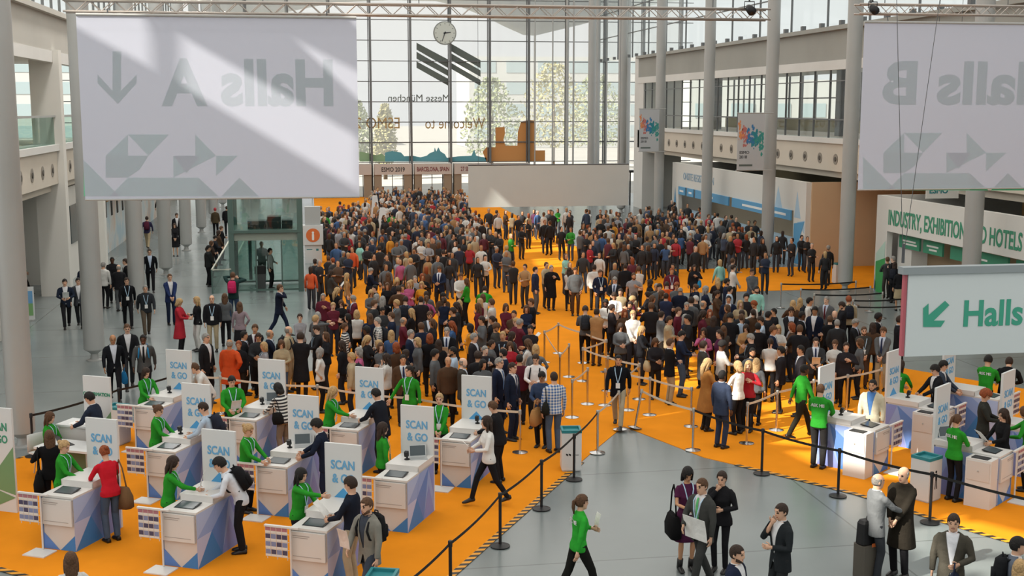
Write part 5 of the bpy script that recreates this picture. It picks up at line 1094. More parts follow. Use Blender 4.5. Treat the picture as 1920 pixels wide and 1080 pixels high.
def person(loc, rz, h, sex, gar, tc, bc, hair, style, pose, vox=.022, skin='1', bottom='trousers', shirt='#cfd0d2', tie=None, lan=False, beard=False, boot=False, shoes='#1c1a1a', label=None, group=None, check=None, sleeves=None, printb=False):
    cv = vox * 1.05
    o = child('person', body_mesh(pose, sex, vox), None, SKINS[skin]); o.location = loc; o.rotation_euler = (0, 0, rz); k = h / 1.745; o.scale = (k, k, k)
    t = child({'suit': 'suit_jacket', 'sweater': 'sweater', 'tee': 'shirt', 'staff': 'staff_shirt'}.get(gar, gar), top_mesh(gar, pose, sex, cv), o, tc)
    if check:
        t.data = t.data.copy(); t.data.materials[0] = check
    if gar == 'suit':
        child('shirt', shirt_mesh(pose, sex), o, shirt)
        if tie: child('tie', tie_mesh(pose, sex), o, tie)
    if gar not in ('dress', 'coat') or bottom != 'skirt':
        if not (gar == 'dress'): child(bottom if bottom != 'slim' else 'trousers', legs_mesh(bottom, pose, sex, cv), o, bc)
    child('hair', hair_mesh(style, pose, sex), o, hair)
    if beard: child('beard', beard_mesh(pose, sex), o, hair)
    for s in (1, -1): child('shoe', shoe_mesh(pose, sex, s, boot), o, shoes)
    if lan:
        a, b = lanyard_mesh(pose, sex); la = child('lanyard', a, o); child('badge', b, la)
    if printb: child('back_print', back_print(pose, sex), o)
    tag(o, label, 'person', group); return o
for p_ in POSES:
    for s_ in 'mf': FIG[(p_, s_)] = Fig(p_, s_)

# carried things ------------------------------------------------------------
def put(t, o, F=None, M=None):
    # stand a carried thing where its carrier's torso or hand is
    B = Matrix.Translation(o.location) @ Matrix.Rotation(o.rotation_euler.z, 4, 'Z') @ Matrix.Scale(o.scale.x, 4); W_ = B @ M; t.matrix_world = W_; return t
PROTO = {}
def backpack(o, pose, sex, col, label):
    if 'bp' not in PROTO:
        a = MB(); a.loft([[Vector((x * w, y, z)) for x, y in ((-1, .0), (-.95, .10 * d), (-.5, .155 * d), (.5, .155 * d), (.95, .10 * d), (1, .0))] for z, w, d in ((-.20, .11, .6), (-.18, .14, 1), (.0, .145, 1.05), (.16, .13, .9), (.22, .09, .5))])
        p = MB(); p.loft([[Vector((x * w, y, z)) for x, y in ((-1, .13), (-.8, .185), (.8, .185), (1, .13))] for z, w in ((-.16, .09), (-.14, .11), (0, .11), (.03, .09))])
        s_ = MB()
        for k in (1, -1): s_.tube([(k * .09, .0, .19), (k * .10, -.10, .215), (k * .105, -.20, .17), (k * .115, -.255, .06), (k * .13, -.22, -.07), (k * .14, -.06, -.15)], .018, 6)
        s_.tube([(-.04, .05, .21), (-.03, .05, .26), (.03, .05, .26), (.04, .05, .21)], .01, 5)
        PROTO['bp'] = (a.mesh('bag_body', [M_CLOTH], True), p.mesh('front_pocket', [M_CLOTH], True), s_.mesh('shoulder_strap', [M_CLOTH], True))
    t = child('backpack', PROTO['bp'][0], None, col); child('front_pocket', PROTO['bp'][1], t, col); child('shoulder_strap', PROTO['bp'][2], t, col); tag(t, label, 'backpack')
    F = FIG[(pose, sex)]; return put(t, o, F, F.TM @ Matrix.Translation((0, .118, 1.24)))
def bag(o, pose, sex, side, col, label, size=1.0, shoulder=True, tan=False):
    if ('bag', shoulder) not in PROTO:
        a = MB(); a.loft([[Vector((x * w, y * d, z)) for x, y in ((-1, -.4), (-.8, -1), (.8, -1), (1, -.4), (1, .4), (.8, 1), (-.8, 1), (-1, .4))] for z, w, d in ((-.30, .12, .04), (-.28, .16, .065), (-.14, .17, .07), (-.02, .14, .04), (0, .13, .02))])
        s_ = MB(); hgt = .36 if shoulder else .14; s_.tube([(-.12, 0, -.03), (-.07, 0, hgt * .7), (0, 0, hgt), (.07, 0, hgt * .7), (.12, 0, -.03)], .010, 6)
        PROTO[('bag', shoulder)] = (a.mesh('bag_body', [M_CLOTH], True), s_.mesh('strap', [M_CLOTH], True))
    q = PROTO[('bag', shoulder)]; t = child('handbag', q[0], None, col); child('strap', q[1], t, col); tag(t, label, 'bag'); F = FIG[(pose, sex)]
    if shoulder: M = F.TM @ Matrix.Translation((side * .215, .03, 1.445 - .36 * size)) @ Matrix.Rotation(math.pi / 2, 4, 'Z')
    else: e, w = F.arm[side]; v = w + (w - e).normalized() * .06; M = Matrix.Translation(v + Vector((0, 0, -.13))) @ Matrix.Rotation(math.pi / 2, 4, 'Z')
    return put(t, o, F, M @ Matrix.Scale(size, 4))
def sheet(o, pose, sex, label, w=.21, h=.29, tilt=-50, off=(0, -.06, .03), hand_=0, col='#e2e2df'):
    key = ('sheet', w, h)
    if key not in PROTO:
        a = MB(); R = [[Vector((-w/2, y, z)), Vector((w/2, y, z)), Vector((w/2, y, z + .004)), Vector((-w/2, y, z + .004))] for y, z in ((0, 0), (-h * .33, .006), (-h * .66, .004), (-h, -.006))]; a.loft(R); PROTO[key] = a.mesh('sheet_stack', [M_CLOTH])
    t = child('paper_sheet', PROTO[key], None, col); tag(t, label, 'paper'); F = FIG[(pose, sex)]
    c = (F.arm[1][1] + F.arm[-1][1]) / 2 if hand_ == 0 else F.arm[hand_][1]
    return put(t, o, F, Matrix.Translation(c + Vector(off)) @ Matrix.Rotation(math.radians(tilt), 4, 'X'))
# ------------------------------------------------------------------ the people one can tell apart
FACE = {'S': 0, 'a': 45, 'E': 90, 'c': 135, 'N': 180, 'd': -135, 'W': -90, 'b': -45}
def col(c): return COLS[c][1] if len(c) == 1 else c
PLACED = []     # (x, y, fixed)
def stand_at(hx, hy, h, sex, pose, face):
    F = FIG[(pose, sex)]; k = h / 1.745; hl = F.H @ Vector((0, .02, .122)); hl = hl * k; p = gz(hx, hy, hl.z + .012)
    for it in range(2):
        rz = math.radians(face) - math.atan2(p.x, p.y); q = Matrix.Rotation(rz, 3, 'Z') @ Vector((hl.x, hl.y, 0)); g = gz(hx, hy, hl.z + .012); p = Vector((g.x - q.x, g.y - q.y, 0))
    return p
def fg(hx, hy, h, sex, gar, tc, bc, hair, style, face, pose, label, dz=0.0, **kw):
    h *= 1.025; p = stand_at(hx, hy, h, sex, pose, face); phi = math.atan2(p.x, p.y); p.z = 0.012 if p.y < 49 and -8 < p.x < 14.6 else 0.0
    unit = kw.pop('unit', None)
    if unit:
        uo, urz, us = UD[unit]; v = Matrix.Rotation(-urz, 3, 'Z') @ (p - uo); x_ = v.x * us
        if -.27 < x_ < .33: x_ = -.27
        elif .33 <= x_ < .93: x_ = .93
        v = Matrix.Rotation(urz, 3, 'Z') @ Vector((x_ * us, v.y, 0)); p.x, p.y = uo.x + v.x, uo.y + v.y
    if p.y > 64 and p.x < -9.9: p.x = -9.9
    vox = kw.pop('vox', .013 if p.y < 32 else .019)
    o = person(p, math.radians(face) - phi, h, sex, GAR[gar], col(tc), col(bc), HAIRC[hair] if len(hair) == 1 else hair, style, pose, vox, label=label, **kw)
    PLACED.append([p.x, p.y, True]); o['_p'] = pose
    return o
ST = dict(lan=True)
LG = 'visitors and staff at the left counters'
# left counters
fg(280, 690, 1.66, 'f', 'v', 'V', 'K', 'd', 'long', 30, 'typing', 'staff member in green with long dark hair at the farthest left counter', unit='U7', **ST)
fg(327, 678, 1.78, 'm', 't', 'W', 'G', 'b', 'short', -80, 'bend', 'man in white shirt leaning over the farthest left counter', unit='U7')
fg(310, 760, 1.66, 'f', 'v', 'V', 'K', 'b', 'bun', 65, 'typing', 'staff member in green with tied brown hair facing the man with navy backpack', unit='U6', **ST)
o = fg(377, 754, 1.78, 'm', 't', 'C', 'N', 'd', 'crop', -105, 'counter', 'man in pale blue shirt with small navy backpack and jacket round his waist', unit='U6'); backpack(o, 'counter', 'm', '#262a36', 'small navy backpack worn by the man in pale blue shirt at the left counters')
o = fg(347, 857, 1.68, 'f', 'v', 'V', 'K', 'd', 'long', 80, 'reach', 'staff member in green with long dark hair handing over a white sheet', unit='U2', **ST); sheet(o, 'reach', 'f', 'white sheet handed over the counter by the long haired staff member', tilt=-75, hand_=-1)
o = fg(408, 858, 1.76, 'm', 't', '#cdd2da', 'K', 'k', 'thick', -92, 'bend', 'man in white shirt and black backpack bending over a counter', unit='U2'); backpack(o, 'bend', 'm', '#1b1b1d', 'large black backpack on the man bending over a counter')
fg(127, 826, 1.66, 'f', 'v', 'V', 'K', 'n', 'bun', 60, 'typing', 'blonde staff member in green next to the visitor in red', unit='U1', **ST)
o = fg(172, 833, 1.70, 'f', 't', '#c0202e', 'J', 'r', 'bun', -155, 'counter', 'visitor in red cardigan and jeans with brown shoulder bag', unit='U1'); bag(o, 'counter', 'f', -1, '#6b5138', 'large brown shoulder bag of the visitor in red', 1.35)
o = fg(92, 807, 1.70, 'f', 'j', '#161618', 'K', 'b', 'long', 175, 'strap', 'person all in black with shoulder bag standing by the low white table'); bag(o, 'strap', 'f', 1, '#1a1a1b', 'black shoulder bag of the person all in black at far left', 1.3)
fg(93, 772, 1.68, 'f', 'v', 'V', 'K', 'b', 'long', 60, 'sit', 'seated staff member in green with long fair brown hair at the dark laptop', dz=-.42, **ST)
fg(164, 735, 1.80, 'm', 's', '#252d3d', 'N', 'k', 'short', -115, 'counter', 'dark haired man in navy suit at the desk by the confirmation panel')
o = fg(440, 705, 1.74, 'm', 'v', 'V', 'K', 'k', 'short', 10, 'paper', 'young dark haired staff member in green reading a sheet', unit='U8', **ST); sheet(o, 'paper', 'm', 'white sheet read by the dark haired staff member in green')
o = fg(519, 718, 1.68, 'f', 't', 'S', '#7d7266', 'k', 'bob', -135, 'counter', 'visitor in black and white striped jumper with black bag', unit='U8', check=M_STRIPE); bag(o, 'counter', 'f', 1, '#1b1a1a', 'black bag of the visitor in stripes', 0.9)
fg(468, 795, 1.70, 'f', 'v', 'V', 'K', 'n', 'bun', 60, 'typing', 'blonde staff member in green with hair pulled back beside the navy suit', unit='U5', **ST)
fg(590, 786, 1.78, 'm', 's', '#1c2333', 'N', 'k', 'thick', -95, 'counter', 'young man in dark navy suit and tie leaning on a counter', unit='U5', tie='#23252e')
fg(592, 880, 1.68, 'f', 'v', 'V', 'K', 'k', 'long', 55, 'pointr', 'staff member in green with long black hair pointing across the counter', unit='U3', **ST)
o = fg(655, 893, 1.80, 'm', 't', '#1d222e', '#a39780', 'd', 'short', -110, 'paper', 'visitor in dark navy sweater and khaki trousers facing the pointing staff member', unit='U3'); sheet(o, 'paper', 'm', 'white papers held by the visitor in navy sweater and khaki trousers')
o = fg(688, 932, 1.80, 'm', 's', '#7f7d75', '#3d4450', 'b', 'crop', -48, 'docs', 'bearded man in grey blazer with black backpack walking past the counter', beard=True, shirt='#3d424c', lan=False); backpack(o, 'docs', 'm', '#212123', 'black backpack of the bearded man in grey blazer'); sheet(o, 'docs', 'm', 'cream folder carried by the bearded man in grey blazer', hand_=-1, tilt=-80, col='#d9c9bf')
fg(655, 727, 1.72, 'f', 'v', 'V', 'K', 'n', 'long', 70, 'reach', 'fair long haired staff member in green leaning forward with hand near chin', unit='U9', **ST)
fg(702, 728, 1.78, 'm', 's', '#1e222b', 'K', 'k', 'short', -125, 'counter', 'man in black suit at the counter facing the fair long haired staff member', unit='U9')
fg(716, 792, 1.68, 'f', 'v', 'V', 'K', 'd', 'long', 105, 'stand', 'staff member in green with dark shoulder length hair standing sideways alone at a counter', unit='U4', **ST)
fg(768, 685, 1.76, 'f', 'v', 'V', '#3a3d42', 'k', 'bun', -25, 'aside', 'tall staff member in green with badge and arm stretched to the side', **ST)
fg(824, 737, 1.68, 'f', 'v', 'V', 'K', 'n', 'bun', -8, 'clasp', 'fair haired staff member in green with white badge behind a tall panel', **ST)
fg(921, 752, 1.68, 'f', 'j', 'K', 'K', 'b', 'short', -110, 'counter', 'short haired person in black suit bending to the counter behind the white blouse', unit='U10')
o = fg(914, 780, 1.74, 'f', 't', '#dcdad6', 'K', 'd', 'long', -78, 'walkpaper', 'woman in white blouse and black trousers striding along the black belt', bottom='slim'); sheet(o, 'walkpaper', 'f', 'pale leaflet held by the woman in white blouse', .12, .2)
fg(132, 1036, 1.66, 'f', 't', 'W', 'J', 'b', 'long', 180, 'stand', 'brown haired person cut by the bottom edge at lower left')
# around the wedge
fg(1160, 665, 1.77, 'm', 's', '#15171c', '#a39a84', 'k', 'crop', -4, 'walk', 'man in black jacket, khaki trousers and badge walking toward the wedge tip', lan=True, shirt='#16181d', skin='2')
o = fg(1039, 697, 1.80, 'm', 't', '#2f5f9e', 'J', 'd', 'crop', -160, 'stand', 'man in blue checked shirt and jeans with his back turned', check=M_CHECK); bag(o, 'stand', 'm', 1, '#22231f', 'black jacket bundle hanging at the side of the blue checked man', .9)
o = fg(1015, 697, 1.72, 'm', 't', '#32405a', 'K', 'k', 'short', -20, 'phone', 'dark haired man in blue sweater looking at his phone, with paper bag', skin='3'); bag(o, 'phone', 'm', -1, '#a37a4c', 'brown paper carrier bag with black marks beside the man in blue sweater', 1.3, False)
o = fg(1004, 664, 1.78, 'm', 't', '#d9d5d4', 'K', 'd', 'crop', -12, 'phone', 'smiling man in white shirt with dark backpack strap holding a phone'); backpack(o, 'phone', 'm', '#23242a', 'dark backpack of the smiling man in white shirt')
fg(960, 679, 1.80, 'm', 's', '#1d2537', 'N', 'd', 'crop', 60, 'stand', 'dark haired man in navy suit standing behind the grey haired man', tie='#283350')
fg(935, 670, 1.80, 'm', 's', '#1b2236', 'N', 'g', 'crop', 65, 'stand', 'grey haired man in navy suit beside the tall panel', tie='#5a7aa8')
fg(1354, 694, 1.76, 'm', 's', '#333c50', '#303a50', 'k', 'crop', 140, 'stand', 'dark skinned man in slate blue suit seen from behind on the right lane', skin='4')
fg(1329, 672, 1.72, 'f', 'c', '#9a6a38', 'K', 'n', 'long', 115, 'phone', 'long blonde haired person in camel coat and black boots', boot=True)
fg(1382, 677, 1.72, 'f', 't', '#dedcd6', 'K', 'n', 'bob', -130, 'phone', 'sunlit person in white jumper and black trousers with light hair')
fg(1404, 676, 1.68, 'f', 't', '#a52a33', 'K', 'n', 'long', -20, 'strap', 'blonde person in bright red top at the right belt')
# right counters
fg(1508, 683, 1.74, 'm', 'v', 'V', '#26261f', 'k', 'crop', 115, 'walk', 'dark skinned staff member in green walking behind the black belt', skin='4')
fg(1562, 712, 1.80, 'm', 'v', 'V', '#2b2b2b', 'b', 'crop', 160, 'paper', 'staff member in green seen from behind at the sunlit counter', unit='R1', printb=True)
fg(1628, 714, 1.80, 'm', 's', '#c4bba3', 'N', 'k', 'crop', -18, 'stand', 'bearded man in cream jacket and blue shirt behind the sunlit counter', unit='R1', beard=True, shirt='#4a72a8', skin='2')
fg(1690, 675, 1.72, 'f', 'v', 'V', '#2a211c', 'd', 'long', 150, 'typing', 'long dark haired staff member in green and black trousers seen from behind', unit='R2', printb=True, bottom='slim')
fg(1752, 684, 1.74, 'm', 's', 'K', 'K', 'k', 'thick', -62, 'typing', 'black haired man in black suit leaning toward the long haired staff member', unit='R2')
fg(1779, 672, 1.76, 'm', 's', '#343b47', 'N', 'k', 'short', 80, 'typing', 'black haired man in slate suit in profile under the Halls sign', unit='R5')
fg(1839, 671, 1.76, 'm', 'v', 'V', 'K', 'k', 'thick', 160, 'typing', 'black haired staff member in green with back print under the Halls sign', unit='R5', printb=True)
fg(1893, 668, 1.76, 'm', 'j', '#1a1b1d', 'K', 'd', 'short', 175, 'bend', 'person in bulky black jacket bending away near the right edge')
fg(1852, 731, 1.74, 'f', 'j', '#2f302c', 'K', 'r', 'curly', 85, 'phone', 'reddish curly haired person in dark quilted jacket, turned right')
o = fg(1873, 770, 1.68, 'f', 't', '#1b1b1d', 'K', 'd', 'long', -55, 'paper', 'long haired visitor in black top behind the right counter', unit='R4'); sheet(o, 'paper', 'f', 'white sheet held by the long haired visitor in black')
fg(1808, 772, 1.70, 'f', 'v', 'V', 'K', 'b', 'pony', 140, 'phone', 'staff member in green with long ponytail seen from behind beside the bin', unit='R4', printb=True, bottom='slim')
fg(1921, 762, 1.70, 'f', 'v', 'V', 'K', 'b', 'long', -95, 'reach', 'staff member in green cut by the right edge, arm stretched left')
# in front of the right lane
o = fg(1646, 888, 1.76, 'm', 's', '#6f7274', '#33363b', 'x', 'bald', 118, 'shake', 'balding man in grey jacket gesturing beside the suitcase, back sunlit')
fg(1695, 875, 1.82, 'm', 'c', '#2a2620', 'K', 'x', 'bald', -32, 'clasp', 'bald man in dark coat and white scarf facing the balding man', shirt='#dddddd')
o = fg(1789, 963, 1.78, 'm', 's', '#48453d', '#2a2b31', 'd', 'short', -3, 'carry', 'man in grey brown suit carrying a jacket and bright blue bag', shirt='#d7dae0'); bag(o, 'carry', 'm', -1, '#1f86b8', 'bright blue bag in the hand of the man in grey brown suit', 1.1, False); bag(o, 'carry', 'm', 1, '#22283a', 'navy jacket folded over the arm of the man in grey brown suit', 1.25, False)
o = fg(1908, 1006, 1.76, 'm', 's', '#5d6470', 'N', 'k', 'short', 95, 'stand', 'man in blue grey jacket at the lower right corner'); backpack(o, 'stand', 'm', '#1d1f22', 'black backpack of the man at the lower right corner')
fg(1913, 1050, 1.66, 'f', 'j', 'K', 'K', 'n', 'long', 170, 'stand', 'blonde person cut by the lower right corner')
fg(1466, 943, 1.78, 'm', 's', '#25292c', '#2a2d2f', 'd', 'crop', -55, 'face', 'man in charcoal suit touching his mouth, alone on the grey floor', shirt='#d6d8da')
fg(1381, 1021, 1.76, 'm', 's', '#20273a', 'N', 'd', 'crop', 68, 'stand', 'bearded man in navy suit with only head and shoulders at the bottom edge', beard=True)
o = fg(1291, 877, 1.74, 'f', 'd', 'X', 'K', 'k', 'bob', 18, 'phone', 'black haired person in purple dress and ankle boots with handbag', lan=True, boot=True, skin='2'); bag(o, 'phone', 'f', -1, '#151516', 'large black handbag of the person in purple dress', 1.35); sheet(o, 'phone', 'f', 'white papers in the hands of the person in purple dress', .12, .16)
o = fg(1317, 896, 1.80, 'm', 's', '#40413f', '#3a3b3a', 'b', 'crop', -42, 'docs', 'man in charcoal suit and green tie carrying a large white sheet', lan=True, tie='#5fae6f'); sheet(o, 'docs', 'm', 'large white sheet carried by the man with green tie', .44, .36, -80, (-.18, -.13, -.04), 1)
fg(1354, 883, 1.68, 'f', 'j', 'K', 'K', 'd', 'pony', -18, 'face', 'person in black jacket with hand at her cheek behind the charcoal suit', bottom='slim')
o = fg(1090, 927, 1.70, 'f', 'v', '#2f9e34', '#1d1d1b', 'b', 'pony', 112, 'walkcarry', 'staff member in green walking alone on the grey floor', printb=True); sheet(o, 'walkcarry', 'f', 'white paper carried by the green walking staff member', w=.16, h=.22, hand_=1, off=(0, -.07, .02), tilt=-80)
# suitcase with bag on top
p = gz(1625, 1086); p = Vector((p.x, p.y, 0)); t = thing('suitcase', 'grey brown upright suitcase at the bottom edge beside the balding man', 'suitcase', p, 0.25)
mb = MB(); mb.loft([[Vector((x * .21, y * .14, z)) for x, y in ((-1, -.7), (-.85, -1), (.85, -1), (1, -.7), (1, .7), (.85, 1), (-.85, 1), (-1, .7))] for z in (.06, .08, .60, .62)]); mb.build('shell', mat('suitcase_shell', '#57524a', 0.6), t)
mb = MB(); mb.tube([(-.09, .12, .6), (-.09, .12, 1.0), (.09, .12, 1.0), (.09, .12, .6)], .012, 6); mb.build('pull_handle', M_BLACK, t); mb = MB(); mb.box((-.04, -.145, .60), (.04, -.14, .66)); mb.build('orange_tag', mat('info_orange', '#d8713a'), t)
for x in (-.16, .16):
    for y in (-.1, .1): mb = MB(); mb.tube([(x - .015, y, .03), (x + .015, y, .03)], .03, 10); mb.build('wheel', M_BLACK, t)
t = thing('cabin_bag', 'black soft bag standing on top of the grey brown suitcase', 'bag', p + Vector((0, 0, .62)), 0.25); mb = MB(); mb.loft([[Vector((x * w, y * d, z)) for x, y in ((-1, -.7), (-.85, -1), (.85, -1), (1, -.7), (1, .7), (.85, 1), (-.85, 1), (-1, .7))] for z, w, d in ((0, .18, .09), (.02, .20, .10), (.36, .19, .09), (.41, .16, .07))]); mb.build('bag_body', M_BLACK, t)
mb = MB(); mb.tube([(-.07, 0, .39), (-.05, 0, .46), (.05, 0, .46), (.07, 0, .39)], .012, 6); mb.build('handle', M_BLACK, t)
# grey hall on the left
o = fg(121, 522, 1.74, 'm', 's', '#1f2634', 'K', 'k', 'short', 0, 'walkpaper', 'man in dark suit with white papers, left of the second column'); sheet(o, 'walkpaper', 'm', 'white papers of the man left of the second column')
fg(146, 520, 1.74, 'm', 's', '#3c3f44', 'D', 'k', 'short', -5, 'walk', 'man in grey suit walking beside the man with white papers')
fg(237, 520, 1.76, 'm', 's', '#17181b', 'K', 'd', 'short', 5, 'walk', 'man in black suit and badge right of the second column', lan=True, shirt='#1a1a1d')
fg(272, 534, 1.74, 'm', 'j', '#2d3034', '#5c5145', 'g', 'crop', 4, 'walkb', 'man in dark vest, brown trousers and badge on the grey floor', lan=True)
fg(318, 513, 1.78, 'm', 's', '#27345a', 'N', 'b', 'crop', 12, 'clasp', 'man in bright navy suit with clasped hands and bag strap')
fg(280, 466, 1.80, 'm', 's', '#16181c', 'K', 'd', 'crop', 2, 'walk', 'man in black suit and pale blue shirt walking forward between left columns', shirt='#b7c6da')
fg(338, 560, 1.70, 'f', 'c', 'R', 'K', 'n', 'bob', 70, 'phone', 'blonde person in long red coat on the grey floor')
fg(369, 556, 1.70, 'f', 't', 'K', 'W', 'n', 'long', -70, 'fold', 'long blonde haired person in black and white top with white trousers')
fg(397, 553, 1.76, 'm', 'j', 'K', 'E', 'x', 'bald', -5, 'stand', 'bald man in black jacket, beige trousers and badge', lan=True)
fg(421, 550, 1.68, 'f', 't', 'G', 'K', 'b', 'long', 175, 'stand', 'long brown haired person in grey jumper seen from behind')
fg(449, 566, 1.66, 'f', 't', 'Z', 'K', 'b', 'long', 165, 'hip', 'person in mauve jacket and black skirt seen from behind', bottom='skirt')
o = fg(211, 627, 1.76, 'm', 's', '#191b20', 'K', 'x', 'bald', 5, 'walk', 'balding man in black suit with blue tote bag walking forward', skin='3', shirt='#c5ccd8'); bag(o, 'walk', 'm', 1, '#2a7ab0', 'blue tote bag of the balding man in black suit', 1.0, False)
fg(238, 607, 1.80, 'm', 's', '#1f2023', 'D', 'b', 'short', 2, 'walkb', 'tall man in black suit walking behind the balding man')
o = fg(268, 627, 1.76, 'm', 's', '#4b4c4c', 'K', 'k', 'crop', -4, 'walk', 'dark skinned man in grey suit with blue backpack', skin='4', tie='#1d1d20'); backpack(o, 'walk', 'm', '#2f7fb0', 'blue backpack of the dark skinned man in grey suit')
fg(193, 491, 1.76, 'm', 't', 'W', 'K', 'g', 'crop', 150, 'stand', 'grey haired man in white shirt by the second left column')
fg(210, 481, 1.78, 'm', 'j', 'K', 'K', 'k', 'crop', 5, 'clasp', 'dark skinned man in black talking to the white shirted man', skin='4')
fg(222, 496, 1.74, 'm', 'j', 'K', 'G', 'x', 'bald', 160, 'stand', 'bald man in black jacket and grey trousers seen from behind in the talking group')
fg(235, 484, 1.76, 'm', 's', 'K', 'K', 'd', 'short', -75, 'stand', 'dark haired man in black suit at the right of the talking group')
fg(158, 492, 1.76, 'm', 'j', '#1c2030', 'K', 'k', 'short', 170, 'stand', 'person in dark jacket half hidden by the second left column')
o = fg(275, 405, 1.76, 'm', 't', '#33304a', 'E', 'd', 'short', 170, 'walk', 'person in violet top with maroon backpack walking away between left columns'); backpack(o, 'walk', 'm', '#4d2030', 'maroon backpack of the person walking away between left columns')
fg(287, 366, 1.76, 'm', 's', 'K', 'K', 'd', 'short', 150, 'walk', 'person in black suit walking under the left end of the Halls A sign')
fg(327, 418, 1.68, 'f', 'j', 'K', 'K', 'd', 'long', 0, 'clasp', 'person in black jacket and skirt walking between left columns', bottom='skirt')
fg(331, 399, 1.78, 'm', 's', 'K', 'K', 'd', 'short', 5, 'stand', 'man in black suit behind the person in black skirt')
fg(40, 474, 1.70, 'f', 'v', 'V', 'K', 'b', 'bun', 95, 'walkb', 'staff member in green walking behind the first left column')
fg(391, 459, 1.76, 'm', 'j', '#2b2d2e', 'K', 'k', 'short', 80, 'clasp', 'man in dark jacket leaning at the end of the glass balustrade')
fg(403, 389, 1.70, 'f', 'j', '#4a4030', 'K', '#a8323c', 'short', 170, 'stand', 'person with bright red cap in patterned jacket far down the left hall')
fg(425, 386, 1.74, 'm', 'j', 'K', 'K', 'd', 'short', 175, 'stand', 'person in black coat right of the red cap')
av, vv = BAL
for i, (f_, lb) in enumerate(((.22, 'first'), (.4, 'second'), (.58, 'third'), (.76, 'fourth'), (.92, 'fifth'))):
    p = Vector((av.x - .38, av.y, 0)) + vv * f_; o = person(p, math.radians(75 + 8 * i) , 1.66 + .02 * i, 'mf'[i % 2], 'jacket', ('#2a2523', '#3b2f2a', '#23252a', '#4a3a2e', '#1f1f22')[i], '#222226', HAIRC['dbkdb'[i]], ('short', 'bob')[i % 2], ('clasp', 'fold', 'phone')[i % 3], .022, label='%s person from the near end leaning along the glass balustrade' % lb); PLACED.append([p.x, p.y, True])
o = fg(436, 510, 1.78, 'm', 'j', '#203534', '#34435a', 'b', 'short', 165, 'hands_up', 'person in dark teal jacket taking a photo toward the lift'); backpack(o, 'hands_up', 'm', '#b32a58', 'bright pink backpack of the person taking a photo')
p = Vector((la.x + w_ + .12, la.y + .95, 0)); o = person(p, math.radians(75), 1.74, 'm', 'sweater', '#7f8b88', '#1d1d20', '#1f1b19', 'short', 'carry', .02, label='man in pale shirt standing inside the glass lift'); PLACED.append([p.x, p.y, True])
t = thing('suitcase', 'dark trolley suitcase inside the glass lift', 'suitcase', p + Vector((-.42, -.1, 0)), 0.1); mb = MB(); mb.box((-.2, -.13, .05), (.2, .13, .66)); mb.build('shell', mat('case_grey', '#4d4f50', 0.6), t); mb = MB(); mb.tube([(-.08, .1, .6), (-.08, .1, 1.0), (.08, .1, 1.0), (.08, .1, .6)], .012, 6); mb.build('pull_handle', M_BLACK, t); mb = MB(); mb.tube([(-.17, 0, .03), (.17, 0, .03)], .03, 8); mb.build('wheel', M_BLACK, t)
t = thing('cabin_bag', 'black bag on the trolley suitcase inside the glass lift', 'bag', p + Vector((-.42, -.1, .66)), 0.1); mb = MB(); mb.loft([[Vector((x * w, y * .12, z)) for x, y in ((-1, -.7), (-.8, -1), (.8, -1), (1, -.7), (1, .7), (.8, 1), (-.8, 1), (-1, .7))] for z, w in ((0, .22), (.02, .24), (.3, .23), (.35, .18))]); mb.build('bag_body', M_BLACK, t); mb = MB(); mb.tube([(-.07, 0, .34), (0, 0, .42), (.07, 0, .34)], .01, 6); mb.build('handle', M_BLACK, t)
fg(524, 533, 1.76, 'm', 's', '#1b2030', 'N', 'b', 'short', 75, 'walkface', 'man in navy suit with phone at his face walking past the lift')
fg(490, 452, 1.76, 'm', 't', 'L', 'G', 'b', 'short', 0, 'stand', 'person in pale shirt behind the glass lift')
fg(385, 624, 1.84, 'm', 's', '#1e1f22', 'K', 'g', 'crop', 55, 'stand', 'large grey haired man in dark suit at the left end of the queue')
fg(430, 636, 1.74, 'm', 'q', '#bb4a24', '#2a2320', 'x', 'bald', 150, 'hip', 'person in bright rust orange robe at the left end of the queue', skin='3')

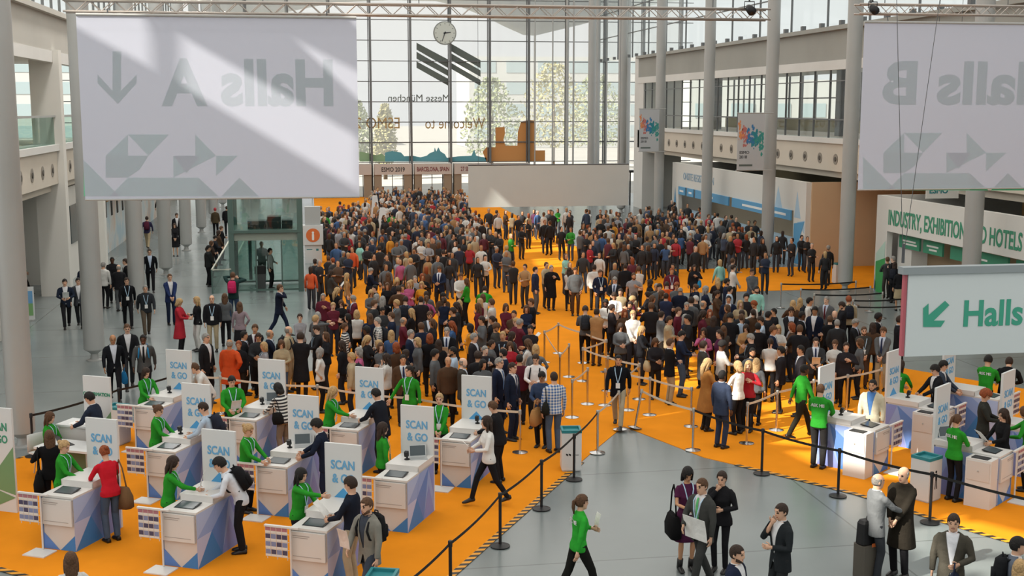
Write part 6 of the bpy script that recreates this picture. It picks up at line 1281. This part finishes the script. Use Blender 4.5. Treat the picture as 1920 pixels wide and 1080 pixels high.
# ------------------------------------------------------------------ the queueing crowd, one row per person:
# headtop x,y in its survey block; sex, garment, top colour, bottom colour, hair, facing [p phone, P paper, w walk, h hand at face, f arms folded, B backpack, G bag, T blue tote, l badge, s short hair, y ponytail, 4 dark skin]
CROWD = '''@560 340
120,880 ftOJdS G;205,800 mjKKgS;165,785 mjKKdS;300,740 mjKKbW;345,775 mjDKrS;320,905 fjDKdE P;395,790 mjUKdE;485,935 ftTJnE;500,720 mjNKnS;450,700 mjDKgS;380,640 mtBJbS;620,630 ftAJdS;545,665 mtOKdS;615,570 mjKJbN;440,455 mjGKgS;330,470 mtQKdN;400,495 mtLKdN B;460,530 mtDKgS;540,390 mjKKdN;660,410 mjNKdN;610,440 ftGKbN;745,580 mtNJgN;755,750 mjKKdN;725,880 mjNKgE G;845,560 mjKKrS;925,550 ftYKdN;990,600 mtGKdN;1040,600 mjGKgN;1080,500 fvVKnS;945,310 mvVKkW;265,330 mvVKbS;1195,450 mjNKbS;1240,590 mtWKdS;1250,510 mtGKbS;1310,530 mjDKdS;1350,575 mtUKrS;1405,640 ftKKbS;1450,530 ftMKdW;1530,480 msGKbS;1400,490 mtBKdN;1090,710 ftEJnN;1130,800 mjGKnS;880,820 mtGJbN B;930,740 mjKKdE;970,770 ftLJnS;1035,790 ftPKdN;1415,750 mtHKbS;1425,860 msNKbS;1510,790 ftKKdS;1290,880 fjUKrS;1250,940 ftKKrS;1180,960 mtLKgS;1000,990 fjKKnS;1130,1010 ftPKnS;905,930 ftUKbN;1310,760 ftTKbN;690,640 mjKJdN;1470,700 mjKKdN;1590,600 ftWKbE;1170,670 mjKKdE;820,660 mtKKdN;1330,640 ftLKbS;1550,700 mjDKdW
@820 340
240,930 mtWKbS;300,990 fvVKbW;480,760 ftWGkS;410,770 fjKKdN G;600,665 msNKgS;700,710 msGGgS w;770,800 mjKKbS;890,830 mjTKdE P;990,870 mjNGdE;1110,840 mjEGbN;1145,850 mcKKgS;1335,880 ftWKdN;1400,875 mjGUbS;325,650 fdRRnS;220,640 msNKkW;445,650 mtWKrN;340,560 fjKKgN;470,530 ftMKwE;500,410 ftWKwS;590,520 fjKKnS;635,520 mjKKdS;745,535 fvVKnW;700,650 mtEKnN;230,470 msKKbW;600,290 mcUKdN w;820,340 msKKbS w;920,370 ftKJdE T;850,455 fjKKdN wk;1140,410 msKKbS wP;1090,390 mjKKrW;1220,270 fvVKbS;1260,455 mjKEkW B;1350,480 fvVKbN;1340,310 mjKKbN;1480,510 ftMKbN G;1540,480 mjKKdS;350,380 fjKKbE;1300,740 ftAJbW;1340,820 fjUKbN;690,300 ftUKbN;980,290 fjXKdS
@1080 340
185,850 mjWKdN;245,900 mtNKbS l;395,840 fjGKnS;500,840 mjKKdN;570,800 ftMKrE;635,870 mtWKbN;585,930 mhLKbS;395,970 msKKgS;750,1000 fjKKdE s;820,1040 mjDKgS;920,1020 mtOKdN;1020,1030 mtGKrS;970,880 mjMKrS l;985,820 fjKKdS;1200,850 fjKKdS T;1210,670 mjKKgN;1285,540 mjTKbN;1380,440 mjNKgE;1235,460 mjNKdW;1470,800 ftAEnE s;1575,780 mtGKbN;1590,850 mtWKdE;1565,560 fjKKnS l;1070,490 fjKKdS P;930,590 ftWEdN T;825,510 fjDKnN;510,510 ftEKbS;590,550 msKKdS;390,560 fjUKbE;640,510 ftGKbN;490,660 fjGKbE;240,720 ftWKdS;200,530 mtQGrS;70,700 mjDKdN;430,310 msGKdS;540,330 ftLKbS;600,360 ftLKdS;680,380 ftKKnN;250,380 mjKKgN;320,390 mtLKdN;380,420 mtYKkN;1410,280 mtOKdW;1110,200 mjKKgE;1180,200 mjKKdE;1230,240 mjDKdE;1265,260 mjKKdE;1570,350 ftGJbN;1150,360 mtGKdN;1100,400 mtWKdE;940,340 mjKKdN;520,560 ftKKbS;870,420 fjUKbN;760,300 fjKKbN;140,640 ftRKdN G;300,520 ftGKbS;720,560 mjGKdN
@1340 340
320,540 fcKKrS l;515,730 mcNKdW;380,890 mtGJdS G;630,560 fjKKdN;690,500 fjKKdW;785,570 mjKUdN;900,550 mjKKdN;965,545 mjKKdW;985,630 mjKGgN T;1120,700 fjKJnW B;1150,660 mjKKxE;480,400 mjKKdN;370,450 mtEKdE;250,320 ftKKdN;335,310 mtWKkS;120,350 mjKKdN;165,350 mtGJdN;220,370 mjKKdN;280,460 ftGKrN;420,410 mjDKdW
@440 520
660,375 ftLKdS;815,390 mtGKnE o;840,360 fjGKgN s;1080,235 ftKKbS G;1235,340 ftWKnN Gs;1110,470 ftSKbE;1340,500 mtWKkW;1450,410 mtHKgW B;1410,240 mtDKbE;1380,130 ftGKnS;1545,60 ftKKbS;1590,360 mtNKbW;1585,545 ftBKnN;1350,600 fjKKnE;205,480 msKKbS;90,550 msKKkE;340,540 msNKxE;540,500 mtEExE B;495,640 fjEJbS s;300,665 ftLKnW s;40,650 fjKKrS;640,570 mcKKdN;840,490 mjKKdW;860,725 ftWKgE s;1090,650 fjKKdW;1185,770 mjEKnW B;1260,720 ftPJgW s;1520,680 ftGKbS s;1540,780 fjWKdW h;250,560 mjDKdS;920,560 fjKKbW;1450,640 ftKKnW
@700 520
300,410 mtMKxE;335,200 mtQJdN B;470,200 mjKKdN;535,190 ftPKbN;295,80 ftPKdS;240,10 fjKKnS s;380,35 ftUKnS;470,50 ftYKnS s;375,535 msNKgE;485,465 mtNKbN;570,350 msDKbS;720,210 ftNKdN;870,240 fjKKnW;810,310 mtKKdW;1110,80 mvVKdN b;1110,175 ftWKbN s;1215,225 mtWKbW;1325,270 ftMKbS s;1425,340 mjUKdS;1480,425 mtMKgE P;1550,290 fjNKbS s;1600,220 mjKKbW;1100,400 mjGKdW;1240,470 mjDKbE;985,480 ftYKkW s;1020,570 msKKgE;800,450 ftBKrW;745,510 msKKgS P;570,580 fjKKrN s;450,620 fjGKnW s;210,670 ftUKrN s;300,730 fjKKdE;300,790 msUKkS;620,740 mtGKkE;810,710 mtCKkW;760,810 mjUKxS;900,820 msDKxE;1130,700 mjKKgS;1205,640 fjGKdE;1305,555 mjKKnS;1110,840 fjGKkS;1320,730 msNKkW;1430,660 ftRKbS;1520,630 ftWKbW;1590,490 mjKKkS;1480,790 mtMKkN;660,640 ftKKdN;1400,560 fjDKdE;600,430 fjKKbW;1060,760 mjKKdN
@960 520
240,690 ftGKnN s;750,300 mtGKdN B;850,320 mjTUdN;1010,280 fjKKdE;950,230 mtWKkS;1035,155 mtWKdS;1100,120 mtEKdS;1240,155 ftEKdW s;1200,250 mjKKdS;1140,330 fjUKrS;1225,340 mtWKnS;1100,470 fjGKdS p;1310,500 fjKKnE P;1410,265 mjKKbN;1510,350 mtGKdE;1560,165 mjNKdN;1590,400 mjEKdE;1450,620 fjKKbS pg;1600,630 msKEbE;1490,70 mtGKdS;1380,150 fjKKdW
@1220 520
310,545 mtNJkE p;380,390 mjKKkW;300,105 mjNKxN;460,75 mjNKbW h;460,190 mjKKwW;365,255 mjKKgS;530,240 mjKKxE;410,210 mtGKdN;800,95 mtCKkE;790,190 msNKkS;970,170 mjKKkS;1075,95 mtAKkS;680,10 fjKKnN;770,20 mtNKkE;910,240 ftEKnS;1050,240 mtWKrW;1040,330 fjUKdN;915,380 ftCJbN;660,400 fjKKdN;790,370 mjKKkN;1000,490 fjTKdS;1055,460 mtKKkN;1120,400 mtCJdW;1190,350 mjKKkE;1260,320 mjKKkW;1415,310 msKKdS;1530,350 msKKkE;1450,240 ftUKnN;1600,210 mtWKkE B;1240,500 msNKbE;1290,490 ftWKnS P;1430,460 ftLKbW s;1510,490 mjKKbN;1080,580 mjKKgW;1150,620 ftWKdN G;1030,720 mtDKkS;1360,710 msKKkW;1490,690 msKKkW;540,520 ftPKdS h;550,650 msDKdE;700,650 mtWDkE;700,540 fjXKdW;1070,830 ftGKnN;740,500 fjDKbN;600,330 ftUKrS
@1440 360
650,765 msGEbS;620,685 msKKkE;740,700 msKKdE;540,760 mjDUbS;520,830 ftGKbW s;380,835 ftWKbS p;440,850 fjKKdS;270,820 msDKdS P;490,715 msKKgE;390,720 msDKgN;350,700 mjKKbN;265,650 msNKkS;330,590 msGKgS;420,620 mjKKdW;455,590 mjEKrN B;710,395 fjKKdN B;785,360 mjKKgW;745,425 ftKEdN;895,360 mjDKbN;375,670 mjKKxS;590,740 fjUKdN;135,740 ftUKrW s;180,600 ftTKnN'''
rows = []; ox = oy = 0
for ln in CROWD.split('\n'):
    if ln[0] == '@': ox, oy = map(float, ln[1:].split()); sc = 3.0 if ln.startswith('@1440 360') else 5.4; continue
    for it in ln.split(';'):
        q = it.split(' ', 1); a = q[1].split(' '); hx, hy = map(float, q[0].split(',')); c = a[0]; ex = a[1] if len(a) > 1 else ''
        rows.append(dict(x=ox + hx / sc, y=oy + hy / sc, sex=c[0], gar=c[1], tc=c[2], bc=c[3], hair=c[4], face=c[5], ex=ex))
r = random.Random(21)
for w in rows:
    w['h'] = (1.77 if w['sex'] == 'm' else 1.67) + r.uniform(-.05, .05); p = gz(w['x'], w['y'], w['h'] - 0.01); w['p'] = [p.x, p.y]
# nobody stands in anybody else: ease neighbours apart
for it in range(60):
    for i, w in enumerate(rows):
        for q in rows[:i]:
            dx, dy = w['p'][0] - q['p'][0], w['p'][1] - q['p'][1]; d = math.hypot(dx, dy)
            if d < .50:
                if d < 1e-4: dx, d = .01, .01
                f = (.50 - d) / 2 / d; w['p'][0] += dx * f * .6; w['p'][1] += dy * f; q['p'][0] -= dx * f * .6; q['p'][1] -= dy * f
        w['p'][0] = min(w['p'][0], 22.9)
        for x, y, _ in PLACED:
            dx, dy = w['p'][0] - x, w['p'][1] - y; d = math.hypot(dx, dy)
            if 1e-4 < d < .48: f = (.48 - d) / d; w['p'][0] += dx * f * .6; w['p'][1] += dy * f
# people packed in between, where the queue is densest
P2 = [Vector((p.x, p.y)) for p in (gz(x, y, 1.7) for x, y in ((590, 545), (700, 530), (930, 560), (1000, 625), (960, 655), (700, 655), (600, 630)))]; k = 0
P3 = [Vector((p.x, p.y)) for p in (gz(x, y, 1.7) for x, y in ((1130, 560), (1300, 530), (1560, 610), (1640, 650), (1420, 650), (1250, 620)))]
taken = [tuple(w['p']) for w in rows] + [(a[0], a[1]) for a in PLACED]
for t_ in range(6000):
    if k >= 30: break
    P_ = P2 if k % 3 else P3; x, y = r.uniform(0, 18), r.uniform(33, 52)
    if not inside(Vector((x, y)), P_) or any((x - a) ** 2 + (y - b) ** 2 < .36 for a, b in taken): continue
    taken.append((x, y)); k += 1; sx = r.choice('mf'); rows.append(dict(x=0, y=0, sex=sx, gar=r.choice('jjjts' if sx == 'm' else 'jjtt'), tc=r.choice('KKKDDNNGUM'), bc=r.choice('KKDJ'), hair=r.choice('kddbbgn'), face=r.choice('SNEWab'.replace('a', 'E').replace('b', 'W')), ex=r.choice(['', '', '', 'p', 'P']), h=1.72 + r.uniform(-.08, .08), p=[x, y]))
rows.sort(key=lambda w: w['p'][1])
NAMED = 326 - len(PLACED)
near, far = rows[:NAMED], rows[NAMED:]
# wording
FW = {'S': 'facing the camera', 'N': 'seen from behind', 'E': 'turned right', 'W': 'turned left'}
LM = [('the zigzag belts', 8.2, 36), ('the tall panels of the left counters', 0.5, 31), ('the tall pyramids', 4.4, 74), ('the information totem', .2, 61), ('the glass lift', -1.4, 52), ('the open middle aisle', 11.5, 62), ('the registration booth', 22, 66), ('the tan wall', 22, 57), ('the right counters', 13, 32), ('the orange cross lane', 17, 50), ('the left queue rows', 2.6, 40), ('the middle lane edge', 6.8, 46), ('the right queue rows', 12.2, 38), ('the Halls sign edge', 15.0, 34), ('the industry booth', 22, 47), ('the rear left crowd', 5.5, 60)]
for w in near:
    st = ''; sx_ = w['ex']
    hn = {'x': 'bald head', }.get(w['hair'], HAIRN[w['hair']] + ' hair')
    w['b'] = 'person in %s %s, %s' % (COLS[w['tc']][0], GARN[GAR[w['gar']]], hn)
    add = ''
    if 'B' in sx_: add = ' and backpack'
    elif 'T' in sx_: add = ' and blue tote'
    elif 'G' in sx_: add = ' and dark bag'
    elif 'P' in sx_: add = ' and white papers'
    elif 'l' in sx_: add = ' and badge'
    w['b'] += add; w['short'] = '%s %s' % (COLS[w['tc']][0], GARN[GAR[w['gar']]]); w['lm'] = min(LM, key=lambda l: (l[1] - w['p'][0]) ** 2 + (l[2] - w['p'][1]) ** 2)[0]
def rel(w, q):
    dx, dy = w['p'][0] - q['p'][0], w['p'][1] - q['p'][1]
    return ('right of' if dx > 0 else 'left of') if abs(dx) > abs(dy) else ('behind' if dy > 0 else 'before')
used = set(); todo = list(near)
def assign(fn):
    global todo
    c = {}
    for w in todo: c.setdefault(fn(w), []).append(w)
    rest = []
    for k, ws in c.items():
        if len(ws) == 1 and k not in used and len(k.split()) <= 16: ws[0]['label'] = k; used.add(k)
        else: rest += ws
    todo = rest
for w in near: w['nb'] = sorted([q for q in near if q is not w], key=lambda q: (q['p'][0] - w['p'][0]) ** 2 + (q['p'][1] - w['p'][1]) ** 2)
def nbl(k): return lambda w: w['b'] + ' ' + rel(w, w['nb'][k]) + ' ' + w['nb'][k]['short']
assign(lambda w: w['b'] + ', ' + FW[w['face']])
assign(lambda w: w['b'] + ', near ' + w['lm'])
assign(lambda w: w['b'] + ', ' + FW[w['face']] + ', near ' + w['lm'])
for k in range(6): assign(nbl(k))
for w in todo: w['label'] = w['b'] + ', ' + rel(w, w['nb'][0]) + ' ' + w['nb'][0]['short'] + ' ' + FW[w['face']]
POOL = {'m': ['stand', 'shift', 'fold', 'pocket', 'clasp', 'phone', 'strap'], 'f': ['stand', 'shift', 'fold', 'clasp', 'phone', 'strap', 'hip']}
EXP = {'p': 'phone', 'P': 'paper', 'w': 'walk', 'h': 'face', 'f': 'fold', 'o': 'pointl', 'b': 'bend'}
for i, w in enumerate(near):
    ex = w['ex']; pose = next((EXP[c] for c in ex if c in EXP), None) or r.choice(POOL[w['sex']]); sex = w['sex']
    style = ('long' if sex == 'f' else r.choice(['short', 'short', 'crop', 'thick'])) if 's' not in ex else 'bob'
    if 'y' in ex: style = 'pony'
    if sex == 'f' and 's' not in ex and r.random() < .18: style = 'pony'
    if sex == 'm' and w['hair'] in 'gw': style = 'crop'
    if w['hair'] == 'x': style = 'bald'
    x, y = w['p']; phi = math.atan2(x, y); gar = GAR[w['gar']]
    bottom = 'trousers' if sex == 'm' else r.choice(['slim', 'slim', 'trousers'])
    if w['bc'] == 'E' and sex == 'f': bottom = 'skirt'
    if 'k' in ex: bottom = 'skirt'
    j = r.uniform(.86, 1.12); tcol = COLS[w['tc']][1]
    if w['tc'] in 'KDN' and gar in ('jacket', 'suit'): tcol = r.choice({'K': ['#1b1b1e', '#242427', '#28262a', '#1f2024'], 'D': ['#35373a', '#3d3b38', '#2e3033'], 'N': ['#20283c', '#1b2233', '#283149']}[w['tc']])
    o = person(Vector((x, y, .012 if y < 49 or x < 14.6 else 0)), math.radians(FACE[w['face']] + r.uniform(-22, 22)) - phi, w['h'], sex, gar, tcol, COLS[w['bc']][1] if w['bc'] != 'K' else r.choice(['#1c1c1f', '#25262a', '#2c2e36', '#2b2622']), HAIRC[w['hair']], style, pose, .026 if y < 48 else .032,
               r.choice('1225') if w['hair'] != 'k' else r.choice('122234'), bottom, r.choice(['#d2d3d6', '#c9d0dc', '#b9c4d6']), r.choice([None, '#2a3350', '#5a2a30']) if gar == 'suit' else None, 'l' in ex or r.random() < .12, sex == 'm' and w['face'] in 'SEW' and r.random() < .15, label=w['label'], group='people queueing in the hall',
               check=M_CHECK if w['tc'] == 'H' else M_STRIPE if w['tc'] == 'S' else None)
    PLACED.append([x, y, True]); o['_p'] = pose; nm = w['label'].split(',')[0]
    ln = w['label']; ln = ' '.join(ln.replace(' and blue tote', '').replace(' and backpack', '').split()[:12])
    if 'B' in ex: backpack(o, pose, sex, r.choice(['#1c1d20', '#2a2d33', '#23262e']), 'backpack of the ' + ln)
    if 'G' in ex or 'g' in ex: bag(o, pose, sex, r.choice([1, -1]), '#1d1b1a' if 'G' in ex else '#b3a17f', 'shoulder bag of the ' + ln)
    if 'T' in ex: bag(o, pose, sex, 1, '#2b84b4', 'blue tote of the ' + ln)
    if 'P' in ex: sheet(o, pose, sex, 'white papers of the ' + ln)
for o in bpy.data.objects:
    if '_p' in o: del o['_p']

# ------------------------------------------------------------------ the rest of the crowd, far off by the entrance, as one mass
spots = [(w['p'][0], w['p'][1], w['tc'], w['hair'], w['sex']) for w in far]; tot = [(s_[0], s_[1]) for s_ in spots] + [(a[0], a[1]) for a in PLACED]
def mass(poly, n, dmin):
    P2 = [Vector((p.x, p.y)) for p in (gz(x, y, 1.7) for x, y in poly)]; x0, x1 = min(p.x for p in P2), max(p.x for p in P2); y0, y1 = min(p.y for p in P2), max(p.y for p in P2); k = 0; tries = 0
    while k < n and tries < 20000:
        tries += 1; x, y = r.uniform(x0, x1), r.uniform(y0, y1)
        if x > 22 or not inside(Vector((x, y)), P2) or any((x - a) ** 2 + (y - b) ** 2 < dmin * dmin for a, b in tot): continue
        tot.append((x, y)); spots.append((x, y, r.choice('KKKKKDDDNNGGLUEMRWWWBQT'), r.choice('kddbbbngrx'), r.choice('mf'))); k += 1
mass([(576, 440), (600, 386), (690, 372), (700, 352), (868, 352), (884, 385), (905, 408), (930, 440), (860, 452), (700, 440)], 330, .50)
mass([(1075, 452), (1100, 400), (1130, 392), (1290, 386), (1360, 396), (1436, 412), (1436, 452), (1330, 440), (1200, 462)], 120, .5)
mass([(880, 396), (1120, 389), (1120, 393), (1080, 404), (884, 404)], 14, .8)
cr = MB(); CC = []
def addc(c, n0): CC.extend([c] * (len(cr.v) - n0))
for x, y, tc, hc, sx in spots:
    if x > 23.0 or any((x - 22.58) ** 2 + (y - q) ** 2 < .4 for q in (48.3, 58.1, 67.9, 77.7, 87.5)) or (abs(x - .17) < .8 and 60 < y < 64) or (abs(x - 4.3) < 1 and 70 < y < 76) or (abs(x - 4.3) < .6 and 71 < y < 75.5) or (abs(x - 4.3) < .6 and 78 < y < 83): continue
    a = r.uniform(-.9, .9) + (math.pi if r.random() < .35 else 0) - math.atan2(x, y); h = (1.76 if sx == 'm' else 1.66) * r.uniform(.96, 1.04) / 1.745; M_ = Matrix.Translation((x, y, .012)) @ Matrix.Rotation(a, 4, 'Z') @ Matrix.Scale(h, 4); F = FIG[(r.choice(['stand', 'shift', 'phone', 'fold']), sx)]
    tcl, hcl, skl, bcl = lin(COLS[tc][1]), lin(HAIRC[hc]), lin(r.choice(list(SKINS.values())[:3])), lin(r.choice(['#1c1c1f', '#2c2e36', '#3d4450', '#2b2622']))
    n0 = len(cr.v); cr.loft([[M_ @ p for p in F.ringT(z, rx + .02, ry + .02, cy, 10)] for z, rx, ry, cy in TORSO[sx]])
    for s in (1, -1): e, w = F.arm[s]; cr.tube([M_ @ (F.sh[s] + Vector((-s * .04, 0, -.01))), M_ @ (F.sh[s] + (e - F.sh[s]) * .3), M_ @ e, M_ @ w], [.05, .058, .05, .04], 6)
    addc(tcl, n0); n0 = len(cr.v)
    for s in (1, -1): hh, k_, an = F.leg[s]; cr.tube([M_ @ hh, M_ @ k_, M_ @ an, M_ @ (an + Vector((0, -.1, -.05)))], [.09, .07, .055, .04], 6)
    addc(bcl, n0); n0 = len(cr.v); cr.loft([[M_ @ (F.H @ Vector((rx * math.cos(2*math.pi*q/10), cy + ry * math.sin(2*math.pi*q/10), z))) for q in range(10)] for z, rx, ry, cy in HEADR]); cr.tube([M_ @ F.T((0, .01, 1.43)), M_ @ F.T((0, .01, 1.53))], [.06, .055], 6)
    for s in (1, -1): w = F.arm[s][1]; cr.tube([M_ @ w, M_ @ (w + (w - F.arm[s][0]).normalized() * .15)], [.032, .02], 5)
    addc(skl, n0); n0 = len(cr.v); cr.loft([[M_ @ (F.H @ Vector((.082 * q2 * math.cos(2*math.pi*q/10), .022 + .092 * q2 * math.sin(2*math.pi*q/10), z))) for q in range(10)] for z, q2 in ((-.06 if sx == 'm' else -.2, .8), (.0, .98), (.06, 1.0), (.10, .78), (.125, .3))]); addc(hcl, n0)
me = cr.mesh('crowd', [], True); at = me.color_attributes.new('tint', 'FLOAT_COLOR', 'POINT')
for i, c in enumerate(CC): at.data[i].color = c
m = bpy.data.materials.new('crowd_clothes'); m.use_nodes = True; nt = m.node_tree; b = nt.nodes['Principled BSDF']; b.inputs['Roughness'].default_value = .85; an_ = nt.nodes.new('ShaderNodeVertexColor'); an_.layer_name = 'tint'; nt.links.new(an_.outputs[0], b.inputs['Base Color'])
me.materials.append(m); tag(link('crowd', me), 'dense far crowd of queueing people by the entrance doors', 'crowd', kind='stuff')
